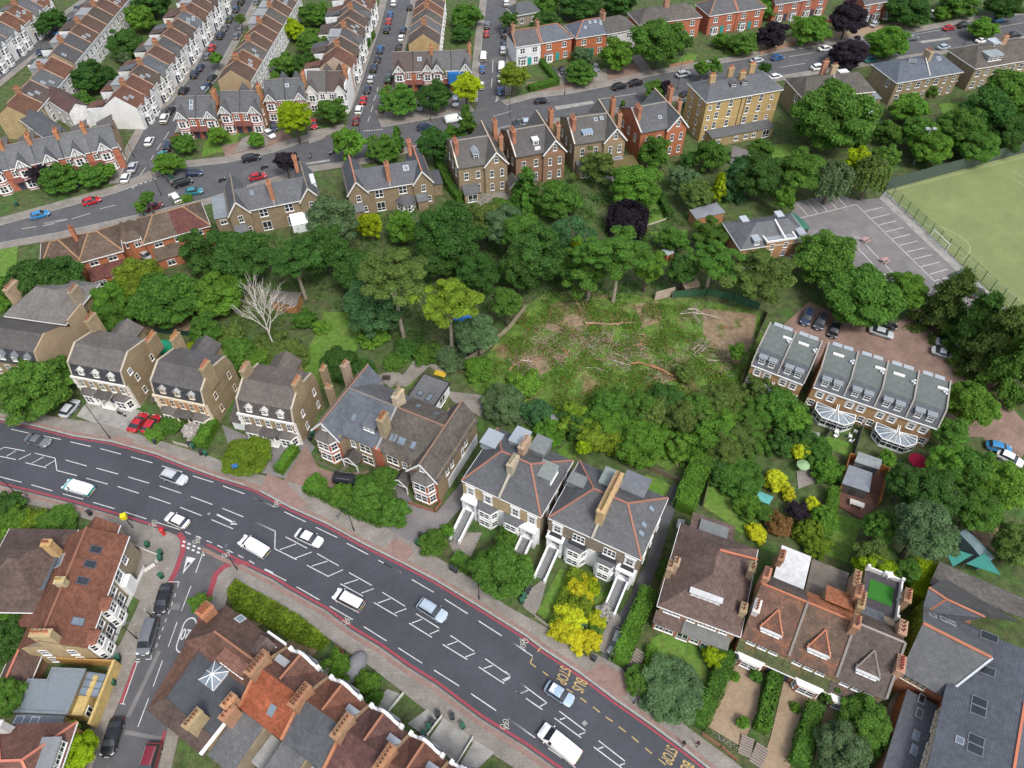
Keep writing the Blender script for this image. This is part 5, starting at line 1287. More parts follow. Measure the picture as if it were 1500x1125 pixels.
E_ = h.mb('roof_upstand', 'metal', (.24, .27, .29))
for q in ((.45, 2.4, 6.15, 2.7), (.45, 2.7, .75, 9.5), (5.85, 2.7, 6.15, 6.95), (4.4, 6.75, 5.85, 6.95), (4.4, 6.95, 4.6, 9.5), (.75, 9.3, 4.4, 9.5)): E_.box(q[0], q[1], 3.35, q[2], q[3], 3.68, 0, True)
h.walls().box(-1.8, 3.0, 0, .44, 9.2, 2.9); h.rp([(-1.9, 2.9, 3.0), (.44, 2.9, 3.0), (.44, 9.3, 3.0), (-1.9, 9.3, 3.0)], .2, 'low_roof', 'metal', (.27, .31, .345))
for p in ((142, 817), (82, 921), (148, 925)): h.skylight(v(7, *p), 1.1, 1.1, (.75, .75, .74))
h.mb('courtyard_wall', 'brick', (.52, .38, .15)).box(-.2, -.25, 0, 7.9, .1, 2.3); h.mb('courtyard_wall', 'brick', (.52, .38, .15)).box(.6, .9, 0, 5.6, 2.35, 2.8)
h.win(1.4, .9, .3, 1.2, 2.0, 0, 'door'); g_ = MB()
g_.slab([(3.0, .2, 2.3), (5.9, .2, 2.3), (5.9, 2.3, 3.1), (3.0, 2.3, 3.1)], .08)
o = g_.build('glass_roof', 'sky_glass', h.root)
for x in (3.0, 4.0, 4.95, 5.9): b = MB(); b.bar((x, .2, 2.36), (x, 2.3, 3.16), .09, .09); b.build('glazing_bar', 'metal', o, (.12, .12, .13))
h.mb('side_wall', 'boards', (.42, .24, .08)).box(7.7, .1, 0, 7.9, 8, 2.2)
h.done()
def simple_hip(name, label, cat, FL, FR, ze, depth, zr, i0, i1, wall, roof, rm='tile', axis='x', rcol=None, n=3, merged=False, group=None, oh=.35):
 h = House(name, label, cat, FL, FR, ze, group, wall=wall, roof=roof, rm=rm, merged=merged)
 w = h.w
 h.walls().box(0, 0, 0, w, depth, ze); h.hip(0, w, 0, depth, ze, zr, i0, i1, axis, oh, rcol)
 st = int(ze / 2.7)
 for s in range(st):
  for x in xs(.3, w - .3, n): h.win(x, 0, .9 + s * 2.75, 1.3, 1.35, 0, 'case')
  for y in (depth * .3, depth * .7): h.win(w, y, .9 + s * 2.75, .9, 1.3, 90)
 return h
h = simple_hip('house', 'brown hipped house half out of frame beside the corner house, with a tall rear chimney', 'house', v(7, -130, 445), v(7, 165, 450), 5.6, 12, 9, 4.5, 4.5, (.4, .24, .13), (.14, .095, .08)); h.chim(h.w - .4, 8, 5, 9.6, 1.2, 1, 3, (.5, .33, .15)); h.done()
h = simple_hip('outbuilding', 'low brown tiled outbuilding with an orange ridge, behind the modern flat roofed house', 'outbuilding', v(7, -30, 830), v(7, 88, 830), 2.6, 8.4, 4.4, 1.5, 1.5, (.3, .18, .11), (.15, .095, .08), axis='y', n=1); h.ridge((h.w / 2, 2, 4.45), (h.w / 2, 6.5, 4.45), (.45, .16, .1)); h.done()
h = House('house', 'red tiled house with a white flat dormer, cut by the bottom left corner', 'house', v(7, -150, 1312), v(7, 190, 1300), 5.5, wall=(.36, .15, .09), roof=(.2, .1, .075), rm='tile')
w = h.w; h.walls().box(0, 0, 0, w, 9, 5.5); h.hip(0, w, 0, 9, 5.5, 8.6, 4.2, 3.2, 'x', .4, rcol=(.5, .18, .12)); h.mb('dormer_roof', 'felt', (.2, .21, .22)); h.dormer(w + .1, 5, 5.6, 4.2, 1.7, 2.2, 'flat', (.2, .21, .22), 'felt', ang=90, wn=3, wk='case'); h.win(w, 5, 2.8, 2, 1.6, 90, 'case'); h.win(w, 2, 2.8, 1.4, 1.6, 90, 'case')
h.chim(1.5, 8.5, 5, 8.5, 1.4, .9, 3, (.6, .58, .55)); h.done()
# terrace of gabled shops and houses at the foot of the picture
NA, NB = G(v(8, 1180, 740), 7.5), G(v(8, 395, 185), 7.5)
Wn = (NB - NA).length
def seg_(x0, x1): return NA.lerp(NB, x0 / Wn), NA.lerp(NB, x1 / Wn)
spec = [(-14, -7.0, 'brown tiled terraced house at the lowest edge of the road terrace', (.16, .08, .06), (.15, .1, .085)),
  (-7.0, -.8, 'terraced house with a maroon roof, second from the lowest edge of the road terrace', (.17, .085, .065), (.14, .075, .065)),
  (-.8, 4.9, 'terraced house with a chestnut roof behind a white shaped gable and pale paved yard', (.17, .078, .055), (.17, .078, .055)),
  (4.9, 11.2, 'terraced house with a purple brown roof and white shaped gable above the bin yard', (.145, .075, .065), (.145, .07, .062)),
  (11.2, 17.7, 'terraced house with a slate rear slope and creeper on its white gable', (.2, .085, .055), (.105, .11, .12)),
  (17.7, 24.8, 'terraced house with a bright orange rear slope and a metal dormer', (.17, .085, .062), (.36, .105, .05))]
for k, (x0, x1, lab, fc, rc) in enumerate(spec):
 a, b = seg_(x0 + .02, x1)
 h = House('terraced_house', lab, 'house', a, b, 7.0, 'gabled terrace along the foot of the main road', wall=(.34, .25, .15), roof=rc, rm='tile', world=True)
 w = h.w
 h.walls().box(0, 0, 0, w, 8.2, 7.0)
 zr = 9.9
 h.rp([(0, -.3, 6.95), (w, -.3, 6.95), (w, 3.7, zr), (0, 3.7, zr)], col=fc, m='tile'); h.rp([(0, 8.4, 6.9), (w, 8.4, 6.9), (w, 3.7, zr), (0, 3.7, zr)], m='slate' if k == 4 else 'tile')
 W_ = h.walls()
 for x in (0, w): W_.face([(x, 0, 7), (x, 8.2, 7), (x, 3.7, zr - .05)])
 c0 = w * .55
 h.rp([(c0 - 2.2, -.25, 7.2), (c0, -.25, 9.4), (c0, 3.4, 9.6), (c0 - 2.2, 2.0, 7.6)], col=fc, m='tile'); h.rp([(c0 + 2.2, -.25, 7.2), (c0, -.25, 9.4), (c0, 3.4, 9.6), (c0 + 2.2, 2.0, 7.6)], col=fc, m='tile'); h.ridge((c0, -.2, 9.5), (c0, 3.5, 9.8), (.33, .15, .09))
 # white shaped (Dutch) gable
 gz = MB(); prof = [(-2.3, 6.6), (-2.3, 7.5), (-1.9, 7.9), (-1.25, 8.2), (-.95, 9.2), (-.35, 9.75), (.35, 9.75), (.95, 9.2), (1.25, 8.2), (1.9, 7.9), (2.3, 7.5), (2.3, 6.6)]
 for (x_, z_), (x2, z2) in zip(prof[:-1], prof[1:]): gz.face([(c0 + x_, -.45, z_), (c0 + x2, -.45, z2), (c0 + x2, -.1, z2), (c0 + x_, -.1, z_)])
 gz.face([(c0 + x_, -.45, z_) for x_, z_ in prof]); gz.face([(c0 + x_, -.1, z_) for x_, z_ in prof[::-1]])
 gz.box(c0 - 2.5, -.55, 7.35, c0 - 2.1, 0, 8.2); gz.box(c0 + 2.1, -.55, 7.35, c0 + 2.5, 0, 8.2)
 o = gz.build('shaped_gable', 'render', h.root, (.76, .75, .74))
 h.bay(c0, 0, 3.6, 1.0, 0, [.8, 3.9, 6.4], 'flat', wh=1.8); h.win(c0, -.45, 7.5, .8, 1.2)
 h.win(.9, 0, 4.0, 1, 1.8); h.door(.9, 0, .1)
 h.mb('party_parapet', 'brick', (.3, .2, .12)).bar((w, -.2, 7.1), (w, 3.7, zr + .15), .35, .35); h.mb('party_parapet', 'brick', (.4, .17, .09)).bar((w, 3.7, zr + .15), (w, 8.3, 7.1), .35, .35)
 h.chim(w - .05, 3.8, 8, 11.2, 1.0, 3.0, 6, (.33, .2, .115) if k % 2 else (.34, .18, .1), (.3, .13, .07), rows=2 if k > 3 else 1)
 h.mb('rear_wing', 'brick', (.3, .25, .17)).box(w * .45, 8.2, 0, w, 14, 5.2); h.rp([(w * .45 - .1, 8.1, 6.4), (w + .05, 8.1, 6.4), (w + .05, 14.2, 5.2), (w * .45 - .1, 14.2, 5.2)], m='slate', col=(.15, .15, .155), name='rear_roof')
 h.mb('yard_roof', 'felt', (.3, .3, .3)).box(0, 8.3, 0, w * .44, 12, 2.7)
 if k in (2, 3, 4): h.dormer(.9, 1.2, 7.2, 1.4, 1.2, 1.8, 'flat', (.3, .33, .36), 'metal')
 if k == 5:
  h.skylight(v(8, 476, 538), .9, 1.4, (.25, .27, .28)); h.dormer(w - 1.4, 1.2, 7.2, 1.8, 1.3, 2, 'flat', (.28, .29, .3), 'felt'); h.chim(w - .2, 9.6, 5, 9, .9, 2, 3, (.36, .2, .12))
 h.done()
# the corner building with a lantern roof light
a, b = seg_(24.85, 38.0)
h = House('corner_building', 'corner building with a glazed pyramid lantern on a dark flat roof and brown hips', 'building', a, b, 6.4, wall=(.34, .25, .15), roof=(.14, .085, .068), rm='tile', world=True)
w = h.w
P8 = lambda x, y, z: h.px(v(8, x, y), z)
h.walls().prism([(0, 0), (11.2, 0), (12.4, 3.5), (10, 13.8), (0, 13.8)], 0, 4.9); h.walls().prism([(0, .02), (11.1, .02), (12.2, 3.5), (11.8, 6), (0, 6)], 4.9, 6.2)
h.rp([(-.1, -.3, 6.4), (11.4, -.3, 6.4), (8.6, 3.4, 8.9), (0, 3.4, 8.9)]); h.rp([(11.4, -.3, 6.4), (12.9, 3.6, 6.4), (12.4, 6.2, 6.4), (8.6, 3.4, 8.9)]); h.rp([(0, 3.4, 8.9), (8.6, 3.4, 8.9), (12.4, 6.2, 6.4), (0, 6.2, 6.9)], col=(.17, .09, .065)); h.ridge((0, 3.4, 8.95), (8.6, 3.4, 8.95), (.27, .13, .08))
h.rp([(.2, 6.1, 6.6), (9.8, 6.1, 6.6), (8.8, 12.4, 6.6), (.2, 12.4, 6.6)], .2, 'flat_roof', 'felt', (.085, .09, .1))
h.rp([(9.7, 5.6, 6.9), (12.8, 5.6, 5.3), (10.6, 14.4, 5.0), (8.7, 12.5, 6.7)], col=(.19, .1, .07)); h.rp([(.2, 12.4, 6.7), (8.8, 12.4, 6.7), (10.7, 14.6, 5.0), (.2, 14.6, 5.0)], col=(.13, .09, .075))
l = MB(); c = P8(235, 395, 7.0); k = 1.25
l.box(c.x - k, c.y - k * 1.1, 6.55, c.x + k, c.y + k * 1.1, 6.95)
o = l.build('roof_lantern', 'trim', h.root, (.8, .8, .8))
g_ = MB(); ap = Vector((c.x, c.y, 7.7)); q = [Vector((c.x - k, c.y - k * 1.1, 6.97)), Vector((c.x + k, c.y - k * 1.1, 6.97)), Vector((c.x + k, c.y + k * 1.1, 6.97)), Vector((c.x - k, c.y + k * 1.1, 6.97))]
for i in range(4): g_.face([q[i], q[(i + 1) % 4], ap])
g_.build('pane', 'sky_glass', o)
b_ = MB()
for i in range(4):
 for t in (0, .5): b_.bar(q[i].lerp(q[(i + 1) % 4], t) + Vector((0, 0, .04)), ap + Vector((0, 0, .04)), .09, .09)
b_.build('glazing_bar', 'trim', o, (.8, .8, .8))
d = MB(); c0, c1 = P8(290, 280, 8), P8(405, 345, 8)       # long glazed dormer on the inner slope
h.dormer((c0.x + c1.x) / 2, 5.6, 7.0, 4.2, 1.3, 1.6, 'flat', (.2, .1, .075), 'tile', ang=180, wn=6, wk='sash', cheek='tile')
h.skylight(v(8, 345, 160), 1.1, 1.2, (.7, .7, .7)); h.dormer(2.2, .6, 6.8, 2.2, 1.5, 2.2, 'gable', (.13, .09, .08), 'tile', wn=1, cheek='render')
for x in xs(.5, 10.8, 4): h.win(x, 0, 3.7, 1.2, 1.8); h.win(x, 0, .8, 1.2, 1.9)
h.chim(12.0, 2.0, 5, 8.6, 1.4, 1.9, 4, (.4, .18, .1), (.5, .18, .09), rows=3); h.chim(.2, 2.9, 7, 10.6, .9, 1.8, 3, (.42, .24, .12), (.3, .12, .06)); h.chim(.3, 8.6, 6, 9.6, .9, 1.8, 3, (.4, .22, .12)); h.chim(2.6, 12.3, 5, 9.4, .9, 2.4, 5, (.36, .28, .16));
h.mb('white_coping', 'render', (.76, .74, .72)).bar((.1, 8, 6.9), (.1, 14.6, 6.6), .4, .3)
h.mb('gable_edge', 'render', (.76, .75, .74)).bar((0.2, -.4, 7.6), (3.6, -.5, 6.8), .3, .5)
h.done()
# ------------------------------------------------------------------ houses along the back road
VV.update({'W2': (290, 200, 3.947), 'W4': (640, 140, 3.947), 'W8': (1000, 60, 5), 'W10': (1260, 50, 6.25), 'W1': (0, 270, 4.412), 'WQ': (230, 80, 4.545), 't2': (740, 0, 3.75), 't3': (1100, 0, 3.75), 't1': (370, 0, 3.75), 't0': (0, 0, 3.75)})
# brown brick semis with a gabled wing at either end
def winged_semi(k, FL, FR, label, roof, rcol, conserv):
 h = House('semi_detached_house', label, 'house', v(k, *FL), v(k, *FR), 6.5, None, wall=(.27, .205, .13), roof=roof)
 w = h.w
 h.walls().box(0, 0, 0, 4.4, 10.4, 6.5); h.walls().box(w - 4.4, 0, 0, w, 10.4, 6.5); h.walls().box(4.4, .5, 0, w - 4.4, 8.8, 6.5)
 h.gable(.1, 4.3, 0, 10.4, 6.5, 9.3, 'y', .35, barge=(.7, .68, .62), rcol=rcol); h.gable(w - 4.3, w - .1, 0, 10.4, 6.5, 9.3, 'y', .35, barge=(.7, .68, .62), rcol=rcol)
 h.rp([(2.2, .1, 6.35), (w - 2.2, .1, 6.35), (w - 2.2, 4.4, 9.35), (2.2, 4.4, 9.35)]); h.rp([(2.2, 8.9, 6.4), (w - 2.2, 8.9, 6.4), (w - 2.2, 4.4, 9.35), (2.2, 4.4, 9.35)])
 h.mb('party_parapet', 'render', (.25, .23, .2)).bar((w / 2, .1, 6.5), (w / 2, 4.4, 9.5), .3, .22); h.trim().box(4.5, -.02, 6.15, w - 4.5, .08, 6.32, 0, True)
 h.chim(w / 2, 1.8, 7, 11.0, .9, 1.8, 4, (.4, .19, .11)); h.chim(w - 3.2, 9.0, 8, 11.4, .8, 1.6, 3, (.42, .18, .1))
 for x in (2.2, w - 2.2):
  h.win(x, 0, 3.9, 1.0, 1.7); h.win(x - 1, 0, .8, .9, 1.8); h.win(x + 1.2, 0, 1.0, .8, 1.5); h.mb('lean_to', 'brick', (.27, .2, .13)).box(x - 1.8, -1.6, 0, x + .6, 0, 2.5); h.rp([(x - 2, -1.8, 2.5), (x + .8, -1.8, 2.5), (x + .8, 0, 3.4), (x - 2, 0, 3.4)], name='lean_to_roof', col=(.16, .17, .18))
 for x in (w * .36, w * .64):
  h.win(x, .5, 3.9, 1.8, 1.9, 0, 'sash2'); h.win(x, .5, .3, 1.9, 2.3, 0, 'door')
 for y in (2, 5, 8): h.win(w, y, 3.8, .9, 1.5, 90)
 return h
h = winged_semi('W2', (175, 450), (705, 345), 'slate roofed semis with two gabled wings beside the red tiled row', (.115, .12, .13), (.2, .17, .13), 0)
w = h.w; h.walls().box(-3.2, 1.5, 0, 0, 10, 5.0); h.rp([(-3.3, 1.3, 5.1), (.2, 1.3, 5.1), (.2, 10, 5.1), (-3.3, 10, 5.1)], m='felt', col=(.27, .3, .32)); h.win(-1.6, 1.5, 3.3, 1.4, 1.2, 0, 'case'); h.dormer(w - .2, 5.4, 6.4, 3.6, 1.2, 1.8, 'flat', (.6, .6, .6), 'felt', ang=90)
g_ = MB(); g_.slab([(w * .62, -2.6, 2.2), (w * .8, -2.6, 2.2), (w * .8, .4, 3.2), (w * .62, .4, 3.2)], .1); g_.box(w * .62, -2.55, 0, w * .8, -2.45, 2.2); g_.build('conservatory', 'trim', h.root, (.75, .77, .78)); h.skylight(v('W2', 310, 325), .9, 1.2); h.done()
h = winged_semi('W2', (865, 330), (1355, 250), 'slate roofed semis with orange ridged gable wings and a paved terrace', (.105, .11, .125), (.42, .17, .1), 0)
w = h.w; h.skylight(v('W2', 1202, 182), 1.2, 1.2, (.6, .6, .6)); h.bay(w * .66, .5, 4.4, 2.4, 0, [.4, 2.4], 'hip', wh=1.7, rh=.9, rcol=(.1, .1, .11)); h.walls().box(w, 3, 0, w + 2.6, 8, 3.2); h.rp([(w, 2.8, 3.2), (w + 2.9, 2.8, 3.2), (w + 2.9, 8, 3.6), (w, 8, 3.6)], name='side_roof'); h.done()
def tall_villa(k, FL, FR, label, wall, roof, barge, lower):
 h = House('detached_house', label, 'house', v(k, *FL), v(k, *FR), 8.0, None, wall=wall, roof=roof)
 w = h.w; x0 = w - 5.3
 h.walls().box(0, .3, 0, x0, 12.6, 8.0); h.walls().box(x0, -.3, 0, w, 13, 8.0)
 h.gable(x0 + .1, w - .1, -.3, 13, 8.0, 11.0, 'y', .4, barge=barge, rcol=(.42, .33, .24))
 h.rp([(-.2, -.1, 7.9), (x0 + 2.6, -.1, 7.9), (x0 + 2.6, 6.4, 11), (-.2, 6.4, 11)]); h.rp([(-.2, 13, 7.9), (x0 + 2.6, 13, 7.9), (x0 + 2.6, 6.4, 11), (-.2, 6.4, 11)]); h.ridge((-.2, 6.4, 11), (x0 + 2.6, 6.4, 11), (.3, .27, .23))
 h.walls().face([(0, .3, 8), (0, 12.6, 8), (0, 6.4, 10.9)]); h.mb('coping', 'render', (.55, .5, .42)).bar((-.15, 0, 8.05), (-.15, 6.4, 11.1), .3, .2)
 for z in (.9, 4.4):
  for x in xs(.4, x0 - .2, 2): h.win(x, .3, z, 1.0, 1.9)
  for x in (x0 + 1.6, w - 1.3): h.win(x, -.3, z, .95, 1.9)
 h.win(w - 2.6, -.3, 8.1, .9, 1.6)
 h.mb('string_course', 'brick', (.4, .17, .1)).box(x0, -.34, 7.6, w, -.3, 7.8, 0, True)
 for y in (3, 6.5, 10): h.win(w, y, 4.4, 1, 1.8, 90); h.win(0, y, 4.2, 1, 1.8, -90)
 h.chim(.5, 4.2, 7, 12.2, .9, 2.3, 4, (.36, .16, .1), (.5, .18, .1)); h.chim(w - .3, 9.5, 6, 12.5, .9, 1.6, 4, (.4, .18, .1)); h.chim(w - .2, 4.8, 5, 11.3, .9, 1.5, 3, (.37, .2, .12))
 h.mb('rear_extension', 'brick', lower).box(.6, -2.6, 0, 4.2, .3, 2.6); h.rp([(.4, -2.8, 2.6), (4.4, -2.8, 2.6), (4.4, .3, 3.2), (.4, .3, 3.2)], name='extension_roof', col=(.15, .15, .155)); h.win(2.4, -2.6, .3, 2.2, 2.0, 0, 'door')
 return h
OW = (.3, .23, .145)
h = tall_villa('W4', (125, 420), (405, 375), 'tall tan brick villa with a metal dormer and copper chimney pots', OW, (.125, .115, .105), WHITE, OW); w = h.w; h.dormer(4.6, 1.6, 8.3, 1.4, 1.7, 2.6, 'gable', (.36, .41, .44), 'metal'); h.walls().box(w - .2, -3.2, 0, w + 2.6, .5, 2.8); h.gable(w - .2, w + 2.6, -3.2, .5, 2.8, 4.4, 'y', .2, barge=(.5, .48, .45)); h.done()
h = tall_villa('W4', (460, 355), (740, 305), 'tall brown brick villa with a roof balcony dormer and red banding', (.26, .16, .1), (.11, .103, .098), WHITE, OW); w = h.w; h.dormer(5.4, 2.0, 8.4, 1.3, 1.7, 1.6, 'flat', (.7, .7, .68), 'felt', wk='door'); h.mb('balcony', 'trim', (.75, .75, .73)).box(4.7, .8, 8.3, 6.1, .95, 9.2); h.done()
h = tall_villa('W4', (800, 280), (1090, 240), 'tall tan brick villa with a mossy flat extension and glazed roof dormer', OW, (.122, .115, .105), WHITE, OW); w = h.w; h.dormer(3.6, 1.6, 8.2, 2.4, 1.2, 3.2, 'flat', (.3, .4, .5), 'metal', wk='case', wn=1); h.walls().box(7.6, -5.2, 0, w + 2.4, -.3, 3.0); h.rp([(7.5, -5.3, 3.05), (w + 2.5, -5.3, 3.05), (w + 2.5, -.3, 3.1), (7.5, -.3, 3.1)], .2, 'flat_roof', 'felt', (.16, .13, .05)); h.skylight(v('W4', 1025, 335), 2.4, 1.1, (.6, .6, .6)); h.skylight(v('W4', 1045, 363), 2.4, 1.1, (.6, .6, .6)); h.win(9.8, -5.2, .2, 3.0, 2.3, 0, 'case'); h.mb('rendered_room', 'render', WHITE).box(5.6, -6.2, 0, 7.6, -2, 2.8)
for p in ((918, 138), (953, 130)): h.skylight(v('W4', *p), .8, 1.0, (.6, .6, .6))
h.done()
h = tall_villa('W4', (1185, 215), (1445, 165), 'tall bright red brick villa with a white edged gable', (.42, .15, .075), (.12, .122, .13), WHITE, (.35, .3, .2)); h.skylight(v('W4', 1290, 125), .9, .9, (.6, .6, .6)); h.done()
# the four storey yellow brick block
h = House('apartment_building', 'four storey yellow brick block with grey hipped roof and two dormers', 'flats', v('W8', 180, 445), v('W8', 725, 350), 10.9, wall=(.47, .33, .145), roof=(.13, .135, .145))
w = h.w
h.walls().box(0, 0, 0, w, 9.6, 10.9); h.hip(0, w, 0, 9.6, 10.9, 13.2, 3.4, 3.4, 'x', .35)
cols = [1.2, 3.4, 6.9, 12.0, 15.4, 18.5]
for r_, z in enumerate((.6, 3.2, 5.9, 8.5)):
 for j, x in enumerate(cols):
  big = j in (1, 2, 3, 4)
  h.win(x, 0, z, 1.15 if big else .75, 1.75 if big else 1.2, 0, 'sash')
 for y in (3, 7): h.win(0, y, z, .8, 1.5, -90)
for x in (w * .47, w * .53): h.mb('downpipe', 'trim', (.1, .08, .07)).box(x - .06, -.15, 0, x + .06, 0, 10.7)
h.mb('string_course', 'render', (.5, .38, .2)).box(-.06, -.06, 5.3, w + .06, 0, 5.5, 0, True)
for x in (8.2, 11.2): h.dormer(x, 2.4, 11.5, 1.4, 1.5, 2.6, 'gable', (.11, .11, .12), 'slate', rh=.5)
for x, y in ((3.2, 4.8), (9.4, 6.8), (11, 3.9), (15.6, 7.0)): h.chim(x, y, 11, 14.6, 1.5, .9, 4, (.4, .28, .15), (.5, .2, .11))
h.mb('rear_extension', 'brick', (.33, .25, .13)).box(1.6, -3.4, 0, 19.2, 0, 2.7); h.rp([(1.4, -3.6, 2.75), (19.4, -3.6, 2.75), (19.4, 0, 2.95), (1.4, 0, 2.95)], .2, 'flat_roof', 'felt', (.14, .145, .15))
for x in (3.4, 8.6, 11.4, 13.6): h.win(x, -3.4, .8, 1.2, 1.2, 0, 'case')
h.win(17.2, -3.4, .2, 2.0, 2.1, 0, 'door'); h.done()
h = House('semi_detached_house', 'weathered brown roofed semis with a white conservatory behind the big round tree', 'house', v('W8', 890, 420), v('W8', 1400, 365), 6.5, wall=(.285, .225, .14), roof=(.135, .122, .105), rm='tile')
w = h.w; h.walls().box(0, 0, 0, w, 10.6, 6.5); h.hip(0, w, 0, 10.6, 6.5, 9.2, 2.8, 2.8, 'x', .35)
for z in (.8, 3.9):
 for x in xs(.4, w - .3, 8): h.win(x, 0, z, .85, 1.7)
h.win(0, 3.5, 3.8, .8, 1.9, -90, 'arch'); h.chim(w * .52, 6.4, 7, 11, 1.6, 1, 4, (.42, .33, .2)); h.chim(w * .45, 8.6, 7, 11.2, 1.4, .9, 3, (.4, .2, .13)); h.mb('party_parapet', 'render', (.3, .28, .25)).bar((w * .5, -.1, 6.7), (w * .5, 5.3, 9.35), .3, .2)
h.dormer(w * .72, 8.4, 7.4, 2.4, 1.2, 1.6, 'flat', (.6, .6, .6), 'felt', ang=180); h.walls().box(w, 1, 0, w + 4, 9, 3.4); h.rp([(w, .8, 3.5), (w + 4.2, .8, 3.5), (w + 4.2, 9, 3.9), (w, 9, 3.9)], m='metal', col=(.32, .35, .36))
g_ = MB(); x0 = w * .88; g_.slab([(x0 - 2, -4.5, 2.3), (x0 + 2, -4.5, 2.3), (x0 + 2, 0, 3.3), (x0 - 2, 0, 3.3)], .12); g_.box(x0 - 1.9, -4.4, 0, x0 + 1.9, 0, 2.2); g_.build('conservatory', 'trim', h.root, (.78, .79, .8)); h.done()
h = House('semi_detached_house', 'blue grey slate roofed semis with many white sash windows, near the floodlight', 'house', v('W10', 340, 440), v('W10', 930, 340), 6.5, wall=(.3, .235, .145), roof=(.125, .145, .18))
w = h.w; h.walls().box(0, 0, 0, w, 10.6, 6.5); h.hip(0, w, 0, 10.6, 6.5, 9.1, 4, 4, 'x', .4)
for z, n in ((.7, 1.9), (3.9, 1.7)):
 for x in xs(.2, w - .2, 7): h.win(x, 0, z, .9 + .5 * (int(x) % 2), n)
h.win(0, 3.0, 3.8, .9, 1.9, -90); h.chim(w * .58, 5.2, 7, 10.8, 1.0, 2.4, 4, (.4, .3, .2)); h.dormer(w * .38, 4.4, 7.8, 1.3, 1.2, 2, 'gable', (.12, .13, .15), 'slate', ang=60); h.mb('party_parapet', 'render', (.5, .47, .42)).bar((w * .5, 0, 6.7), (w * .55, 5, 9.3), .3, .2); h.skylight(v('W10', 720, 225), 1.2, 1.2, (.6, .6, .6)); h.walls().box(w, 2, 0, w + 2.4, 7, 2.6); h.rp([(w, 1.8, 2.5), (w + 2.6, 1.8, 2.5), (w + 2.6, 7, 3.3), (w, 7, 3.3)], m='felt', col=(.4, .42, .44)); h.done()
h = House('semi_detached_house', 'brown roofed semis with a wide grey rear dormer at the upper right edge', 'house', v('W10', 1060, 310), v('W10', 1700, 205), 6.5, wall=(.3, .24, .15), roof=(.14, .12, .1), rm='tile')
w = h.w; h.walls().box(0, 0, 0, w, 11.2, 6.5); h.hip(0, w, 0, 11.2, 6.5, 9.4, 4, 4, 'x', .4)
for z in (.7, 3.9):
 for x in xs(.2, w - .2, 8): h.win(x, 0, z, 1.0 + .4 * (int(x) % 2), 1.7)
h.dormer(6.4, 1.0, 7.0, 4.6, 1.6, 4, 'flat', (.25, .28, .29), 'felt', wn=3); h.dormer(9.6, 5, 8.2, 2.6, 1.6, 3, 'flat', (.5, .53, .56), 'metal'); h.chim(11.5, 5.4, 8, 11.2, 1.6, 1, 4, (.4, .25, .16)); h.done()
# red tiled row at the left
def red_semi(k, FL, FR, depth, label, roofs, x_ext):
 h = House('semi_detached_house', label, 'house', v(k, *FL), v(k, *FR), 5.3, 'red tiled houses by the back road', wall=(.4, .15, .075), roof=roofs, rm='tile')
 w = h.w + x_ext
 h.walls().box(0, 0, 0, w, depth, 5.3); h.hip(0, w, 0, depth, 5.3, 8.2, min(w * .45, 3.8), min(w * .45, 3.8), 'x', .4, rcol=(.3, .18, .1))
 for x in xs(.3, w - .3, max(2, int(w / 3.6))): h.win(x, 0, 3.5, 1.7, 1.2, 0, 'case'); h.win(x, 0, .6, 1.9, 1.5, 0, 'case')
 for y in (2.5, 6): h.win(w, y, 3.4, 1, 1.3, 90, 'case'); h.win(0, y, 3.4, 1, 1.3, -90, 'case')
 return h
h = red_semi('W1', (270, 548), (508, 495), 8.6, 'brown tiled red brick house at the left end of the row, behind the big tree', (.15, .1, .075), .2); h.chim(h.w, 6.5, 4, 8.6, .7, 1.2, 3, (.4, .16, .09)); h.done()
h = red_semi('W1', (520, 497), (765, 430), 8.8, 'brown hipped red brick house with a maroon single storey extension', (.165, .115, .085), .5); w = h.w; h.walls().box(.6, -3.4, 0, w, 0, 2.4); h.rp([(.4, -3.6, 2.4), (w + .2, -3.6, 2.4), (w + .2, 0, 3.2), (.4, 0, 3.2)], name='extension_roof', col=(.17, .065, .055)); h.win(2, -3.4, .5, 2.2, 1.5, 0, 'case'); h.win(5.2, -3.4, .4, 1.8, 1.6, 0, 'case'); h.chim(.2, 7, 4, 8.6, .7, 1.2, 3, (.42, .17, .09)); h.walls().box(w + .5, 3.5, 0, w + 3.4, 8.6, 4.8); h.hip(w + .5, w + 3.4, 3.5, 8.6, 4.8, 6.8, 1.2, 1.2, 'y', .3); h.win(w + 1.8, 3.5, 3, 1.1, 1.2, 0, 'case'); h.done()
h = red_semi('W1', (935, 378), (1345, 262), 8.8, 'red brick semis half brown and half maroon tiled, beside the slate semis', (.155, .115, .085), 0); w = h.w; h.rp([(w * .5, -.46, 5.34), (w + .46, -.46, 5.34), (w - 3.2, 4.4, 8.28), (w * .5, 4.4, 8.28)], .06, 'maroon_roof', 'tile', (.15, .06, .05)); h.walls().box(1, -3.2, 0, 6, 0, 2.5); h.rp([(.8, -3.4, 2.5), (6.2, -3.4, 2.5), (6.2, 0, 3.4), (.8, 0, 3.4)], name='extension_roof'); h.win(3.4, -3.2, .5, 1.6, 1.4, 0, 'case'); h.walls().box(-3.4, 2.8, 0, -.05, 8.4, 4.9); h.hip(-3.4, -.05, 2.8, 8.4, 4.9, 6.9, 1.4, 1.4, 'y', .3); h.win(-1.6, 2.8, 3.0, 1.2, 1.2, 0, 'case'); h.done()
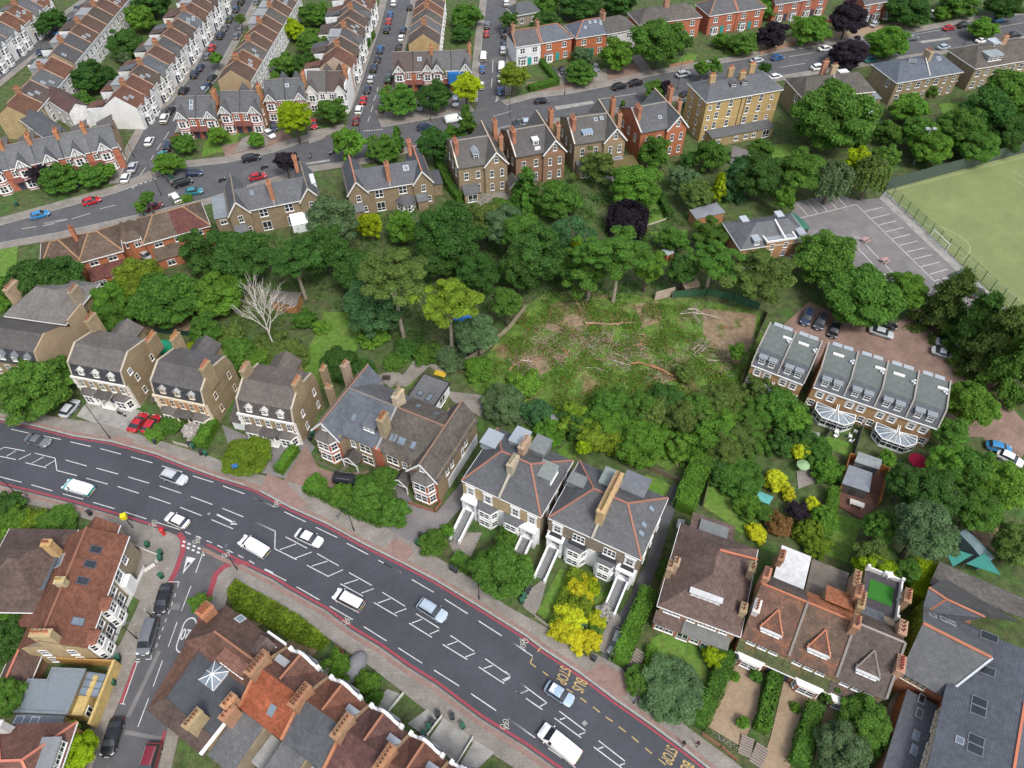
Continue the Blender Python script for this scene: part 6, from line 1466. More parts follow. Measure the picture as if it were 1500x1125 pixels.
# ------------------------------------------------------------------ gabled pairs with red and white bands across the back road
ORD = ['first', 'second', 'third', 'fourth', 'fifth', 'sixth', 'seventh', 'eighth', 'ninth', 'tenth', 'eleventh', 'twelfth', 'thirteenth', 'fourteenth', 'fifteenth', 'sixteenth', 'seventeenth', 'eighteenth', 'nineteenth', 'twentieth', 'twenty first', 'twenty second', 'twenty third', 'twenty fourth']
def bay_house(a, b, label, wall, roof, band, side, bayx, group, timber=True):
 h = House('bay_fronted_house', label, 'house', a, b, 6.0, group, wall=side, roof=roof, merged=True, world=True)
 w = h.w
 h.walls().box(0, .02, 0, w, 8.4, 6.0); h.mb('front_wall', 'brick', wall).box(.02, -.05, 0, w - .02, .02, 5.95)
 h.gable(0, w, 0, 8.4, 6.0, 9.2, 'x', .25, rcol=(.22, .2, .19));
 x = w * bayx
 h.bay(x, -.05, 2.9, .9, 0, [.7, 3.5, 5.7], None, wh=1.7, band=band, col=(.72, .7, .66), m='render')
 h.rp([(x - 1.7, -1.2, 5.7), (x, -1.2, 8.0), (x, 3.0, 8.1), (x - 1.7, .4, 5.8)]); h.rp([(x + 1.7, -1.2, 5.7), (x, -1.2, 8.0), (x, 3.0, 8.1), (x + 1.7, .4, 5.8)])
 G_ = h.mb('gable_front', 'render', (.76, .75, .73)); G_.face([(x - 1.5, -1.0, 5.7), (x + 1.5, -1.0, 5.7), (x, -1.0, 7.8)])
 if timber:
  t = h.mb('timbering', 'trim', (.03, .028, .026)); t.bar((x - 1.5, -1.05, 5.8), (x + 1.5, -1.05, 5.8), .06, .14); t.bar((x, -1.05, 5.8), (x, -1.05, 7.6), .14, .06)
  for s in (-1, 1): t.bar((x + s * .75, -1.05, 5.8), (x + s * .3, -1.05, 7.2), .1, .06)
 bb = h.mb('bargeboard', 'trim', WHITE); bb.bar((x - 1.75, -1.25, 5.6), (x, -1.25, 7.95), .08, .22); bb.bar((x, -1.25, 7.95), (x + 1.75, -1.25, 5.6), .08, .22)
 xo = w * (1 - bayx) if abs(bayx - .5) > .1 else w * .12
 h.win(xo, -.05, 3.6, 1.2, 1.5, 0, 'sash2'); h.door(xo, -.07, .1); p = MB(); p.slab([(xo - 1.1, -1.2, 2.6), (xo + 1.1, -1.2, 2.6), (xo + 1.1, -.05, 3.2), (xo - 1.1, -.05, 3.2)], .12); p.build('porch_roof', 'tile', h.root, (.16, .06, .05))
 if band: B_ = h.mb('band', 'brick', band); B_.box(0, -.09, 2.9, w, -.05, 3.2, 0, True)
 for z in (.9, 3.6): h.win(w, 2.6, z, .8, 1.5, 90)
 return h
RB = (.36, .075, .06)
QP = [((130, 415), (385, 410), (.13, .13, .135), (.4, .14, .085), RB, (.38, .19, .09)), ((420, 378), (680, 376), (.125, .125, .13), (.4, .14, .085), RB, (.38, .2, .1)), ((720, 300), (985, 287), (.12, .125, .13), (.4, .14, .085), RB, (.38, .19, .1)), ((1000, 240), (1250, 240), (.13, .12, .115), (.75, .74, .72), None, (.75, .74, .72))]
for i, (p, q, rf, wl, bd, sd) in enumerate(QP):
 a, b = G(v('WQ', *p), 6), G(v('WQ', *q), 6)
 for j in range(2):
  h = bay_house(a.lerp(b, j / 2), a.lerp(b, (j + 1) / 2), ('white rendered gabled house, %s of the pair with the tall white end wall' if i == 3 else 'red banded gabled house, %s of the ' + ['pair nearest the left terraced street', 'pair with a brown tree and lawn in front', 'pair behind the tall lime tree'][min(i, 2)]) % ['left', 'right'][j], wl, rf if not (i == 3 and j) else (.1, .065, .055), bd, sd, .24 if j == 0 else .76, 'gabled houses facing the back road', timber=i < 3)
  h.chim(h.w if j else 0, 4.2, 7, 10.4, .8, 1.7, 4, (.42, .19, .09)) if j else None
  if i == 3 and j: h.mb('end_wall', 'render', (.77, .76, .74)).box(h.w, -.1, 0, h.w + .3, 9.5, 7.5)
  if (i, j) in ((0, 0),): h.skylight(v('WQ', 228, 318), .9, 1.2, (.6, .6, .6)); h.skylight(v('WQ', 228, 350), .9, 1.2, (.6, .6, .6))
  if i == 2 and j: h.skylight(v('WQ', 865, 205), 1, 1, (.6, .6, .6))
  h.walls().box(h.w * (.1 if j else .4), 8.4, 0, h.w * (.6 if j else .9), 12.4, 5.6); h.gable(h.w * (.1 if j else .4), h.w * (.6 if j else .9), 8.4, 12.4, 5.6, 7.4, 'y', .2, ends=(0, 1))
  h.done()
a, b = G((577, 104), 6), G((689, 101), 6)
for j, (lab, rf, bd) in enumerate((('red banded gabled house with a brown roof, corner of middle street', (.105, .075, .065), RB), ('red banded gabled house with a skylight, behind the round dark trees', (.11, .085, .075), RB), ('dark gabled house between the red banded pair and the blue sheeted house', (.13, .13, .13), RB), ('gabled house with its front wrapped in blue sheeting', (.125, .125, .13), None))):
 h = bay_house(a.lerp(b, j / 4), a.lerp(b, (j + 1) / 4), lab, (.4, .15, .09), rf, bd, (.36, .18, .1), .26 if j % 2 == 0 else .74, 'gabled houses facing the back road')
 if j == 1: h.skylight((614.5, 86.5), 1.1, 1.1, (.6, .6, .6))
 if j == 3: h.mb('blue_sheeting', 'cloth', (.02, .14, .38)).box(-.9, -1.6, 2.6, h.w, -1.45, 5.6, 0, True); h.mb('blue_sheeting', 'cloth', (.02, .14, .38)).box(-.9, -1.45, 5.3, h.w, -.1, 5.55, 0, True)
 if j % 2: h.chim(h.w, 4.2, 7, 10.4, .8, 1.7, 4, (.42, .19, .09))
 h.done()
# single gabled houses at the lower left of the back road
a, b = G((-30, 255), 6), G((171, 213), 6)
for j in range(5):
 lab = ['gabled red and white house cut by the left edge, end of the slate roofed row', 'slate roofed gabled house second from the left edge, by the purple bush', 'slate roofed gabled house third from the left edge, above the hedge', 'slate roofed gabled house next to the end of its row', 'end gabled house with a tan side wall on the left terraced street'][j]
 h = bay_house(a.lerp(b, j / 5), a.lerp(b, (j + 1) / 5), lab, (.4, .15, .09), ((.13, .135, .145), (.15, .155, .16))[j % 2], RB, (.4, .19, .09) if j < 4 else (.38, .28, .17), .5, 'gabled houses facing the back road')
 h.chim(0.2, 4.2, 7, 10.4, .8, 1.8, 4, (.42, .19, .09))
 h.walls().box(h.w * .4, 8.4, 0, h.w, 14, 5.4); h.rp([(h.w * .3, 8.4, 5.5), (h.w * .3, 14.2, 5.5), (h.w + .1, 14.2, 6.8), (h.w + .1, 8.4, 6.8)], name='rear_roof', col=(.15, .13, .12))
 h.done()
# front row of red brick and white houses across the back road, right of the third street
for (p, q, lab, wl, rf, hipx, dep, rmt) in (((62, 255), (197, 235), 'white painted brick house with a dark roof beside the yellow green tree', (.76, .76, .76), (.12, .115, .12), (.02, .02), 8.0, 'slate'),
  ((200, 235), (367, 205), 'red brick house with a blue slate roof and teal door, next to the white house', (.46, .15, .07), (.13, .145, .17), (.02, 3.5), 8.4, 'slate'),
  ((392, 208), (560, 182), 'red brick house with five roof lights in a blue slate roof', (.46, .15, .07), (.125, .145, .18), (4, .02), 8.6, 'slate'),
  ((565, 185), (722, 155), 'brown roofed pale house half hidden by the fresh green tree', (.66, .64, .6), (.13, .12, .11), (.02, 4), 8.6, 'tile'),
  ((740, 135), (905, 112), 'brown roofed red brick house hidden behind the large round tree', (.44, .15, .08), (.13, .12, .11), (4, .02), 8.6, 'tile'),
  ((908, 112), (1075, 92), 'red brick house with a white lower bay, right of the large round tree', (.44, .15, .08), (.15, .13, .115), (.02, 4), 8.6, 'tile'),
  ((1125, 85), (1276, 62), 'red brick bay house with white porch, left half of the pair by the gravel drive', (.42, .14, .08), (.12, .12, .125), (4, .02), 8.6, 'slate'),
  ((1279, 62), (1430, 40), 'red brick bay house, right half of the pair by the gravel drive', (.42, .14, .08), (.12, .12, .125), (.02, 4), 8.6, 'slate')):
 h = House('house', lab, 'house', v('t2', *p), v('t2', *q), 6.0, 'brick houses above the back road', wall=wl, roof=rf, rm=rmt)
 w = h.w
 h.walls().box(0, 0, 0, w, dep, 6.0); h.hip(0, w, 0, dep, 6.0, 8.8, hipx[0], hipx[1], 'x', .3, rcol=(.36, .16, .1) if rmt == 'slate' else None)
 for x in (w * .25, w * .75): h.win(x, 0, 3.6, 1.5, 1.6, 0, 'sash2')
 h.bay(w * .25, 0, 2.6, .8, 0, [.6, 2.6], 'flat', wh=1.7, col=(.72, .7, .66)); h.win(w * .8, 0, .6, 1.3, 1.7, 0, 'sash2'); h.door(w * .54, 0, .1, col=(.03, .3, .27))
 h.chim(.2 if hipx[0] < 1 else w - .2, dep * .5, 6, 10.2, .8, 1.6, 4, (.36, .2, .13))
 if 'five' in lab:
  for p_ in ((465, 123), (495, 118), (525, 110), (525, 128), (440, 150)): h.skylight(v('t2', *p_), .7, .9, (.6, .6, .6))
 h.done()
for (p, q, lab) in (((135, 20), (285, -4), 'left red brick bay house of the pair beyond the copper tree on the back road'), ((288, -4), (430, -28), 'right red brick bay house of the pair beyond the copper tree on the back road'), ((625, 22), (745, 2), 'red brick house between the dark purple tree and the upper hedge'), ((748, 2), (870, -20), 'pale brick house behind the white cars at the top edge')):
 h = House('house', lab, 'house', v('t3', *p), v('t3', *q), 6.0, 'brick houses above the back road', wall=(.4, .14, .085), roof=(.125, .12, .12))
 w = h.w; h.walls().box(0, 0, 0, w, 8.6, 6.0); h.gable(0, w, 0, 8.6, 6.0, 8.8, 'x', .3)
 for x in (w * .25, w * .75): h.win(x, 0, 3.6, 1.5, 1.6, 0, 'sash2'); h.bay(x, 0, 2.4, .8, 0, [.6, 2.6], 'flat', wh=1.7, col=(.72, .7, .66))
 h.door(w * .5, 0, .1); h.done()
h = simple_hip('house', 'small dark roofed house at the top by the right street kerb', 'house', v('t2', 55, 85), v('t2', 190, 60), 3.6, 6, 6, 2.4, 2.4, (.3, .26, .2), (.1, .11, .115), 'slate', n=2); h.done()
# ------------------------------------------------------------------ terraced rows up the streets
def terrace(FL, FR, ze, pitch, where, walls, roofs, gables, chim, side, seed, rear=True, depth=8.8, bays=True):
 g = random.Random(seed)
 a, b = G(FL, ze), G(FR, ze)
 n = max(2, round((b - a).length / pitch))
 for k in range(n):
  wl, rf = g.choice(walls), g.choice(roofs)
  nm = {0: 'dark', 1: 'brown', 2: 'reddish', 3: 'grey'}[rf[1]]
  h = House('terraced_house', '%s roofed terraced house, %s from near end, %s' % (nm, ORD[k], where), 'house', a.lerp(b, k / n), a.lerp(b, (k + 1) / n), ze, 'terraced houses ' + where, wall=wl, roof=rf[0], rm='slate' if rf[1] in (0, 3) else 'tile', merged=True, world=True)
  w = h.w; zr = ze + 3.0
  h.walls().box(0, 0, 0, w, depth, ze)
  h.gable(0, w, 0, depth, ze, zr, 'x', .25, ends=(1 if k == 0 else 0, 1 if k == n - 1 else 0))
  h.mb('party_parapet', 'render', (.42, .28, .2)).bar((w, -.2, ze + .12), (w, depth / 2, zr + .12), .25, .2); h.mb('party_parapet', 'render', (.42, .28, .2)).bar((w, depth / 2, zr + .12), (w, depth + .2, ze + .12), .25, .2)
  if k == 0: h.mb('end_wall', 'render' if side[1] else 'brick', side[0]).box(-.12, 0, 0, 0, depth, ze); E_ = h.mb('end_wall', 'render' if side[1] else 'brick', side[0]); E_.face([(-.12, depth, ze), (-.12, 0, ze), (-.12, depth / 2, zr - .1)])
  x = w * (.35 if k % 2 else .65)
  if bays and gables:
   h.bay(x, 0, 2.6, .8, 0, [.7, 3.5, 5.5], None, wh=1.6, col=wl)
   h.rp([(x - 1.5, -1.05, ze - .4), (x, -1.05, ze + 1.5), (x, 2.6, ze + 1.7), (x - 1.5, .5, ze - .2)]); h.rp([(x + 1.5, -1.05, ze - .4), (x, -1.05, ze + 1.5), (x, 2.6, ze + 1.7), (x + 1.5, .5, ze - .2)])
   h.mb('gable_front', 'render', wl).face([(x - 1.35, -.85, ze - .5), (x + 1.35, -.85, ze - .5), (x, -.85, ze + 1.35)])
   h.win(w - x, 0, 3.5, 1.0, 1.5); h.door(w - x, 0, .1)
  else:
   for z in (.7, 3.5):
    h.win(w * .28, 0, z, 1.2, 1.6, 0, 'sash'); h.win(w * .74, 0, z, 1.2, 1.6, 0, 'sash')
  if chim and k % 2 == 0: h.chim(w, depth * .5, ze + 1.5, zr + 1.0, .7, 1.5, 4, (.33, .175, .1))
  if rear:
   x0, x1 = (w * .45, w) if k % 2 else (0, w * .55)
   h.walls().box(x0, depth, 0, x1, depth + 4.5, ze - .6); h.rp([(x0, depth - .1, ze + .4), (x1, depth - .1, ze + .4), (x1, depth + 4.7, ze - .6), (x0, depth + 4.7, ze - .6)], name='rear_roof')
  c = g.random()
  if c < .3: h.dormer(w / 2, depth - .6, ze + .3, w * .8, 2.2, 3.2, 'flat', (.25, .26, .265), 'felt', ang=180, wn=2)
  elif c < .62:
   sl = (zr - ze) / (depth / 2)
   for q in range(g.choice((1, 2, 2, 3))):
    yy = depth * g.uniform(.14, .3); xx = w * (.2 + .28 * q)
    pt = h.M @ Vector((xx, yy, ze + yy * sl))
    dd = pt - Vector((0, 0, CAMH)); vz = dd.dot(Vector((0, _c, -_s)))
    h.skylight((750 + FPX * dd.x / vz, 562.5 - FPX * dd.dot(Vector((0, _s, _c))) / vz), .8, 1.1, (.6, .62, .64))
  h.done()
WW = [(.77, .77, .76)] * 3 + [(.72, .7, .64)]
RR = [((.13, .085, .065), 1), ((.145, .085, .065), 1), ((.11, .085, .072), 1), ((.13, .14, .15), 3), ((.17, .085, .06), 2), ((.105, .1, .1), 0)]
RG = [((.13, .12, .11), 1), ((.14, .145, .15), 3), ((.12, .095, .085), 1), ((.18, .09, .06), 2)]
terrace((200, 157), (330, -14), 6.2, 5.7, 'left kerb of left street', WW, RR, True, True, ((.72, .71, .68), 1), 3)
terrace((108, 92), (196, -12), 6.2, 5.7, 'between far left street and gardens', WW, RR, False, True, ((.34, .27, .17), 0), 5)
terrace((-20, 82), (75, 0), 6.2, 5.7, 'upper left corner row', WW, RG, True, True, ((.72, .71, .68), 1), 8)
terrace((366, 118), (440, -8), 6.2, 5.7, 'backing on the central gardens', WW, RG + RR[:2], False, True, ((.38, .28, .17), 1), 11, rear=False)
terrace((515, 98), (549, -8), 6.2, 5.7, 'left kerb of middle street', WW, RR, True, True, ((.42, .33, .25), 1), 14)
terrace((643, 64), (652, -8), 6.2, 5.7, 'right kerb of middle street', [(.4, .3, .18), (.7, .68, .64)], RG, False, True, ((.42, .3, .15), 0), 17, rear=False)
terrace((45, 171), (107, 99), 6.2, 5.9, 'yellow brick backs at far left', [(.37, .28, .15), (.4, .3, .16), (.7, .69, .66)], RG, False, True, ((.4, .3, .16), 0), 21, rear=False)
for k, (p, q) in enumerate((((30, 175), (70, 205)), ((62, 140), (100, 165)))):
 h = House('rear_wing', ['yellow brick rear wing with a flat dark roof below the far left terrace', 'white rendered rear wing with a maroon roof below the far left terrace'][k], 'house wing', p, q, 5.6, wall=((.4, .3, .16), (.75, .74, .72))[k], roof=((.12, .125, .135), (.13, .07, .06))[k])
 h.walls().box(0, 0, 0, h.w, 5, 5.6); h.gable(0, h.w, 0, 5, 5.6, 7.2, 'x', .2); h.row(3.2, xs(.3, h.w, 3), 0, .9, 1.4); h.row(.7, xs(.3, h.w, 3), 0, .9, 1.4); h.done()
# ------------------------------------------------------------------ vehicles
# stations along the length: (x, half width, sill z, belt z, roof z, roof half width, glass?)
CARS = {
 'hatch': (4.1, [(-2.05, .66, .42, .72, None), (-1.93, .8, .3, .9, None), (-1.75, .85, .24, .98, 1.02), (-1.35, .87, .22, 1.0, 1.38), (-.4, .88, .2, .98, 1.47), (.35, .88, .2, .96, 1.43), (1.0, .87, .21, .94, .97), (1.55, .85, .24, .86, None), (1.9, .76, .32, .7, None), (2.05, .58, .4, .58, None)]),
 'saloon': (4.6, [(-2.3, .66, .42, .78, None), (-2.18, .82, .3, .95, None), (-1.75, .88, .24, 1.0, 1.03), (-1.0, .9, .22, .99, 1.36), (-.2, .9, .2, .96, 1.44), (.5, .9, .2, .95, 1.4), (1.15, .89, .21, .93, .96), (1.8, .87, .25, .84, None), (2.15, .78, .32, .7, None), (2.3, .6, .4, .58, None)]),
 'coupe': (4.4, [(-2.2, .7, .4, .78, None), (-2.05, .86, .28, .92, None), (-1.6, .92, .22, .95, .98), (-.8, .93, .18, .92, 1.18), (-.2, .92, .17, .88, 1.24), (.3, .91, .17, .86, 1.2), (1.0, .92, .18, .8, .83), (1.75, .9, .22, .68, None), (2.1, .8, .28, .55, None), (2.2, .6, .34, .46, None)]),
 'suv': (4.6, [(-2.3, .72, .5, .95, None), (-2.2, .87, .38, 1.08, None), (-2.05, .91, .32, 1.12, 1.16), (-1.75, .93, .3, 1.13, 1.6), (-.4, .94, .28, 1.1, 1.7), (.45, .94, .28, 1.08, 1.66), (1.1, .93, .28, 1.06, 1.1), (1.8, .91, .3, 1.0, None), (2.18, .83, .38, .84, None), (2.3, .66, .46, .7, None)]),
 'van': (5.2, [(-2.6, .8, .45, 1.1, None), (-2.56, .9, .35, 1.15, 1.2), (-2.5, .94, .32, 1.16, 1.9), (-1.2, .97, .3, 1.14, 1.98), (.6, .97, .3, 1.12, 1.96), (1.0, .96, .3, 1.1, 1.88), (1.75, .95, .3, 1.06, 1.12), (2.25, .92, .34, .95, None), (2.5, .84, .4, .76, None), (2.6, .66, .46, .62, None)])}
CARS['mpv'] = (4.8, [(x * .925, w_ * .98, s, b, None if r is None else r * .93) for x, w_, s, b, r in CARS['van'][1]])
def car_meshes(kind):
 L, st = CARS[kind]
 van = kind == 'van'
 body, gl = MB(), {'windscreen': MB(), 'rear_window': MB(), 'side_window': MB()}
 rows = []
 for x, w_, s, b, r in st:
  rf = r if r is not None else b + .02
  up = max(0.0, rf - b)
  tw = w_ - .06 - .3 * min(up, .5) if up > .08 else w_ - .1
  rows.append([(x, w_ * .86, s), (x, w_, s + .16), (x, w_ + .01, (s + b) / 2 + .05), (x, w_ - .03, b), (x, tw, rf - (.05 if up > .1 else .0)), (x, tw * .72, rf + .02), (x, 0, rf + .045)])
 n = len(rows)
 for i in range(n - 1):
  A, B = rows[i], rows[i + 1]
  ua, ub = A[4][2] - A[3][2], B[4][2] - B[3][2]
  for sgn in (1, -1):
   for j in range(6):
    q = [(A[j][0], A[j][1] * sgn, A[j][2]), (B[j][0], B[j][1] * sgn, B[j][2]), (B[j + 1][0], B[j + 1][1] * sgn, B[j + 1][2]), (A[j + 1][0], A[j + 1][1] * sgn, A[j + 1][2])]
    if sgn < 0: q = q[::-1]
    tgt = body
    if j == 3 and ua > .1 and ub > .1 and not (van and (A[0][0] + B[0][0]) < .2): tgt = gl['side_window']
    if j == 3 and (ua > .1) != (ub > .1) and not van: tgt = gl['side_window']
    if j >= 4 and (ua > .1) != (ub > .1): tgt = gl['windscreen' if A[0][0] > 0 else 'rear_window']
    if tgt is gl['rear_window'] and van: tgt = body
    tgt.face(q)
 for R_ in (rows[0], rows[-1]):
  pts = [(p[0], p[1], p[2]) for p in R_] + [(p[0], -p[1], p[2]) for p in R_[::-1][1:]]
  body.face(pts if R_ is rows[-1] else pts[::-1])
 out = {'body': body.mesh('body', ['car_paint'], True)}
 for k, m in gl.items():
  if m.f: out[k] = m.mesh(k, ['car_glass'], True)
 t = MB(); r = .33
 t.tube((0, -.1, 0), (0, .1, 0), r, r, 14)
 rim = MB(); rim.tube((0, -.115, 0), (0, .115, 0), r * .62, r * .62, 10)
 for k in range(5):
  a = 2 * math.pi * k / 5; rim.bar((0, -.12, 0), (math.cos(a) * r * .6, -.12, math.sin(a) * r * .6), .05, .03); rim.bar((0, .12, 0), (math.cos(a) * r * .6, .12, math.sin(a) * r * .6), .05, .03)
 out['tyre'], out['rim'] = t.mesh('wheel', ['rubber']), rim.mesh('rim', ['alloy'])
 x1, w1, s1, b1 = st[-2][0], st[-2][1], st[-2][2], st[-2][3]
 hl = MB(); hl.prism([(0, -.2), (.1, -.14), (.1, .1), (-.12, .2), (-.25, .2), (-.1, -.2)], 0, .13, bottom=True)
 out['headlight'] = hl.mesh('headlight', ['lens_white'])
 tl = MB(); tl.box(-.05, -.1, 0, .05, .1, .22, 0, True); out['taillight'] = tl.mesh('taillight', ['lens_red'])
 mi = MB(); mi.dome((0, 0, 0), .07, .1, .07, 8, 3, full=True); out['wing_mirror'] = mi.mesh('wing_mirror', ['car_paint'], True)
 bp = MB(); bp.box(-.02, -.26, 0, .02, .26, .11, 0, True); out['number_plate'] = bp.mesh('number_plate', ['trim'])
 if kind in ('suv', 'mpv'):
  rr = MB(); zt = max(s[4] or 0 for s in st)
  rr.bar((-1.6, .62, zt + .05), (.5, .62, zt + .06), .05, .05)
  out['roof_rail'] = rr.mesh('roof_rail', ['alloy'])
 return out
CM = {}
PAINT = dict(white=(.8, .8, .79), silver=(.45, .47, .5), grey=(.13, .14, .155), black=(.012, .012, .014), blue=(.02, .1, .28), navy=(.018, .03, .07), red=(.42, .015, .025), maroon=(.16, .012, .02), teal=(.03, .22, .26), green=(.02, .05, .035), paleblue=(.36, .44, .52), sky=(.03, .2, .42))
ROADS = [MAIN_N, BACK_N, ST1_W, ST1_E, ST2_W, ST2_E, ST3_W, ST3_E, SIDE_W]
def road_dir(p):
 best = None
 for ln in ROADS:
  P = [G(q) for q in ln]
  for a, b in zip(P[:-1], P[1:]):
   d = b - a; t = max(0, min(1, (p - a).dot(d) / d.length_squared)); e = (a + d * t - p).length
   if best is None or e < best[0]: best = (e, math.atan2(d.y, d.x))
 return best[1]
def car(px, kind, col, label, flip=False, to=None, group=None, roof=None, z=ZR, scale=1.0):
 g = G(px, .7)
 rz = road_dir(Vector((g.x, g.y, 0))) if to is None else None
 if to is not None:
  e = G((px[0] + to[0], px[1] + to[1]), .7) - g; rz = math.atan2(e.y, e.x)
 if flip: rz += math.pi
 if kind not in CM: CM[kind] = car_meshes(kind)
 M = CM[kind]; L, st = CARS[kind]
 root = thing('van' if kind == 'van' else 'car', label, 'van' if kind == 'van' else 'car', (g.x, g.y, z), rz, group)
 root.scale = (scale,) * 3
 c = PAINT[col] if isinstance(col, str) else col
 f_ = rnd.uniform(.92, 1.08); c = tuple(x * f_ for x in c)
 link('body', M['body'], root, c)
 for k in ('windscreen', 'rear_window', 'side_window', 'roof_rail'):
  if k in M: link(k, M[k], root)
 if 'roof_rail' in M: link('roof_rail', M['roof_rail'], root).scale = (1, -1, 1)
 hw = st[3][1]
 for x in (L * .31, -L * .3):
  for s in (-1, 1):
   w_ = link('wheel', M['tyre'], root); w_.location = (x, s * (hw - .08), .33); link('rim', M['rim'], w_)
 a, b = st[-3], st[1]
 for s in (-1, 1):
  o = link('headlight', M['headlight'], root); o.location = (a[0] + .22, s * (a[1] - .2), a[3] - .2); o.scale = (1, s, 1)
  o = link('taillight', M['taillight'], root); o.location = (b[0] - .02, s * (b[1] - .06), b[3] - .26)
  o = link('wing_mirror', M['wing_mirror'], root, c); o.location = (st[-4][0] - .3, s * (hw + .1), st[-4][3] + .06)
 o = link('number_plate', M['number_plate'], root, (.7, .7, .68)); o.location = (st[-1][0] + .02, 0, .42)
 o = link('number_plate', M['number_plate'], root, (.6, .5, .08)); o.location = (st[0][0] - .02, 0, .55)
 if roof:
  r = MB(); zt = max(s[4] or 0 for s in st); i0 = [i for i, s in enumerate(st) if s[4] and s[4] > s[3] + .2]
  x0, x1 = st[i0[0]][0] + .1, st[i0[-1]][0] - .05
  r.slab([(x0, -.52, zt + .01), (x1, -.52, zt + .0), (x1, .52, zt + .0), (x0, .52, zt + .01)], .05); r.build('roof_panel', 'cloth', root, roof)
 return root
def H8(rc, x, y): return T(rc, (x, y))[0]
MR = 'moving along the main road'
for a in (
 (H8('20', 207, 392), 'coupe', 'grey', 'dark grey low sports car driving right near the left edge of the main road', False),
 (H8('20', 430, 655), 'van', (.74, .76, .75), 'white delivery van with teal nose and tail in the kerb lane', True),
 (H8('20', 957, 597), 'suv', 'silver', 'silver estate car driving right on the main road below the villas', False),
 (H8('20', 972, 833), 'hatch', 'white', 'white crossover car with black windows nearing the side street junction', True),
 (H8('20', 1395, 977), 'van', 'white', 'white panel van just past the side street junction', True),
 (H8('21', 310, 930), 'saloon', 'white', 'white saloon car driving right beside the hatched markings', False),
 (H8('31', 527, 203), 'mpv', 'white', 'white people carrier below the hatched boxes, driving left', True),
 (H8('31', 987, 260), 'suv', 'paleblue', 'pale blue estate car with roof rails, driving right past the hatched boxes', False),
 (H8('32', 298, 717), 'hatch', 'paleblue', 'pale blue hatchback with a white roof beside the bus stop lettering', False),
 (H8('32', 298, 992), 'van', 'white', 'large white van in the lane by the lower kerb, nearest the bottom edge', True)):
 r = car(a[0], a[1], a[2], a[3], a[4], group='cars moving along the main road', scale=1.12 if '992' in str(a[0]) or 'nearest the bottom' in a[3] else 1.0)
 if 'teal' in a[3]:
  for x0, x1 in ((-2.63, -1.95), (1.72, 2.3)):
   m = MB(); m.box(x0, -.975, .75, x1 - .25 * (x0 > 0), .975, 1.12, 0, True); m.build('teal_panel', 'cloth', r, (.03, .3, .3))
 if 'white roof' in a[3]: r.children[0].color = (.32, .42, .52, 1); m = MB(); m.slab([(-1.3, -.5, 1.475), (.3, -.5, 1.46), (.3, .5, 1.46), (-1.3, .5, 1.475)], .04); m.build('roof_panel', 'car_paint', r, PAINT['white'])
sd = (-38, 125)
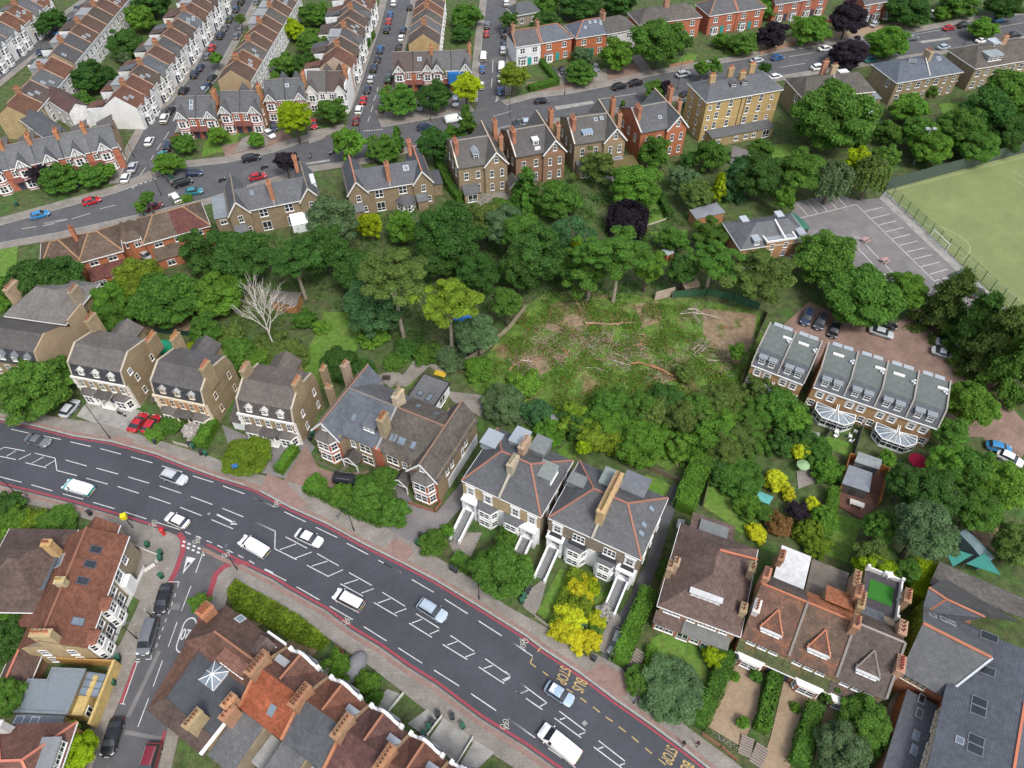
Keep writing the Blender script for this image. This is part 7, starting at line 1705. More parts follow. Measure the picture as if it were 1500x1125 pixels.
for a in ((H8('30', 895, 195), 'saloon', 'black', 'black saloon parked nearest the junction in the side street', sd), (H8('30', 812, 408), 'mpv', 'grey', 'dark grey people carrier parked second in the side street bay', sd), (H8('30', 615, 955), 'saloon', (.008, .008, .01), 'long black car parked by the lime green bush', sd), (H8('30', 820, 1097), 'suv', 'maroon', 'maroon car cut by the bottom edge of the side street', sd),
          (H8('20', 383, 217), 'hatch', 'silver', 'silver hatchback nosed between the broad tree and the forecourt', (60, -70)), (H8('20', 757, 292), 'coupe', 'red', 'red car with a black soft top in front of the cream trimmed villa', (45, -60)), (H8('20', 832, 303), 'hatch', 'red', 'bright red car with white stripes, next to the black topped red car', (45, -60)), (H8('21', 525, 612), 'mpv', 'black', 'black people carrier parked behind the hedge of the banded pair', (60, 8)), (H8('21', 755, 803), 'hatch', 'black', 'black car nose hidden at the end of the hedge by the grey drive', (40, -40)), (H8('21', 20, 425), 'hatch', 'black', 'small black car half under the yellow green round bush', (40, 30)),
          (H8('32', 615, 433), 'hatch', (.2, .21, .23), 'grey convertible car with a pale roof in the alley mouth', (-40, 110)), (H8('10', 412, 737), 'saloon', 'navy', 'dark blue car in the rear yard, beside the rendered end wall', (70, -20)), (H8('10', 487, 790), 'hatch', 'navy', 'dark blue car tail showing beside the round dark tree', (30, -70)),
          (H8('13', 308, 730), 'suv', 'navy', 'dark blue car, leftmost of the three parked behind the shorter townhouse block', (-30, 70)), (H8('13', 382, 755), 'suv', (.03, .035, .05), 'charcoal car, middle of the three parked behind the shorter townhouse block', (-30, 70)), (H8('13', 460, 797), 'saloon', 'black', 'black car beside the gap between the two townhouse blocks', (-28, 75)), (H8('13', 738, 768), 'saloon', 'black', 'black car tucked under the trees behind the silver car', (70, 15)), (H8('13', 718, 812), 'saloon', 'silver', 'silver saloon in the brick court behind the townhouses', (70, 22)), (H8('13', 935, 745), 'hatch', 'black', 'black car parked alone against the conifers, facing down', (-18, 65)), (H8('13', 1085, 878), 'saloon', 'silver', 'silver car parked closer to the conifers in the brick court', (70, 20)), (H8('13', 1060, 925), 'coupe', 'silver', 'silver open topped car beside the other silver car', (70, 20)),
          (H8('23', 1365, 432), 'hatch', 'sky', 'bright blue car half hidden by the trees at the right edge', (60, 15)), (H8('23', 1425, 492), 'hatch', 'white', 'white car half hidden by the trees at the right edge', (60, 30)), (H8('10', 803, 390), 'hatch', 'silver', 'silver car on the drive between the red tiled houses', (30, 22)), (H8('13', 1150, 497), 'hatch', 'green', 'dark green car parked by the conifers in the marked car park', (50, -18)), (H8('13', 1240, 592), 'hatch', 'black', 'black car in the last marked bay by the pitch fence', (50, -18)),
          (H8('10', 218, 165), 'hatch', 'sky', 'bright blue hatchback driving along the back road at far left', None), (H8('10', 502, 90), 'hatch', 'red', 'red hatchback driving along the back road near the left junction', None), (H8('10', 963, 75), 'suv', 'white', 'white off road car parked by the clipped hedge on the back road', None), (H8('10', 845, 122), 'hatch', 'maroon', 'maroon car under the small tree beside the red tiled row', None), (H8('00', 1065, 950), 'hatch', 'navy', 'navy car on the back road above two black cars', None), (H8('00', 1005, 1003), 'suv', 'black', 'black car parked lower of a staggered pair on the back road', None), (H8('00', 940, 985), 'suv', 'green', 'dark green car parked behind the black one at the left corner', None), (H8('00', 1380, 868), 'suv', 'black', 'black off road car driving below the gravelled drive', None), (H8('00', 1415, 968), 'hatch', 'red', 'red car parked between the motorbikes and slate semis', None), (H8('00', 1065, 1050), 'hatch', 'teal', 'teal car half hidden by shrubs above the red tiled row', None),
          (H8('01', 945, 698), 'hatch', 'navy', 'dark blue car turning at the mouth of the middle street', None), (H8('01', 1108, 655), 'van', (.7, .74, .7), 'white and green van beside the tall conifer', None), (H8('01', 1450, 685), 'suv', 'black', 'black car parked behind the tall brown brick villas', None), (H8('01', 1500, 668), 'hatch', 'paleblue', 'pale car parked in front of the black car by the villas', None), (H8('01', 660, 832), 'saloon', 'navy', 'dark car under the roadside trees by the second slate semis', None), (H8('01', 812, 805), 'saloon', 'black', 'black car glimpsed between roadside shrubs by the slate semis', None),
          (H8('02', 200, 553), 'hatch', 'black', 'black hatchback driving alone below the clipped hedge', None), (H8('02', 630, 475), 'suv', 'black', 'left black car of two parked nose to tail by the brick drive', None), (H8('02', 720, 455), 'suv', 'black', 'right black car of two parked nose to tail by the brick drive', None), (H8('02', 270, 400), 'hatch', 'navy', 'navy car on the forecourt of the red brick house with teal door', (18, 40)), (H8('02', 315, 385), 'hatch', 'black', 'black car on the forecourt beside the navy car', (18, 40)), (H8('02', 497, 370), 'hatch', 'grey', 'dark grey car on the brick drive by the pale round bush', (12, 40)), (H8('02', 980, 408), 'suv', 'silver', 'silver car at the kerb left of the street tree', None), (H8('02', 1385, 330), 'hatch', 'silver', 'silver car ahead of the blue one above the yellow block', None), (H8('02', 1497, 315), 'hatch', 'blue', 'bright blue car driving above the yellow brick block', None), (H8('02', 997, 512), 'saloon', 'black', 'black car beside the yellow brick block, upper of two', (30, -12)), (H8('02', 985, 567), 'suv', 'green', 'dark green car beside the yellow brick block, lower of two', (30, -12)),
          (H8('03', 410, 265), 'saloon', 'white', 'white car driving left of the dark copper tree', None), (H8('03', 372, 370), 'suv', 'white', 'white car parked in front of the brown roofed semis', None), (H8('03', 875, 208), 'van', 'grey', 'dark grey van parked right of the roadside round tree', None), (H8('03', 1090, 152), 'hatch', 'red', 'red car parked behind the black one at the upper right', None), (H8('03', 1170, 137), 'suv', 'black', 'black car parked left of the round street tree', None), (H8('03', 1365, 107), 'hatch', 'sky', 'sky blue car at the far right of the back road', None), (H8('03', 1060, 257), 'hatch', 'paleblue', 'pale blue car above the blue slate semis', None), (H8('03', 1270, 220), 'hatch', 'white', 'white car below the round street tree', None), (H8('03', 1000, 72), 'hatch', 'white', 'white car in the drive, upper of two at upper right', (30, 5)), (H8('03', 1022, 90), 'hatch', 'white', 'white car in the drive, lower of two at upper right', (30, 5)), (H8('03', 1085, 15), 'suv', 'grey', 'dark grey car at the top edge behind the hedge', (30, 5)), (H8('03', 680, 130), 'hatch', 'silver', 'silver car nosed beside the dark purple tree', (25, -20)), (H8('03', 135, 420), 'hatch', 'white', 'white car glimpsed beside the chimney of the yellow block', None), (H8('03', 660, 328), 'hatch', 'teal', 'teal car half hidden beside the copper tree', None), (H8('03', 435, 108), 'hatch', 'maroon', 'maroon car in a front yard by the dark purple tree', (30, -5)), (H8('03', 1450, 190), 'suv', 'black', 'black car at the right edge above the brown roofed semis', None),
          (H8('00', 1480, 735), 'hatch', 'white', 'white car on the forecourt left of the tall lime tree', (30, 22)), (H8('01', 115, 693), 'hatch', 'navy', 'dark car in the shadow left of the tall lime tree', (10, 40)), (H8('01', 338, 680), 'hatch', 'red', 'red car parked right of the tall lime tree', (2, 40)), (H8('00', 430, 990), 'hatch', 'navy', 'navy car between the hedges of the gabled row', (-8, 40)), (H8('01', 918, 582), 'hatch', 'silver', 'silver car between the two round dark trees', (2, 40)), (H8('01', 1113, 560), 'hatch', 'white', 'white car left of the small lime tree', (2, 40)), (H8('01', 1113, 520), 'hatch', 'paleblue', 'pale blue car behind the white one by the small lime tree', (2, 40))):
 car(a[0], a[1], a[2], a[3], to=a[4], group=None)
def parked(rows, where, group, flip=False):
 for i, (p, kind, col) in enumerate(rows):
  car(p, kind, col, '%s %s parked %s from the junction %s' % (col, {'hatch': 'hatchback', 'suv': 'car', 'van': 'van', 'saloon': 'saloon'}[kind], ORD[i], where), flip, group=group)
def P0(*v_): return [(T(v_[0], (x, y))[0], k, c) for x, y, k, c in v_[1:]]
parked(P0('00', (690, 975, 'hatch', 'white'), (728, 917, 'saloon', 'silver'), (820, 775, 'hatch', 'white'), (905, 650, 'suv', 'white'), (937, 603, 'hatch', 'black'), (1010, 498, 'suv', 'black'), (1070, 405, 'suv', 'navy'), (1100, 368, 'hatch', 'navy'), (1140, 305, 'hatch', 'grey'), (1165, 260, 'hatch', 'red'), (1212, 192, 'suv', 'navy'), (1237, 150, 'hatch', 'grey'), (1263, 103, 'hatch', 'green'), (1298, 48, 'hatch', 'navy'), (1325, 8, 'suv', 'black')), 'along the left terraced street', 'cars along the left terraced street')
parked(P0('00', (890, 852, 'hatch', 'teal'), (928, 798, 'suv', 'navy'), (1120, 492, 'hatch', 'paleblue'), (1138, 470, 'hatch', 'navy'), (1165, 425, 'hatch', 'black'), (1300, 197, 'hatch', 'grey'), (1320, 165, 'hatch', 'grey'), (1410, 8, 'hatch', 'grey')), 'on the right of the left terraced street', 'cars along the left terraced street')
parked(P0('01', (570, 660, 'hatch', 'maroon'), (585, 605, 'suv', 'white'), (610, 547, 'hatch', 'red'), (633, 488, 'hatch', 'navy'), (650, 432, 'hatch', 'silver'), (668, 372, 'suv', 'navy'), (687, 325, 'hatch', 'black'), (703, 270, 'suv', 'blue'), (738, 160, 'suv', 'navy'), (748, 115, 'hatch', 'red'), (758, 78, 'hatch', 'blue'), (775, 15, 'hatch', 'white')), 'on the left of the middle street', 'cars along the middle street')
parked(P0('01', (708, 590, 'hatch', 'grey'), (718, 545, 'hatch', 'black'), (735, 487, 'hatch', 'red'), (750, 435, 'van', 'green'), (805, 253, 'hatch', 'black'), (818, 207, 'hatch', 'white'), (828, 168, 'suv', 'navy'), (863, 38, 'hatch', 'black')), 'on the right of the middle street', 'cars along the middle street')
parked(P0('01', (1255, 468, 'hatch', 'white'), (1262, 376, 'hatch', 'blue'), (1268, 310, 'van', 'white'), (1285, 182, 'hatch', 'red'), (1290, 138, 'suv', 'grey')), 'on the left of the right street', 'cars along the right street')
parked(P0('01', (1360, 497, 'hatch', 'blue'), (1363, 432, 'hatch', 'white'), (1367, 365, 'van', 'white'), (1378, 275, 'suv', 'white'), (1382, 232, 'hatch', 'navy'), (1382, 187, 'suv', 'black'), (1395, 15, 'suv', 'white')), 'on the right of the right street', 'cars along the right street')
for p, k, c, l in ((H8('00', 370, 120), 'hatch', 'grey', 'dark car highest of three in the far left street'), (H8('00', 320, 170), 'hatch', 'blue', 'blue car in the far left street'), (H8('00', 225, 282), 'hatch', 'navy', 'dark blue car lowest in the far left street'), (H8('00', 430, 48), 'suv', 'grey', 'dark grey car at the top of the far left street')):
 car(p, k, c, l, to=(-50, 38), group='cars in the far left street')
# motorbikes
def motorbike(px, label, to, col):
 g = G(px, .4); e = G((px[0] + to[0], px[1] + to[1]), .4) - g
 root = thing('motorbike', label, 'motorbike', (g.x, g.y, ZR), math.atan2(e.y, e.x))
 for x in (-.68, .68):
  m = MB(); m.tube((x, -.07, .31), (x, .07, .31), .31, .31, 12); m.build('wheel', 'rubber', root)
 m = MB(); m.bar((-.7, 0, .35), (.1, 0, .45), .22, .3); m.bar((.1, 0, .4), (.45, 0, .85), .2, .25); m.build('frame', 'metal', root, (.05, .05, .055))
 m = MB(); m.dome((.2, 0, .72), .33, .17, .2, 10, 4, full=True); m.build('fuel_tank', 'car_paint', root, col, True)
 m = MB(); m.bar((-.75, 0, .8), (-.05, 0, .76), .28, .12); m.build('seat', 'rubber', root)
 m = MB(); m.bar((.5, -.36, 1.0), (.5, .36, 1.0), .05); m.bar((.68, 0, .31), (.48, 0, 1.0), .08); m.build('handlebar', 'metal', root, (.1, .1, .1))
 m = MB(); m.dome((.72, 0, .82), .1, .1, .12, 8, 3, full=True); m.build('headlight', 'lens_white', root)
 return root
motorbike(H8('00', 1220, 990), 'black motorbike parked left of the red car on the back road', (10, -4), (.02, .02, .02))
motorbike(H8('01', 318, 858), 'green and white motorbike riding beside the dark purple bush', (-2, 10), (.3, .5, .35))
motorbike(H8('01', 437, 840), 'pale motorbike riding left of the roadside green tree', (-10, 5), (.6, .62, .6))
motorbike(H8('20', 668, 250), 'dark motorbike parked by the white bay of the first villa', (10, 4), (.02, .02, .03))
motorbike(H8('01', 65, 920), 'dark motorbike parked above the red car on the back road', (10, -4), (.03, .03, .03))
# people on the pavements
def person(px, label, top, legs, walk):
 g = G(px, ZP + .8)
 root = thing('person', label, 'person', (g.x, g.y, ZP), walk)
 m = bpy.data.meshes.new('body')
 V = [(0, 0, .95), (0, 0, 1.2), (0, 0, 1.45), (0, 0, 1.55), (.02, 0, 1.68), (0, .19, 1.42), (.08, .25, 1.14), (.2, .23, .92), (0, -.19, 1.42), (-.08, -.25, 1.14), (-.02, -.24, .88), (0, .1, .9), (.16, .1, .5), (.1, .1, .06), (.24, .1, .04), (0, -.1, .9), (-.05, -.1, .5), (-.25, -.1, .1), (-.13, -.1, .04)]
 Ed = [(0, 1), (1, 2), (2, 3), (3, 4), (2, 5), (5, 6), (6, 7), (2, 8), (8, 9), (9, 10), (0, 11), (11, 12), (12, 13), (13, 14), (0, 15), (15, 16), (16, 17), (17, 18)]
 rad = [.15, .14, .15, .06, .11, .065, .05, .04, .065, .05, .04, .09, .07, .05, .04, .09, .07, .05, .04]
 m.from_pydata(V, Ed, []); o = link('body', m, root, top)
 m.materials.append(MATS['cloth'])
 md = o.modifiers.new('skin', 'SKIN'); o.modifiers.new('sub', 'SUBSURF').levels = 1
 for i, sv_ in enumerate(m.skin_vertices[0].data): sv_.radius = (rad[i], rad[i]); sv_.use_root = i == 0
 t = MB(); t.tube((0, 0, .5), (0, 0, .98), .16, .18, 8); t.build('trousers', 'cloth', root, legs) if 0 else None
 h = MB(); h.dome((0, 0, 1.7), .125, .115, .13, 10, 4); h.build('hair', 'cloth', root, (.03, .02, .015), True)
 return root
person(H8('20', 118, 722), 'person in dark clothes walking on the pavement above the lime green shrubs', (.02, .02, .03), (.02, .02, .03), 2.6)
person(H8('20', 135, 702), 'person in a pale top walking beside the dark clothed one', (.25, .2, .2), (.03, .03, .04), 2.6)
person(H8('32', 980, 990), 'person in black walking by the shrub with silvery leaves', (.015, .015, .018), (.02, .02, .02), .9)
person(H8('32', 1058, 992), 'person in a pink and black top walking beside the flower bed', (.12, .03, .06), (.02, .02, .02), .9)
# ------------------------------------------------------------------ trees and shrubs (crown centre, crown width, height, form, colour, place)
ro, ta, ai, co, we, eu = 'round', 'tall', 'airy', 'conifer', 'weep', 'euca'
for x, y, w, h, k, c, s in (
 (52, 566, 106, 8.5, ro, 'md', 'with pale tips in front of the tan end wall at left'), (68, 418, 108, 11, ro, 'dk', 'below the red tiled row at far left'), (12, 432, 58, 8, ro, 'lt', 'cut by the left edge above the tan end wall'), (127, 428, 38, 7, ro, 'bl', 'between the big left tree and the bright one'), (166, 440, 62, 8, ro, 'lt', 'upper of the stacked pair behind the left villas'), (158, 470, 60, 7, ro, 'md', 'lower of the stacked pair behind the left villas'),
 (205, 412, 80, 8, ro, 'ey', 'behind the maroon extension'), (240, 440, 100, 9, ro, 'md', 'in the middle of the left gardens'), (320, 430, 74, 8, ro, 'lt', 'left of the bare white tree'), (300, 482, 46, 6, ro, 'md', 'by the bare yard behind the villas'), (300, 372, 76, 10, ai, 'dk', 'right of the maroon roofed semis'), (352, 376, 84, 11, ro, 'dk', 'below the first slate semis'), (430, 378, 84, 14, eu, 'dk', 'with two leaning trunks above the small lawn'), (485, 322, 78, 13, ro, 'gr', 'hiding the wing of the slate semis'), (478, 368, 78, 11, ro, 'dk', 'under the grey green crown'), (528, 400, 70, 10, ro, 'dk', 'left of the pale trunked giant'), (541, 330, 36, 7, ta, 'ly', 'by the paved terrace of the second semis'), (590, 336, 46, 8, ta, 'lt', 'below the paved terrace of the second semis'),
 (655, 345, 96, 13, ro, 'dk', 'below the copper potted villa'), (712, 322, 60, 10, ro, 'ol', 'right of the largest dark crown'), (742, 330, 64, 11, ro, 'gr', 'with pale blossom near the copper potted villa'), (576, 402, 100, 20, eu, 'ol', 'tallest, on a long pale trunk'), (655, 440, 86, 17, eu, 'ey', 'lighter, right of the tallest pale trunk'), (548, 452, 92, 11, ro, 'bl', 'shading the right side of the small lawn'), (700, 398, 64, 10, ro, 'dk', 'right of the yellow green eucalyptus'), (742, 442, 48, 9, ro, 'md', 'at the left end of the cleared land'), (700, 490, 62, 9, ro, 'gr', 'by the shed at the cleared land'), (640, 380, 60, 9, ro, 'dk', 'between the two eucalyptus crowns'),
 (790, 372, 94, 13, ro, 'dk', 'in the wooded middle, widest crown'), (838, 352, 80, 12, ro, 'bl', 'in the wooded middle, upper crown'), (765, 345, 66, 11, ro, 'md', 'in the wooded middle, leftmost crown'), (760, 395, 60, 11, ta, 'dk', 'in the wooded middle, lowest left'), (850, 395, 76, 12, ai, 'md', 'in the wooded middle, over the cut branches'), (908, 372, 88, 16, eu, 'md', 'with bare twin trunks above the cleared land'), (868, 368, 56, 15, eu, 'md', 'with one thin bare trunk above the cleared land'), (950, 392, 54, 10, ai, 'lt', 'left of the tilted board'), (918, 318, 60, 7, we, 'pu', 'drooping over the upper lawn'), (846, 356, 18, 12, ta, 'ly', 'poking from the wooded middle'), (816, 296, 64, 8, ro, 'md', 'below the tan villa with flat extension'), (770, 276, 48, 10, co, 'md', 'beside the roof balcony villa'), (872, 246, 56, 8, ai, 'ol', 'in front of the glazed dormer villa'), (958, 226, 44, 9, ta, 'md', 'in front of the bright red villa'), (930, 276, 78, 9, ro, 'lt', 'on the long upper lawn'), (996, 262, 44, 7, ai, 'gr', 'thin, at the right of the long upper lawn'), (1020, 285, 44, 7, ro, 'ol', 'left of the lime conifer'),
 (1046, 382, 74, 11, eu, 'md', 'with thin bare stem by the green screen'), (1112, 402, 94, 11, eu, 'ol', 'at the corner of the short townhouse block'), (1040, 345, 60, 7, ai, 'md', 'below the garden office'), (985, 350, 40, 6, ro, 'md', 'by the small shed'), (1000, 395, 48, 8, ro, 'dk', 'behind the tilted board'), (1208, 380, 88, 11, ro, 'md', 'right of the flats'), (1260, 434, 104, 10, ro, 'md', 'behind the black and silver cars'), (1326, 425, 60, 9, ro, 'lt', 'between the two dark court trees'),
 (1390, 442, 74, 14, co, 'ol', 'first of the row by the court'), (1432, 470, 70, 14, co, 'dk', 'second of the row by the court'), (1462, 498, 88, 15, co, 'ol', 'third of the row by the court'), (1492, 530, 80, 15, co, 'md', 'last of the row by the right edge'), (1422, 594, 78, 9, ro, 'lt', 'beside the end townhouse'), (1394, 634, 48, 7, ro, 'md', 'below the end townhouse gable'), (1328, 708, 58, 8, ro, 'dk', 'right of the timber deck'), (1390, 682, 62, 8, ro, 'lt', 'by the red parasol'), (1420, 690, 80, 9, ro, 'md', 'below the bright blue car'), (1466, 712, 80, 9, ro, 'lt', 'at the right edge below the cars'), (1370, 725, 76, 10, ro, 'dk', 'in the deep shade of the right gardens'), (1430, 745, 66, 9, ro, 'md', 'above the bare playground'), (1354, 778, 94, 12, ro, 'gr', 'largest of the lower right gardens'), (1290, 770, 48, 7, ro, 'md', 'right of the bright lawn'), (1280, 812, 48, 6, ro, 'ol', 'with pale crown, right of the bright lawn'), (1282, 838, 62, 6, ro, 'ly', 'above the fake grass terrace'), (1490, 800, 76, 8, ro, 'ol', 'at the right edge by the bare playground'), (1330, 835, 40, 6, ro, 'md', 'below the largest grey green tree'),
 (1218, 172, 116, 16, ro, 'md', 'largest, in front of the brown roofed semis'), (1172, 250, 72, 12, ro, 'md', 'below the yellow block lawn'), (1110, 256, 74, 11, ro, 'dk', 'left of the yellow block lawn'), (1076, 262, 44, 10, co, 'bl', 'spiky, left of the yellow block lawn'), (1054, 270, 24, 9, co, 'ly', 'narrow, by the blue green spiky one'), (1042, 228, 44, 8, ta, 'md', 'beside the yellow block corner'), (1222, 258, 50, 11, we, 'gr', 'left of the small lime tree'), (1257, 235, 32, 9, ta, 'ly', 'below the largest upper right tree'), (1278, 250, 46, 11, we, 'ol', 'by the corner of the pitch'), (1300, 232, 40, 8, ro, 'md', 'at the foot of the floodlight'), (1150, 292, 30, 8, ta, 'lt', 'at the corner of the flats'), (1345, 192, 46, 8, ro, 'md', 'below the blue slate semis'), (1330, 160, 50, 7, ro, 'lt', 'by the white conservatory garden'), (1362, 214, 60, 9, ro, 'lt', 'behind the floodlight'), (1405, 188, 68, 11, ro, 'md', 'first of the big hedge trees by the pitch'), (1440, 165, 72, 12, ro, 'dk', 'second of the big hedge trees by the pitch'), (1478, 140, 84, 13, ro, 'md', 'last of the big hedge trees at the right edge'), (1430, 212, 60, 9, ro, 'md', 'low, against the pitch fence'), (1474, 192, 66, 10, ro, 'dk', 'against the pitch fence at the right edge'), (1300, 195, 40, 6, ro, 'md', 'on the lawn edge near the floodlight'),
 (430, 172, 54, 11, ro, 'ly', 'large, in front of the red banded houses'), (485, 164, 42, 7, ro, 'md', 'in front of the white gabled pair'), (585, 148, 50, 8, ro, 'md', 'left of two dark round ones on the back road'), (638, 142, 50, 8, ro, 'dk', 'right of two dark round ones on the back road'), (683, 128, 42, 10, ro, 'ly', 'by the corner of the right street'), (648, 108, 28, 7, ta, 'md', 'against the blue sheeting'), (750, 112, 42, 9, ro, 'ey', 'at the corner by the white painted house'), (903, 80, 46, 9, ta, 'lt', 'left of the largest round roadside one'), (965, 62, 76, 14, ro, 'md', 'largest roadside one by the brick houses'), (1003, 62, 24, 6, ro, 'dk', 'behind the largest roadside one'), (852, 82, 30, 5, ro, 'gr', 'small ball like one by the brick drive'), (850, 108, 40, 6, ro, 'md', 'by the two cars on the forecourt'), (1028, 100, 24, 6, ro, 'lt', 'at the kerb above the red villa'), (1048, 98, 24, 6, ai, 'md', 'at the kerb by the yellow block'), (1130, 52, 44, 8, ro, 'pu', 'in the front gardens, smallest of three'), (1090, 66, 42, 6, ro, 'md', 'dome shaped by the gravel drive'), (1187, 45, 50, 8, ro, 'lt', 'left of the purple tree'), (1243, 27, 54, 11, ro, 'pu', 'above the road, between brick houses'), (1246, 78, 58, 8, ro, 'pu', 'broad copper one below the road'), (1302, 65, 56, 9, ro, 'lt', 'right of the copper one below the road'), (1332, 16, 62, 9, ro, 'dk', 'at the top right behind the road'), (1438, 42, 38, 6, ro, 'lt', 'ball headed in the upper right road'), (1400, 6, 50, 7, ro, 'md', 'at the top edge, right of the white cars'), (1470, 8, 54, 8, ro, 'dk', 'at the top right corner'), (1380, 20, 26, 4, ro, 'lt', 'small, by the white cars'), (1110, 12, 40, 7, ro, 'md', 'at the top edge between brick houses'), (1058, 60, 26, 4, ro, 'lt', 'on the drive left of the dome shaped one'),
 (510, 210, 42, 10, ta, 'lt', 'on the roadside by the second slate semis'), (418, 237, 32, 7, ro, 'pu', 'on the roadside by the first slate semis'), (562, 218, 44, 6, ro, 'md', 'in the front garden of the second slate semis'), (582, 200, 20, 7, co, 'md', 'thin roadside one by the second slate semis'), (634, 210, 46, 9, ro, 'dk', 'left of the copper potted villa'), (684, 178, 32, 11, co, 'md', 'tall pointed one by the copper potted villa'), (662, 196, 28, 4, ro, 'lt', 'low, beside the tall pointed one'), (912, 158, 14, 5, co, 'md', 'small, between the tall villas'), (960, 132, 30, 6, ro, 'md', 'behind the bright red villa'), (976, 128, 20, 6, ro, 'pu', 'tiny, behind the bright red villa'), (215, 290, 20, 6, ro, 'md', 'young street one above the brown semi'), (205, 303, 18, 4, ro, 'lt', 'smaller street one above the brown semi'), (1120, 100, 18, 5, ro, 'dk', 'right of the yellow block chimneys'),
 (56, 252, 42, 6, ro, 'pu', 'in front of the gabled row at left'), (88, 262, 52, 6, ro, 'md', 'beside the purple one of the gabled row'), (136, 258, 44, 5, ro, 'md', 'by the navy car in the gabled row'), (160, 250, 20, 4, ro, 'lt', 'at the end of the gabled row'), (246, 240, 40, 5, ro, 'lt', 'at the corner of the left terraced street'), (270, 212, 34, 5, ro, 'md', 'in the corner front garden'), (259, 206, 18, 4, ro, 'br', 'in the corner front garden'), (318, 198, 28, 5, ro, 'lt', 'between the banded pairs'), (376, 205, 26, 4, ro, 'lt', 'on the gravelled front garden'),
 (136, 112, 56, 8, ro, 'dk', 'behind the yellow brick backs'), (184, 64, 54, 8, ro, 'dk', 'in the gardens between the left terraces'), (206, 28, 44, 8, ro, 'lt', 'high in the gardens between the left terraces'), (222, 8, 50, 8, ro, 'dk', 'at the top edge between the left terraces'), (182, 84, 18, 4, ro, 'gr', 'pale small one between the left terraces'), (118, 150, 40, 5, ro, 'md', 'behind the tan end wall'), (78, 30, 34, 7, ro, 'dk', 'kerbside in the far left street'), (62, 40, 22, 6, ro, 'dk', 'lower kerbside in the far left street'), (317, 86, 18, 5, ro, 'lt', 'kerbside in the left terraced street'), (352, 28, 16, 5, ro, 'ol', 'upper kerbside in the left terraced street'), (430, 44, 34, 6, ro, 'ly', 'in the gardens of the middle street'), (455, 62, 44, 7, ro, 'md', 'widest in the gardens of the middle street'), (420, 96, 44, 6, ro, 'md', 'behind the red banded houses, left'), (452, 96, 40, 6, ro, 'dk', 'behind the red banded houses, right'), (462, 22, 44, 7, ro, 'md', 'at the top in the gardens of the middle street'), (405, 118, 20, 4, ro, 'lt', 'small, behind the red banded houses'), (682, 24, 44, 7, ro, 'md', 'in the gardens left of the right street'), (675, 50, 30, 5, ro, 'dk', 'behind the blue sheeted house'), (746, 30, 26, 6, ro, 'dk', 'on the right kerb of the right street'), (802, 35, 40, 6, ro, 'dk', 'behind the white painted house'), (850, 8, 60, 8, ro, 'dk', 'at the top edge behind the brick houses'), (905, 6, 50, 8, ro, 'dk', 'at the top edge behind the red house'), (800, 8, 40, 7, ro, 'md', 'at the top edge near the small dark house'),
 (735, 834, 84, 6.5, ro, 'md', 'clipped into a dome in front of the stucco pair'), (1235, 1098, 78, 5.5, ro, 'gr', 'silvery, in the last gravel garden'), (1268, 1056, 74, 5.5, ro, 'md', 'in front of the fake grass terrace house'), (108, 1102, 66, 5, ro, 'ly', 'by the long black car'), (292, 882, 28, 4, ro, 'lt', 'small, at the bend of the side street'), (18, 935, 70, 6, ro, 'dk', 'behind the corner house'), (8, 1020, 60, 6, ro, 'md', 'cut by the left edge behind the outbuilding'), (2, 905, 40, 5, ro, 'lt', 'at the left edge behind the corner house')):
 tree((x, y), w, h, k, c, s, bark=(.3, .26, .2) if k == eu else (.1, .085, .065))
SH = 'shrubs of the overgrown gardens'
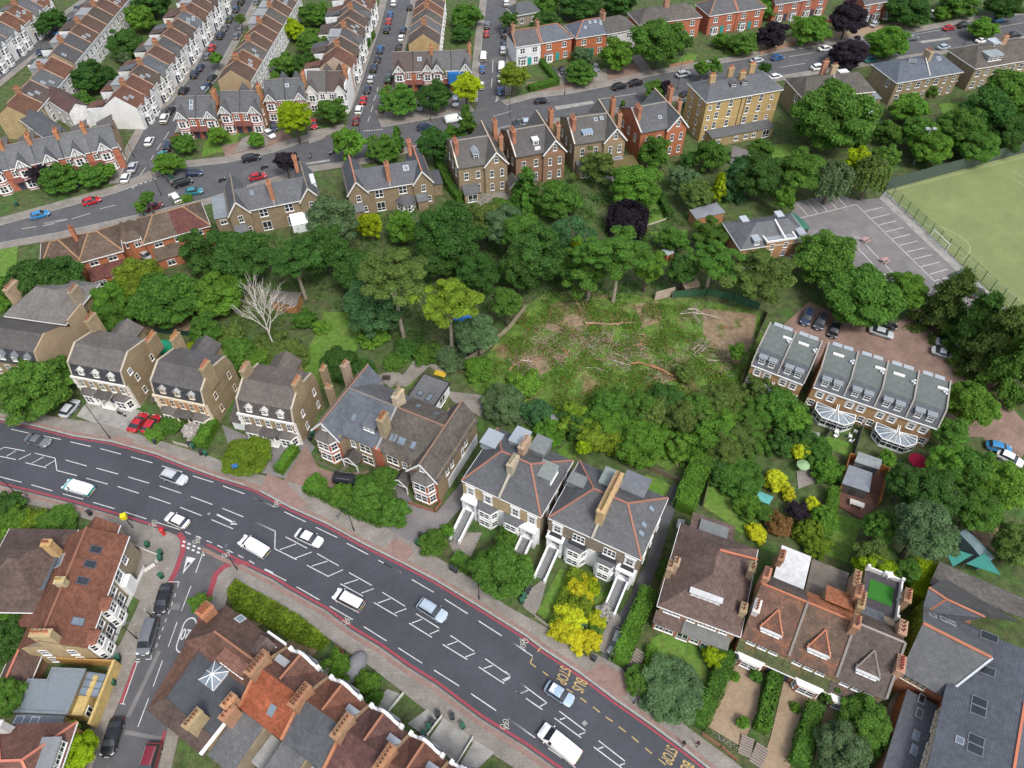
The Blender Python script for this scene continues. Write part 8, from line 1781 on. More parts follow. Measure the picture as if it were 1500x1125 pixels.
for x, y, w, h, c, s in (
 (360, 668, 70, 3.2, 'ey', 'clipped round in the dark drive'), (461, 710, 34, 2.6, 'lt', 'clipped ball at the hedge end'), (500, 726, 36, 2.6, 'lt', 'clipped ball next to the black car'), (545, 724, 62, 4.5, 'md', 'tallest in the hedge of the banded pair'), (565, 700, 40, 5, 'md', 'against the banded pair porch'), (577, 752, 42, 3, 'md', 'at the drive end of the hedge'), (635, 795, 36, 3, 'md', 'beside the bins by the red crossover'), (655, 778, 20, 2, 'lt', 'pale, beside the black and white path'), (745, 790, 34, 3.2, 'md', 'behind the clipped dome'), (250, 622, 36, 2.2, 'md', 'in the garden of the orange fronted villa'), (228, 636, 30, 1.8, 'lt', 'beside the red cars'), (283, 632, 32, 2, 'wh', 'in the garden of the orange fronted villa'), (264, 616, 26, 2, 'ol', 'in the garden of the orange fronted villa'),
 (852, 866, 46, 2.6, 'yl', 'top of the golden border'), (836, 902, 44, 2.5, 'yl', 'middle of the golden border'), (824, 922, 38, 2.3, 'yl', 'left corner of the golden border'), (846, 938, 36, 2, 'yl', 'lowest of the golden border'), (862, 938, 34, 2, 'yl', 'right foot of the golden border'), (851, 890, 34, 2.8, 'ey', 'between the golden border clumps'), (872, 908, 28, 2, 'yl', 'clipped beside the dark ball'), (851, 915, 18, 1.6, 'gr', 'clipped dark ball in the golden border'), (868, 926, 20, 1.6, 'md', 'flat clipped in the golden border'), (868, 862, 22, 2.6, 'ly', 'tucked beside the white bay'), (885, 896, 24, 1.8, 'wh', 'by the white steps'),
 (980, 1012, 94, 3.6, 'gr', 'spiky silvery on the corner of the lawn'), (935, 998, 44, 2.6, 'md', 'left of the silvery spiky one'), (1044, 963, 30, 2.6, 'ly', 'round at the lawn edge'), (1088, 1058, 18, 1.6, 'lt', 'clipped ball on the gravel'), (1077, 992, 14, 1.4, 'lt', 'potted on the gravel, left'), (1107, 990, 18, 1.6, 'md', 'potted on the gravel, right'), (1165, 1036, 16, 1, 'lt', 'small on the second gravel garden'), (1222, 1010, 50, 3, 'md', 'against the third bay'), (1238, 1074, 40, 3, 'br', 'dark red in the last garden'), (1278, 1090, 40, 3, 'md', 'at the alley of the slate wing'),
 (740, 592, 70, 5, 'gr', 'grey leaved at the foot of the clearing'), (786, 604, 40, 4, 'bl', 'bluish by the white garden wall'), (806, 634, 42, 3.6, 'lt', 'bright on the small rear lawn'), (854, 656, 22, 4, 'ly', 'lime slim on the second rear lawn'), (770, 566, 50, 3, 'lt', 'sprawling at the clearing foot'), (1108, 780, 30, 1.8, 'yl', 'rounded golden behind the brown hipped house'), (1142, 770, 40, 2.6, 'br', 'russet by the dark ball'), (1168, 750, 30, 3, 'pu', 'purple ball in the long garden'), (1182, 780, 40, 3, 'ey', 'yellowish in the long garden'), (1190, 740, 22, 2, 'yl', 'golden flowered in the long garden'), (1135, 705, 34, 3, 'yl', 'golden leaved by the teal shed'), (1172, 660, 26, 3.4, 'yl', 'golden pillar by the round hut'), (1210, 690, 44, 3.4, 'lt', 'left of the timber deck'), (1155, 724, 20, 2, 'yl', 'small golden by the teal shed'), (1195, 660, 46, 4, 'md', 'below the white garden chairs'), (1300, 672, 24, 3, 'lt', 'beside the dark barbecue cover'), (1096, 742, 40, 3, 'lt', 'left of the teal shed'), (1118, 750, 30, 2.6, 'md', 'below the teal shed'), (1080, 700, 70, 4, 'md', 'above the brownish lawn'), (1050, 690, 40, 3.6, 'dk', 'beside the clipped tall hedge'), (1205, 760, 36, 3, 'lt', 'beside the bright lawn'), (1195, 800, 40, 3, 'ey', 'above the white flat roof'),
 (500, 535, 58, 5, 'dk', 'at the foot of the small lawn'), (545, 490, 46, 4, 'lt', 'bright along the small lawn'), (577, 532, 34, 1.6, 'md', 'round bed by the sandy patio'), (595, 510, 36, 2, 'dk', 'clipped beneath the pale trunk'), (625, 518, 40, 3, 'md', 'beneath the lighter eucalyptus'), (660, 524, 50, 3, 'gr', 'by the dark hexagonal shed'), (446, 470, 34, 3, 'md', 'beside the bare white tree'), (470, 480, 24, 2, 'lt', 'left of the lawn chairs'), (420, 525, 60, 3.6, 'ol', 'below the bare white tree'), (345, 525, 70, 4, 'md', 'behind the blue stained villa'), (385, 535, 60, 3, 'lt', 'long grassed behind the blue stained villa'), (282, 515, 30, 2, 'ly', 'by the green tent'), (340, 490, 40, 3, 'ol', 'left of the bare white tree'), (535, 540, 30, 4, 'dk', 'by the slender chimney'),
 (20, 768, 50, 3, 'lt', 'lightest beside the lower pavement'), (48, 765, 40, 2.6, 'ey', 'lime beside the lower pavement'), (80, 768, 60, 2.6, 'md', 'right end beside the lower pavement'), (10, 742, 44, 3, 'dk', 'left end beside the lower pavement'), (495, 975, 40, 4, 'lt', 'creeper on the white shaped gable'), (470, 985, 28, 3.4, 'wh', 'white flowering creeper'), (540, 1000, 36, 2, 'lt', 'in the covered boat yard'), (548, 1022, 24, 2, 'md', 'in the bin yard'), (820, 290, 30, 2, 'ey', 'low on the upper gardens'), (735, 305, 40, 3, 'md', 'by the bench patio'), (1010, 235, 26, 4, 'dk', 'beside the pale shed'), (740, 230, 20, 3, 'lt', 'between the two banded villas'), (1130, 560, 34, 3, 'md', 'at the corner of the short block'), (1135, 600, 70, 5, 'md', 'in front of the short block'), (1165, 615, 50, 5, 'lt', 'left of the white garden chairs'), (395, 505, 50, 3, 'ol', 'around the bare white trunk'), (1260, 205, 30, 4, 'dk', 'right of the largest upper tree'), (1115, 215, 30, 3, 'md', 'below the flat extension'), (700, 540, 44, 3, 'lt', 'at the fence of the clearing'), (1360, 132, 30, 4, 'md', 'left of the upper right lawn'), (1175, 640, 34, 4, 'dk', 'behind the golden pillar')):
 shrub((x, y), w, h, c, s)
g0 = random.Random(5)                     # thicket between the clearing and the stucco houses
PLACE = ['above the stucco pair', 'above the long chimney stack', 'beside the tall clipped hedge', 'at the edge of the clearing', 'by the sandy bare patch', 'below the fallen trunks', 'under the short townhouse block']
for i, (x, y, w) in enumerate(((838, 612, 46), (890, 600, 56), (940, 600, 50), (885, 625, 60), (845, 620, 44), (930, 620, 60), (975, 590, 56), (1005, 615, 60), (1042, 592, 44), (1075, 590, 60), (1040, 640, 76), (1085, 640, 60), (1000, 660, 50), (935, 655, 62), (905, 650, 44), (1060, 660, 50), (1110, 645, 50), (1100, 610, 50), (960, 640, 40), (870, 645, 40), (1110, 570, 36), (1005, 548, 30), (1080, 515, 22), (1140, 650, 40), (900, 590, 50), (955, 605, 44), (1025, 600, 44), (1060, 620, 50))):
 c = g0.choice(['md', 'md', 'ol', 'lt', 'ey', 'lt', 'dk', 'gr'])
 shrub((x, y), w * 1.08, g0.uniform(3.2, 5.5), c, '%s in the thicket %s' % (ORD[i] if i < 24 else ['last but three', 'last but two', 'last but one', 'last'][i - 24], PLACE[min(6, int((x - 800) / 48))]), kind=g0.choice(['round', 'round', 'airy']), group='thicket below the clearing')
for px, w, h, c, l in (
 (T('32', (415, 60), (370, 180), (330, 290), (300, 380)), 3.4, 1.5, 'ey', 'long yellow green border below the white bays'), (T('32', (300, 380), (400, 420), (480, 480)), 2.0, 1.2, 'ey', 'low yellow green border along the pavement'), (T('32', (620, 560), (680, 400), (740, 280), (780, 170)), 2.4, 2.4, 'lt', 'broad clipped hedge beside the alley'), (T('22', (970, 790), (1000, 700), (1050, 590), (1080, 520)), 3.4, 3.0, 'lt', 'tall clipped hedge at the head of the alley'), (T('32', (1050, 900), (1120, 760), (1180, 620), (1215, 500)), 2.2, 2.0, 'md', 'hedge between the round lawn and the first gravel garden'), (T('32', (1400, 920), (1430, 780), (1470, 640)), 1.8, 1.8, 'md', 'hedge beside the first gravel garden path'), (T('33', (45, 930), (90, 760), (130, 610)), 1.6, 1.8, 'lt', 'hedge between the second and first gravel gardens'), (T('33', (240, 1120), (290, 960), (340, 790)), 2.2, 2.0, 'md', 'hedge beyond the second gravel garden'),
 (T('20', (1110, 440), (1180, 310)), 2.2, 2.2, 'lt', 'hedge between two villa forecourts'), (T('21', (150, 580), (240, 450)), 1.7, 1.7, 'lt', 'narrow hedge at the right of the dark drive'), (T('21', (300, 660), (420, 710), (560, 790), (720, 850)), 2.0, 1.8, 'md', 'long front hedge of the banded pair'), (T('21', (1110, 1050), (1200, 1110)), 2.2, 1.8, 'md', 'small hedge by the black and white path'), (T('02', (130, 500), (290, 460)), 2.2, 1.6, 'md', 'clipped hedge along the back road pavement'), (T('02', (285, 455), (210, 370), (195, 330)), 1.6, 1.6, 'md', 'hedge beside the two car forecourt'), (T('23', (380, 960), (420, 800), (440, 690)), 1.6, 2.4, 'lt', 'hedge beside the bright lawn'), (T('33', (880, 230), (930, 40)), 3.2, 3.4, 'ly', 'ivy bank beside the long mossy roof'), (T('33', (860, 470), (895, 330)), 1.6, 4.5, 'lt', 'ivy on the end of the slate hall'), (T('10', (960, 110), (1060, 85)), 1.4, 1.4, 'lt', 'roadside hedge above the red tiled row'), (T('32', (850, 90), (890, 0)), 1.6, 1.2, 'md', 'low planting along the alley'), (T('01', (610, 290), (660, 200)), 2, 2, 'md', 'hedge before the middle street terrace'), (T('00', (930, 490), (970, 440)), 1.6, 1.6, 'ly', 'lime hedge before the left street terrace'), (T('00', (880, 560), (910, 520)), 1.8, 2, 'dk', 'dark hedge before the left street terrace'), (T('00', (1045, 280), (1130, 200)), 2, 2, 'dk', 'long dark hedge before the left street terrace'), (T('02', (830, 1060), (900, 1200)), 1.6, 1.8, 'dk', 'hedge beside the long upper lawn'), (T('32', (800, 470), (780, 600)), 1.4, 1.2, 'lt', 'planting at the left of the round lawn'), (T('01', (1010, 880), (1080, 1030), (1140, 1110)), 1.8, 2, 'md', 'hedge between the second semis and the tan villa')):
 hedge(px, w, h, c, l)
# long grass in the triangular front bed, weeds over the cleared land: nobody could count them
def scatter(name, label, poly, n, size, h, col, seed, cat, full=0):
 g = np.random.default_rng(seed)
 P = [G(p) for p in poly]
 xs_ = [p.x for p in P]; ys_ = [p.y for p in P]
 pts = np.stack([g.uniform(min(xs_), max(xs_), n * 3), g.uniform(min(ys_), max(ys_), n * 3)], 1)
 ins = np.zeros(len(pts), bool)
 for i in range(len(P)):
  a, b = P[i], P[(i + 1) % len(P)]
  c = ((a.y > pts[:, 1]) != (b.y > pts[:, 1])) & (pts[:, 0] < (b.x - a.x) * (pts[:, 1] - a.y) / (b.y - a.y + 1e-12) + a.x)
  ins ^= c
 pts = pts[ins]
 dens = np.sin(pts[:, 0] * .9 + 1.3 * np.sin(pts[:, 1] * .5)) + np.cos(pts[:, 1] * .8 + np.sin(pts[:, 0] * .35) * 1.7)
 pts = pts[dens + g.normal(0, .5, len(pts)) > -.15 - full][:n]
 z = g.uniform(.08, 1, len(pts)) ** 1.6 * h * (.6 + .4 * np.sin(pts[:, 0] * .5) ** 2)
 me = leaf_mesh(name, np.concatenate([pts, z[:, None] + .05], 1), unit(g.normal(size=(len(pts), 3)) * .8 + np.array([0, 0, .6])), size, g)
 o = link(name, me, None, LEAFCOL[col])
 tag(o, label, cat, kind='stuff')
CL = [(680, 560), (725, 505), (760, 458), (800, 440), (960, 445), (1010, 450), (1030, 500), (1090, 540), (1060, 620), (980, 680), (930, 660), (800, 610), (700, 575)]
scatter('weeds', 'bright green weeds sprouting over the cleared land', CL, 21000, .17, .7, 'lt', 2, 'weeds')
scatter('weeds', 'dull olive weeds sprouting over the cleared land', CL, 6000, .16, .6, 'ol', 3, 'weeds')
scatter('brushwood', 'brown cut brushwood strewn over the cleared land', CL + [(1100, 500)], 7000, .2, .35, 'br', 4, 'brushwood')
scatter('long_grass', 'long grass in the triangular bed by the side street', [(334, 868), (345, 850), (400, 880), (440, 903), (484, 940), (470, 955), (440, 945), (395, 920), (345, 897)], 9000, .2, .9, 'ey', 6, 'grass', 9)
scatter('rough_grass', 'rough grass and nettles in the gardens below the villas', [(640, 300), (780, 250), (1000, 230), (1040, 320), (960, 420), (800, 420), (660, 420)], 7000, .22, .5, 'md', 8, 'grass')
scatter('undergrowth', 'dark undergrowth and ivy beneath the wooded middle', [(380, 350), (640, 300), (900, 280), (1010, 330), (960, 440), (760, 450), (690, 500), (600, 520), (545, 480), (440, 430)], 9000, .3, 1.6, 'dk', 18, 'undergrowth')
scatter('rough_grass', 'rough grass in the gardens behind the left villas', [(260, 470), (400, 440), (430, 470), (415, 545), (300, 540)], 3000, .2, .5, 'ol', 9, 'grass')
scatter('flowers', 'pink and white flowers in the brick edged bed', T('32', (1100, 900), (1125, 890), (1280, 1020), (1262, 1050)), 700, .09, .4, 'wh', 10, 'flowers')
# ------------------------------------------------------------------ fences, sheds, street furniture and garden things
def fence(px, h, label, col, m='boards', post=2.4, name='fence', cat='fence', wires=0, pcol=None, rail=False):
 P = [G(p) for p in px]
 root = thing(name, label, cat, P[0]); o = root.location.copy()
 f, w = MB(), MB()
 for a, b in zip(P[:-1], P[1:]):
  a, b = a - o, b - o
  n = max(1, round((b - a).length / post))
  for k in range(n + 1):
   q = a.lerp(b, k / n); t = MB(); t.box(q.x - .05, q.y - .05, 0, q.x + .05, q.y + .05, h + .08)
   t.build('post', 'metal' if m == 'metal' else 'boards', root, pcol or col)
  d = (b - a).normalized(); s = Vector((-d.y, d.x, 0)) * .025
  if wires:
   for k in range(wires): f.bar(a + Vector((0, 0, .1 + k * (h - .15) / (wires - 1))), b + Vector((0, 0, .1 + k * (h - .15) / (wires - 1))), .02, .02)
  else: f.prism([((a - s).x, (a - s).y), ((b - s).x, (b - s).y), ((b + s).x, (b + s).y), ((a + s).x, (a + s).y)], .05, h)
 f.build('mesh_panel' if wires else 'panel', m, root, col)
 return root
GRN = (.045, .1, .07)
fence([(1297, 279), (1500, 224), (1620, 192)], 3.4, 'tall grey green panelled fence behind the sports pitch', (.075, .1, .09), 'metal', 3.0, 'pitch_fence', pcol=(.12, .15, .14))
fence([(1294, 282), (1385, 366), (1478, 452), (1540, 510)], 3.0, 'green wire mesh fence between the car park and sports pitch', GRN, 'metal', 2.9, 'pitch_fence', wires=18, pcol=(.03, .09, .06))
fence(T('12', (915, 625), (1100, 610), (1250, 640), (1390, 690)), 1.9, 'green sheeted screen fence at the top of the cleared land', (.035, .1, .05), 'cloth', 3, pcol=(.1, .12, .1))
fence(T('11', (1130, 1010), (1290, 910), (1400, 810), (1500, 690)), 1.5, 'weathered pale timber fence at the left of the cleared land', (.3, .25, .18))
fence(T('12', (1445, 710), (1360, 900), (1290, 1100)), 1.8, 'brown timber fence between cleared land and the short townhouse block', (.16, .12, .09))
fence(T('23', (440, 340), (370, 430)), 1.6, 'dark fence between the first two townhouse gardens', (.05, .045, .04)); fence(T('23', (600, 330), (550, 500)), 1.8, 'dark fence beside the grey patio', (.07, .07, .07)); fence(T('22', (790, 555), (960, 625)), 1.2, 'old timber fence at the head of the alley', (.18, .14, .1)); fence(T('22', (1110, 640), (1080, 760)), 1.5, 'timber fence left of the brownish lawn', (.17, .13, .1)); fence(T('12', (815, 20), (900, 190)), 1.2, 'low timber edging fence by the long upper lawn', (.2, .16, .12)); fence(T('10', (860, 815), (1050, 835)), 1.4, 'dark green fence behind the bare rear yard', (.02, .05, .04))
fence(T('22', (95, 290), (185, 330)), 1.0, 'low white garden wall on the small rear lawn', (.62, .6, .56), 'render', 9, 'garden_wall', 'wall'); fence(T('12', (780, 230), (885, 195)), .5, 'pale timber edge between the two upper lawns', (.5, .45, .36), 'render', 9, 'garden_wall', 'wall')
for p, c, l in ((T('20', (735, 975), (880, 1035), (860, 1080), (800, 1120)), (.7, .68, .64), 'white wall round the corner house forecourt'), (T('30', (800, 30), (700, 250), (650, 400), (600, 520)), (.72, .71, .69), 'white front wall along the side street'), (T('32', (1080, 945), (1180, 1010), (1265, 1085)), (.33, .15, .1), 'brick front wall of the flower bed'), (T('32', (165, 300), (260, 370)), (.4, .36, .3), 'low front wall of the yellow shrub garden'), (T('20', (960, 415), (1060, 440)), (.42, .38, .31), 'low stone wall of the cream trimmed villa'), (T('21', (860, 745), (1000, 790), (1040, 740)), (.32, .14, .09), 'low red brick wall round the right banded bay'), (T('21', (360, 520), (480, 575), (530, 540)), (.2, .18, .13), 'low mossy wall round the left banded bay'), (T('31', (960, 950), (1040, 845)), (.7, .68, .64), 'white party wall of the pale paved yard'), (T('31', (1120, 1110), (1210, 965)), (.7, .68, .64), 'white wall between two paved yards'), (T('31', (740, 830), (830, 720)), (.7, .68, .64), 'white wall left of the bin yard'), (T('31', (450, 570), (505, 490), (460, 460)), (.4, .17, .11), 'brick wall of the boat yard'), (T('02', (900, 370), (1030, 345)), (.36, .2, .12), 'brick front wall under the largest round tree'), (T('02', (1400, 300), (1590, 245)), (.36, .2, .12), 'brick front wall below the dome shaped tree'), (T('12', (820, 640), (925, 610)), (.42, .33, .26), 'stub of pinkish wall at the end of the green screen')):
 fence(p, .9 if 'stub' not in l else 2.4, l, c, 'render' if c[0] > .5 else 'brick', 30, 'garden_wall', 'wall')
for k, p in enumerate((T('31', (850, 880), (960, 800), (1030, 850), (960, 960)), T('31', (970, 960), (1050, 850), (1210, 960), (1110, 1100)), T('31', (660, 780), (740, 690), (820, 720), (740, 830)), T('31', (1130, 1120), (1220, 970), (1330, 1040), (1240, 1125)))): sheet('yard', p, .14 + k * .003, 'concrete')
def shed(corners, h, label, wall, roof, name='shed', m='felt', rise=.5, wm='boards', cat='shed'):
 P = [G(p, h) for p in corners]
 root = thing(name, label, cat, (P[0].x, P[0].y, 0)); o = Vector((P[0].x, P[0].y, 0)); P = [p - o for p in P]
 c = sum(P, Vector()) / 4
 b = MB(); b.prism([(c.x + (p.x - c.x) * .93, c.y + (p.y - c.y) * .93) for p in P], 0, h - .05); b.build('wall', wm, root, wall)
 r = MB(); e = rise / 2
 m0, m1 = (P[0] + P[3]) / 2 + Vector((0, 0, e)), (P[1] + P[2]) / 2 + Vector((0, 0, e))
 r.slab([P[0], P[1], m1, m0], .1); r.slab([P[3], P[2], m1, m0], .1); r.build('roof', m, root, roof)
 q = P[3].lerp(P[2], .5) if P[3].y < P[0].y else P[0].lerp(P[1], .5)
 d = (P[2] - P[3]) if P[3].y < P[0].y else (P[1] - P[0])
 t = MB(); t.box(-.45, -.06, 0, .45, .04, min(1.9, h - .25)); t = t.build('door', 'boards', root, tuple(x * .6 for x in wall)); t.location = (c.x + (q.x - c.x) * .93, c.y + (q.y - c.y) * .93, 0); t.rotation_euler = (0, 0, math.atan2(d.y, d.x))
 return root
o = shed(T('12', (1010, 140), (1160, 100), (1212, 155), (1048, 190)), 2.8, 'garden office with grey roof and orange brick front', (.42, .2, .09), (.2, .21, .23), 'garden_office', wm='brick', rise=.1)
g_ = MB(); a, b = G(T('12', (1100, 215))[0], 0), G(T('12', (1185, 195))[0], 0); g_.bar(a + Vector((0, -.1, 1.3)), b + Vector((0, -.1, 1.3)), .08, 1.7); link('glazing', g_.mesh('glazing', ['glass']), o).location = -o.location
for p, h, l, w, r in ((T('12', (860, 360), (900, 340), (930, 375), (890, 392)), 2, 'small shed with grey roof and orange wall by the upper lawn', (.4, .15, .06), (.3, .33, .34)), (T('12', (955, 518), (1050, 505), (1072, 560), (990, 575)), 2.1, 'shed with a rusty weathered board roof', (.2, .15, .1), (.27, .2, .14)), (T('11', (100, 580), (270, 595), (240, 670), (90, 640)), 2.4, 'long garden shed with an orange end wall by the small lawn', (.38, .18, .07), (.13, .115, .1)), (T('11', (1110, 830), (1200, 835), (1225, 910), (1130, 900)), 2.3, 'dark summerhouse by the cleared land fence', (.06, .05, .045), (.055, .05, .05)), (T('10', (1235, 795), (1290, 815), (1280, 850), (1230, 830)), 2, 'small dark shed left of the bare white tree', (.1, .09, .08), (.22, .24, .25)), (T('13', (205, 150), (250, 165), (325, 240), (285, 252)), 2.6, 'long green roofed store beside the flats', (.06, .06, .06), (.04, .14, .1)), (T('23', (325, 345), (380, 352), (370, 400), (300, 385)), 2, 'grey green shed in the first townhouse garden', (.2, .22, .19), (.24, .28, .26)), (T('23', (45, 672), (125, 705), (100, 745), (25, 715)), 2, 'teal roofed shed in the long garden', (.2, .3, .28), (.1, .33, .32)), (T('23', (590, 455), (722, 500), (705, 555), (570, 510)), 2.3, 'grey flat roofed store behind the artificial lawn', (.15, .16, .16), (.25, .27, .27)), (T('23', (1140, 900), (1180, 880), (1340, 1040), (1290, 1070)), 2.8, 'blue grey school cabin by the teal shade sails', (.16, .22, .24), (.17, .24, .26)), (T('22', (950, 825), (990, 830), (975, 880), (940, 872)), 1.6, 'grey store at the head of the alley', (.25, .26, .27), (.27, .29, .31)), (T('03', (-100, 800), (0, 830), (-20, 880), (-110, 860)), 2.3, 'pale panelled shed beside the bright red villa', (.4, .42, .42), (.15, .14, .13)), (T('22', (240, 250), (300, 250), (290, 290), (230, 290)), 1.9, 'dark shed above the second rear lawn', (.15, .13, .11), (.2, .2, .2)), (T('22', (340, 280), (440, 300), (430, 330), (340, 315)), 1.9, 'low grey shed above the second rear lawn', (.2, .2, .2), (.24, .26, .28)), (T('02', (60, 30), (130, 25), (170, 75), (70, 90)), 2.5, 'slate coloured shed at the top by the right street', (.1, .1, .1), (.11, .13, .14))):
 shed(p, h, l, w, r)
# timber deck with its garden room
dk = [G(p) for p in T('23', (525, 500), (735, 580), (685, 765), (600, 830), (455, 745))]
t = thing('deck', 'brown timber deck with an orange fence behind the grey patio', 'deck', dk[0]); D0 = dk[0]
m = MB(); m.prism([((p - D0).x, (p - D0).y) for p in dk], 0, .35); m.build('boards', 'boards', t, (.15, .075, .055))
for a, b in zip(dk[:3], dk[1:3]): m = MB(); m.bar(a - D0 + Vector((0, 0, 1.2)), b - D0 + Vector((0, 0, 1.2)), .08, 1.7); m.build('fence_panel', 'boards', t, (.36, .15, .04))
m = MB(); m.bar(dk[0] - D0 + Vector((0, 0, 1.2)), dk[4] - D0 + Vector((0, 0, 1.2)), .08, 1.7); m.build('fence_panel', 'boards', t, (.36, .15, .04))
shed(T('23', (540, 528), (668, 572), (650, 680), (500, 630)), 2.7, 'grey roofed garden room on the timber deck', (.09, .08, .08), (.2, .215, .24), 'garden_room', rise=.1)
def table(px, label, w, d, h, col, name='table', cat='table', benches=False, rz=0.0, z=0.06):
 g = G(px, h); t = thing(name, label, cat, (g.x, g.y, z), rz)
 m = MB(); m.box(-w / 2, -d / 2, h - .06, w / 2, d / 2, h, 0, True); m.build('tabletop', 'boards', t, col)
 for x in (-w * .4, w * .4):
  for y in (-d * .36, d * .36): m = MB(); m.box(x - .05, y - .05, 0, x + .05, y + .05, h - .06); m.build('leg', 'boards', t, col)
 if benches:
  for s in (-1, 1): m = MB(); m.box(-w / 2, s * (d / 2 + .35) - .15, .4, w / 2, s * (d / 2 + .35) + .15, .46, 0, True); m.box(-.1, s * (d / 2 + .3) - .05, 0, .1, s * (d / 2 + .3) + .05, .4); m.build('bench', 'boards', t, col)
table(T('23', (580, 745))[0], 'white outdoor table on the timber deck', 2.2, 1.0, .75, (.7, .66, .6), rz=R(-25), z=.35); table(T('13', (630, 300))[0], 'pink picnic bench nearer the top of the car park', 1.7, .7, .75, (.4, .25, .24), 'picnic_bench', 'picnic bench', True, R(35)); table(T('13', (738, 412))[0], 'pink picnic bench lower in the car park', 1.7, .7, .75, (.4, .25, .24), 'picnic_bench', 'picnic bench', True, R(35)); table(T('11', (1030, 1040))[0], 'yellow bench table behind the flat roofed annexe', 2.2, 1.2, .5, (.55, .38, .03), rz=R(-20)); table(T('11', (250, 870))[0], 'dark garden table beside the small lawn', 1.6, .8, .7, (.03, .03, .035), rz=R(60)); table(T('11', (735, 1060))[0], 'dark patio table on the sandy patio', 1.4, .9, .7, (.05, .035, .03)); table(T('33', (680, 155))[0], 'white table on the fake grass roof terrace', .9, .9, .75, (.75, .75, .74), z=5.65)
for k, (x, y) in enumerate(((470, 350), (545, 370), (575, 345), (550, 398), (465, 370))):
 g = G(T('23', (x, y))[0], .4); c = thing('garden_chair', 'white garden chair, %s of five outside the second townhouse' % ORD[k], 'chair', (g.x, g.y, .05), k * 1.3, 'white chairs outside the townhouses')
 for nm, q in (('seat', (-.3, -.3, .38, .3, .3, .46)), ('backrest', (-.3, .24, .46, .3, .32, .95))): m = MB(); m.box(*q, 0, True); m.build(nm, 'trim', c, WHITE)
 for x_ in (-.25, .25):
  for y_ in (-.25, .25): m = MB(); m.box(x_ - .03, y_ - .03, 0, x_ + .03, y_ + .03, .38); m.build('leg', 'trim', c, WHITE)
def parasol(px, label, r, h, col):
 g = G(px, h); t = thing('parasol', label, 'parasol', (g.x, g.y, .05))
 m = MB(); m.tube((0, 0, 0), (0, 0, h + .3), .04, .03, 8); m.build('pole', 'metal', t, (.5, .5, .5))
 m = MB()
 for k in range(8):
  a0, a1 = math.pi * k / 4, math.pi * (k + 1) / 4
  m.slab([(r * math.cos(a0), r * math.sin(a0), h - .25), (r * math.cos(a1), r * math.sin(a1), h - .25), (0, 0, h + .3)], .04)
 m.build('canopy', 'cloth', t, col)
parasol(T('23', (920, 500))[0], 'red parasol in the end townhouse garden', 1.5, 2.3, (.42, .012, .05)); parasol(T('02', (683, 925))[0], 'red parasol by the mossy flat extension', .8, 2.2, (.5, .02, .02)); parasol(T('23', (290, 525))[0], 'pale green parasol in the long garden', 1.1, 2.1, (.25, .38, .2))
for p, l in ((((1058, 965), (1215, 1025), (1103, 1095)), 'teal triangular shade sail nearer the bare ground'), (((1185, 1068), (1285, 1015), (1365, 1140)), 'teal triangular shade sail beside the long mossy roof')):
 q = [G(x, 3.0) for x in T('23', *p)]; m = MB(); m.slab([(x - Vector((q[0].x, q[0].y, 0))) + Vector((0, 0, .3 * i - .2)) for i, x in enumerate(q)], .04)
 s = thing('shade_sail', l, 'shade sail', (q[0].x, q[0].y, 0)); m.build('canopy', 'cloth', s, (.05, .24, .2))
 for i, x in enumerate(q): m = MB(); v_ = x - q[0]; m.tube((v_.x, v_.y, 0), (v_.x, v_.y, 3.2), .06, .05, 6); m.build('post', 'metal', s, (.3, .3, .3))
# goal, trampoline, tent, boat
a, b = G(T('13', (985, 292))[0]), G(T('13', (1068, 372))[0])
t = thing('goal', 'white football goal on the sports pitch', 'goal', a); d = b - a; n_ = Vector((d.y, -d.x, 0)).normalized() * -1.1
m = MB()
for q in (Vector(), d): m.bar(q, q + Vector((0, 0, 2.1)), .1)
m.bar(Vector((0, 0, 2.1)), d + Vector((0, 0, 2.1)), .1); m.build('frame', 'trim', t, WHITE)
m = MB()
for k in range(11): q = d * (k / 10); m.bar(q + Vector((0, 0, 2.1)), q - n_, .02)
for k in range(5): z_ = Vector((0, 0, 2.1)) * (1 - k / 4) - n_ * (k / 4); m.bar(z_, z_ + d, .02)
m.build('net', 'trim', t, (.6, .62, .6))
g = G(T('11', (1150, 722))[0], .9); t = thing('trampoline', 'blue trampoline under the lighter eucalyptus', 'trampoline', (g.x, g.y, 0)); m = MB(); m.tube((0, 0, .8), (0, 0, .9), 1.9, 1.9, 20); m.build('mat', 'cloth', t, (.02, .12, .45))
for k in range(6): m = MB(); m.tube((1.8 * math.cos(k), 1.8 * math.sin(k), 0), (1.8 * math.cos(k), 1.8 * math.sin(k), .8), .04, .04, 6); m.build('leg', 'metal', t, (.4, .4, .4))
for px, l, c, r_, ln in ((T('10', (895, 885))[0], 'green tarpaulin tent behind the cream trimmed villa', (.02, .3, .16), 1.5, 3.4), (T('31', (552, 570))[0], 'grey sheeted boat shape in the front yard by the creeper', (.19, .19, .2), 1.35, 5.2)):
 g = G(px, .8); t = thing('covered_boat' if 'boat' in l else 'tent', l, 'cover', (g.x, g.y, 0), 0 if 'tent' in l else R(62)); m = MB(); m.dome((0, 0, .1), ln / 2, r_, 1.7, 16, 6); m.build('cover', 'cloth', t, c, True); m = MB(); m.bar((-ln * .4, 0, 1.35), (ln * .4, 0, 1.35), .1); m.build('ridge', 'cloth', t, c)
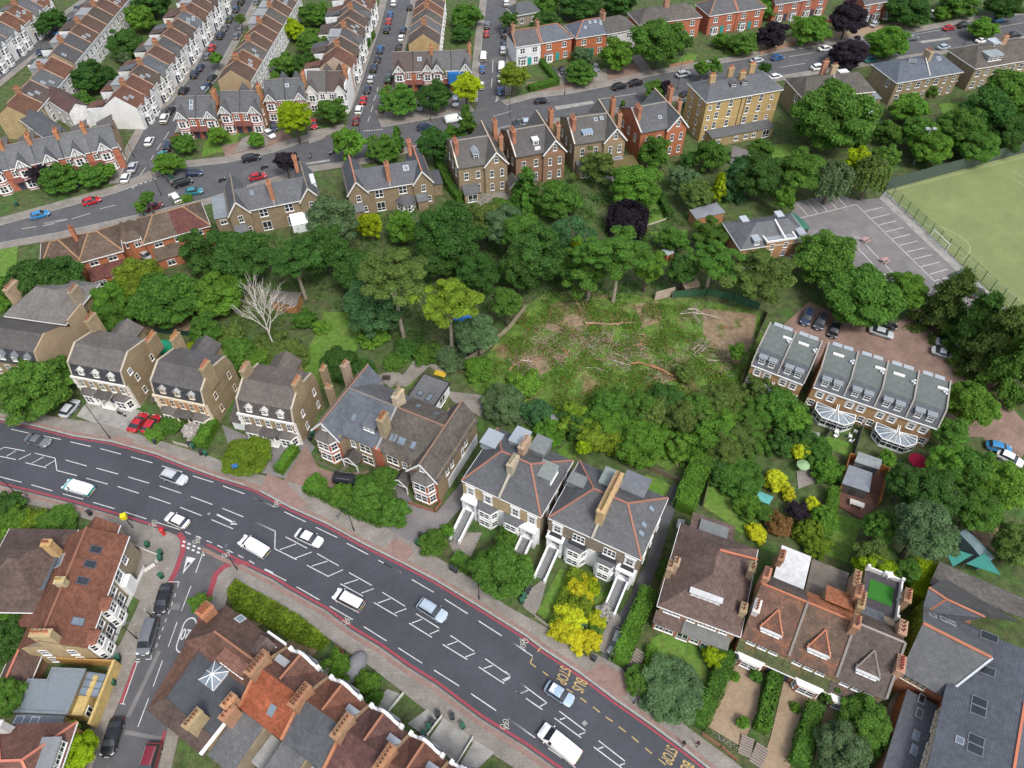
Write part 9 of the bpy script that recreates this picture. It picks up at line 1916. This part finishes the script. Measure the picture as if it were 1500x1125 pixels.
# lamp posts, signs and boxes
def lamp(px, h, label, arm=1.4, ang=0.0):
 g = G(px); t = thing('street_lamp', label, 'street lamp', (g.x, g.y, .1), ang, 'street lamps')
 m = MB(); m.tube((0, 0, 0), (0, 0, 1.2), .11, .09, 8); m.tube((0, 0, 1.2), (0, 0, h), .075, .045, 8); m.bar((0, 0, h), (arm, 0, h + .15), .06); m.build('post', 'metal', t, (.035, .035, .04))
 m = MB(); m.box(arm - .1, -.13, h + .08, arm + .6, .13, h + .22, 0, True); m.build('lamp_head', 'metal', t, (.12, .12, .125))
for x, y, h, l, a in ((162, 643, 9.8, 'tall black lamp post in front of the first villa forecourt', -1.9), (519, 778, 7, 'black lamp post by the long front hedge', -2.2), (26, 725, 7, 'black lamp post on the lower pavement at far left', 1.2), (928, 1031, 6.5, 'black lamp post by the silvery shrub', -2.2), (702, 878, 6, 'black lamp post beside the clipped dome', -2.2), (531, 216, 8, 'lamp post on the back road by the second slate semis', -1.6), (631, 177, 7, 'lamp post at the kerb by two round dark trees', -1.6), (237, 287, 8, 'lamp post near the left street junction', 1.6), (827, 140, 7, 'lamp post beside the clipped hedge on the back road', -1.6), (747, 172, 8, 'lamp post at the right street junction', 1.6), (992, 131, 8, 'lamp post left of the yellow block', 1.6), (1411, 67, 8, 'lamp post in the upper right of the back road', 1.6), (197, 231, 7, 'lamp post by the end gabled house', 0), (348, 835, 6, 'black pole on the pavement corner of the side street', 1.6), (201, 936, 5, 'thin pole by the white front wall', .3)):
 lamp((x, y), h, l, 1.4 if h > 6.2 else .5, a)
g = G((1338, 241)); t = thing('floodlight', 'tall grey floodlight by the sports pitch', 'floodlight', g); m = MB(); m.tube((0, 0, 0), (0, 0, 9.6), .16, .1, 10); m.bar((-1, 0, 9.6), (1, 0, 9.6), .12); m.build('mast', 'metal', t, (.4, .42, .42))
for x in (-.8, .8): m = MB(); m.box(x - .45, -.35, 9.55, x + .45, .35, 9.85, 0, True); m.build('lamp_head', 'metal', t, (.4, .44, .48))
def pole_box(px, h, name, label, cat, bw, bh, col, pc=(.03, .03, .03), flat=.25):
 g = G(px); t = thing(name, label, cat, (g.x, g.y, ZP), .4); m = MB(); m.tube((0, 0, 0), (0, 0, h), .08, .07, 8); m.build('post', 'metal', t, pc)
 m = MB(); m.box(-bw / 2, -flat / 2, h, bw / 2, flat / 2, h + bh, 0, True); m.build('housing', 'trim', t, col)
pole_box((195.5, 774), 3.2, 'speed_camera', 'yellow speed camera on a black pole by the corner house', 'speed camera', .8, .8, (.75, .6, .02), flat=.8); pole_box((352, 698), 2.6, 'road_sign', 'blue road sign at the mouth of the dark drive', 'sign', .9, .9, (.05, .16, .42), flat=.06); pole_box((222, 903), 2, 'bin_post', 'short post by the parked black saloon', 'post', .3, .4, (.3, .3, .3))
g = G((241, 783)); t = thing('post_box', 'red pillar post box on the corner pavement', 'post box', (g.x, g.y, ZP)); m = MB(); m.tube((0, 0, 0), (0, 0, 1.45), .3, .3, 14); m.dome((0, 0, 1.5), .36, .36, .18, 14, 4); m.tube((0, 0, 1.4), (0, 0, 1.5), .36, .36, 14); m.build('body', 'car_paint', t, (.55, .01, .015)); m = MB(); m.box(-.15, -.32, 1.15, .15, -.28, 1.22, 0, True); m.build('slot', 'rubber', t)
BK, BG, BB = (.02, .022, .025), (.015, .065, .04), (.03, .1, .22)
if True:
 b0 = MB(); b0.prism([(-.28, -.33), (.28, -.33), (.28, .3), (-.28, .3)], .05, .95); l0 = MB(); l0.slab([(-.31, -.4, .98), (.31, -.4, .98), (.31, .34, 1.08), (-.31, .34, 1.08)], .06); w0 = MB(); w0.tube((-.3, .3, .1), (.3, .3, .1), .1, .1, 8)
 BM = b0.mesh('body', ['trim']), l0.mesh('lid', ['trim']), w0.mesh('wheel', ['rubber'])
CN = {BK: 'black', BG: 'green', BB: 'blue'}
def bins(rc, where, *P):
 for k, (x, y, c) in enumerate(P):
  g = G(T(rc, (x, y))[0], .6); t = thing('wheelie_bin', '%s wheelie bin, %s of %d %s' % (CN[c], ORD[k], len(P), where), 'bin', (g.x, g.y, .1), rnd.uniform(-.5, .5) + .6, 'wheelie bins')
  link('body', BM[0], t, c); link('lid', BM[1], t, tuple(q * 1.5 for q in c)); link('wheel', BM[2], t)
bins('20', 'by the hedge between villas', (1040, 418, BK), (1060, 425, BG), (1105, 460, BK), (1128, 465, BG), (850, 400, BK)); bins('32', 'beside the clipped dome', (128, 135, BK), (118, 155, BK), (105, 180, BG), (92, 205, BG)); bins('32', 'before the yellow border', (370, 455, BG), (440, 490, BK), (487, 522, BK)); bins('30', 'by the yellow courtyard wall', (648, 520, BG), (640, 550, BG), (622, 585, BK), (614, 612, BK), (620, 655, BG)); bins('31', 'in the bin yard', (1018, 828, BK), (985, 870, BK), (968, 900, BG), (940, 935, BG), (1097, 842, BK), (1153, 893, BG)); bins('21', 'at the grey drive', (905, 955, BG), (925, 915, BK), (945, 990, BG)); bins('21', 'below the small front hedge', (1095, 1095, BK), (1115, 1105, BK)); bins('20', 'on the corner forecourt', (808, 965, BG), (880, 1010, BG), (878, 1040, BG)); bins('32', 'on the round lawn edge', (1080, 475, BG), (1110, 465, BB), (668, 590, BK), (682, 575, BK)); bins('00', 'on the kerb left of the gabled row', (90, 1120, BG)); bins('20', 'on the lower pavement', (490, 792, BK)); bins('30', 'on the corner house pavement', (882, 70, BG)); bins('21', 'beside the villa passage', (315, 380, BK), (330, 355, BG))
# bare white tree
g = G((405, 515)); t = thing('bare_tree', 'bare white barked tree standing alone left of the small lawn', 'tree', g)
m = MB(); rr = random.Random(12)
def limb(p, d, L, r, dep):
 q = p + d * L; m.tube(p, q, r, r * .68, 6, cap=dep == 0)
 if dep == 0: return
 for k in range(3 if dep > 2 else 2):
  e = (d + Vector((rr.uniform(-1, 1), rr.uniform(-1, 1), rr.uniform(-.25, .6))) * .62).normalized(); limb(q if k else p.lerp(q, .7), e, L * rr.uniform(.62, .85), r * .66, dep - 1)
limb(Vector((0, 0, 0)), Vector((-.06, .05, 1)).normalized(), 4.6, .19, 6); m.build('branches', 'bark', t, (.52, .48, .43))
# felled trunks and cut branches on the cleared land
for k, (x0, y0, x1, y1, r, c) in enumerate(((440, 770, 560, 775, .28, 0), (560, 775, 720, 765, .16, 0), (800, 1005, 920, 1060, .3, 1), (690, 990, 800, 1005, .2, 1), (1000, 690, 1090, 715, .16, 2), (1030, 710, 1190, 745, .14, 2), (960, 715, 1040, 705, .12, 2), (1020, 915, 1080, 870, .1, 2), (1040, 930, 1090, 885, .1, 2), (1060, 940, 1110, 895, .1, 2), (1030, 925, 1100, 875, .08, 2), (380, 640, 420, 720, .1, 0), (350, 600, 430, 720, .08, 0), (400, 610, 440, 715, .08, 0), (80, 970, 160, 980, .12, 2), (130, 975, 200, 960, .08, 1), (20, 1030, 90, 980, .12, 1), (560, 960, 690, 1000, .09, 2), (600, 930, 700, 985, .08, 2), (480, 960, 560, 975, .08, 0), (740, 860, 750, 910, .12, 0), (700, 890, 800, 885, .1, 1), (1110, 970, 1200, 970, .09, 2), (1190, 945, 1260, 965, .09, 2), (310, 900, 360, 960, .1, 1), (320, 960, 370, 900, .08, 1), (610, 780, 640, 760, .2, 0), (900, 1075, 960, 1065, .12, 1), (440, 1010, 560, 1035, .08, 2), (1180, 790, 1250, 780, .08, 1))):
 a, b = [G(p) for p in T('12', (x0, y0), (x1, y1))]
 t = thing('fallen_branch' if r < .18 else 'felled_trunk', '%s %s lying on the cleared land' % (['brown', 'reddish', 'bleached grey'][c], 'cut branch' if r < .18 else 'felled trunk'), 'log', a + Vector((0, 0, r + .1)), 0, 'felled timber on the cleared land'); C_ = ((.3, .2, .12), (.33, .16, .08), (.42, .37, .31))[c]
 m = MB(); d = b - a; mid = d * .5 + Vector((rr.uniform(-.4, .4), rr.uniform(-.4, .4), .25)); m.tube((0, 0, 0), mid, r, r * .8, 8); m.tube(mid, d, r * .8, r * .45, 8)
 for j in range(4): p = d * rr.uniform(.4, 1); m.tube(p, p + Vector((rr.uniform(-1.2, 1.2), rr.uniform(-1.2, 1.2), rr.uniform(.1, .8))), r * .35, .02, 5)
 m.build('wood', 'bark', t, C_)
for c0, k0 in (((.26, .17, .1), 1), ((.36, .3, .24), 2)):
 m = MB(); q_ = random.Random(k0)
 for x, y, n in ((430, 600, 60), (740, 905, 50), (220, 850, 60), (460, 870, 70), (330, 930, 40), (1060, 720, 60), (1070, 905, 30), (860, 1040, 60), (620, 960, 70), (100, 990, 50), (1200, 960, 50), (950, 960, 40), (560, 850, 50)):
  c = G(T('12', (x, y))[0])
  for i in range(n):
   p = c + Vector((q_.gauss(0, 1.6), q_.gauss(0, 1.6), q_.uniform(.05, .5))); a = q_.uniform(0, 6.28); L_ = q_.uniform(.5, 1.6)
   m.bar(p, p + Vector((math.cos(a) * L_, math.sin(a) * L_, q_.uniform(-.1, .4))), .05)
 tag(m.build('brushwood', 'bark', None, c0), '%s cut twigs heaped over the cleared land' % ['brown', 'bleached'][k0 - 1], 'brushwood', kind='stuff')
# garden steps
for p, q, l in ((T('32', (1330, 960))[0], T('32', (1310, 1060))[0], 'broad garden steps beside the first gravel garden'), (T('32', (1410, 1010))[0], T('32', (1370, 1110))[0], 'broad garden steps below the second gravel garden'), (T('32', (745, 490))[0], T('32', (690, 590))[0], 'garden steps beside the alley hedge')):
 a, b = G(p), G(q); t = thing('garden_steps', l, 'steps', (a.x, a.y, 0), math.atan2((b - a).y, (b - a).x)); L_ = (b - a).length; m = MB()
 for k in range(8): m.box(L_ * k / 8, -.8, 0, L_ * (k + .8) / 8, .8, .55 - k * .055)
 m.build('treads', 'render', t, (.24, .2, .17))
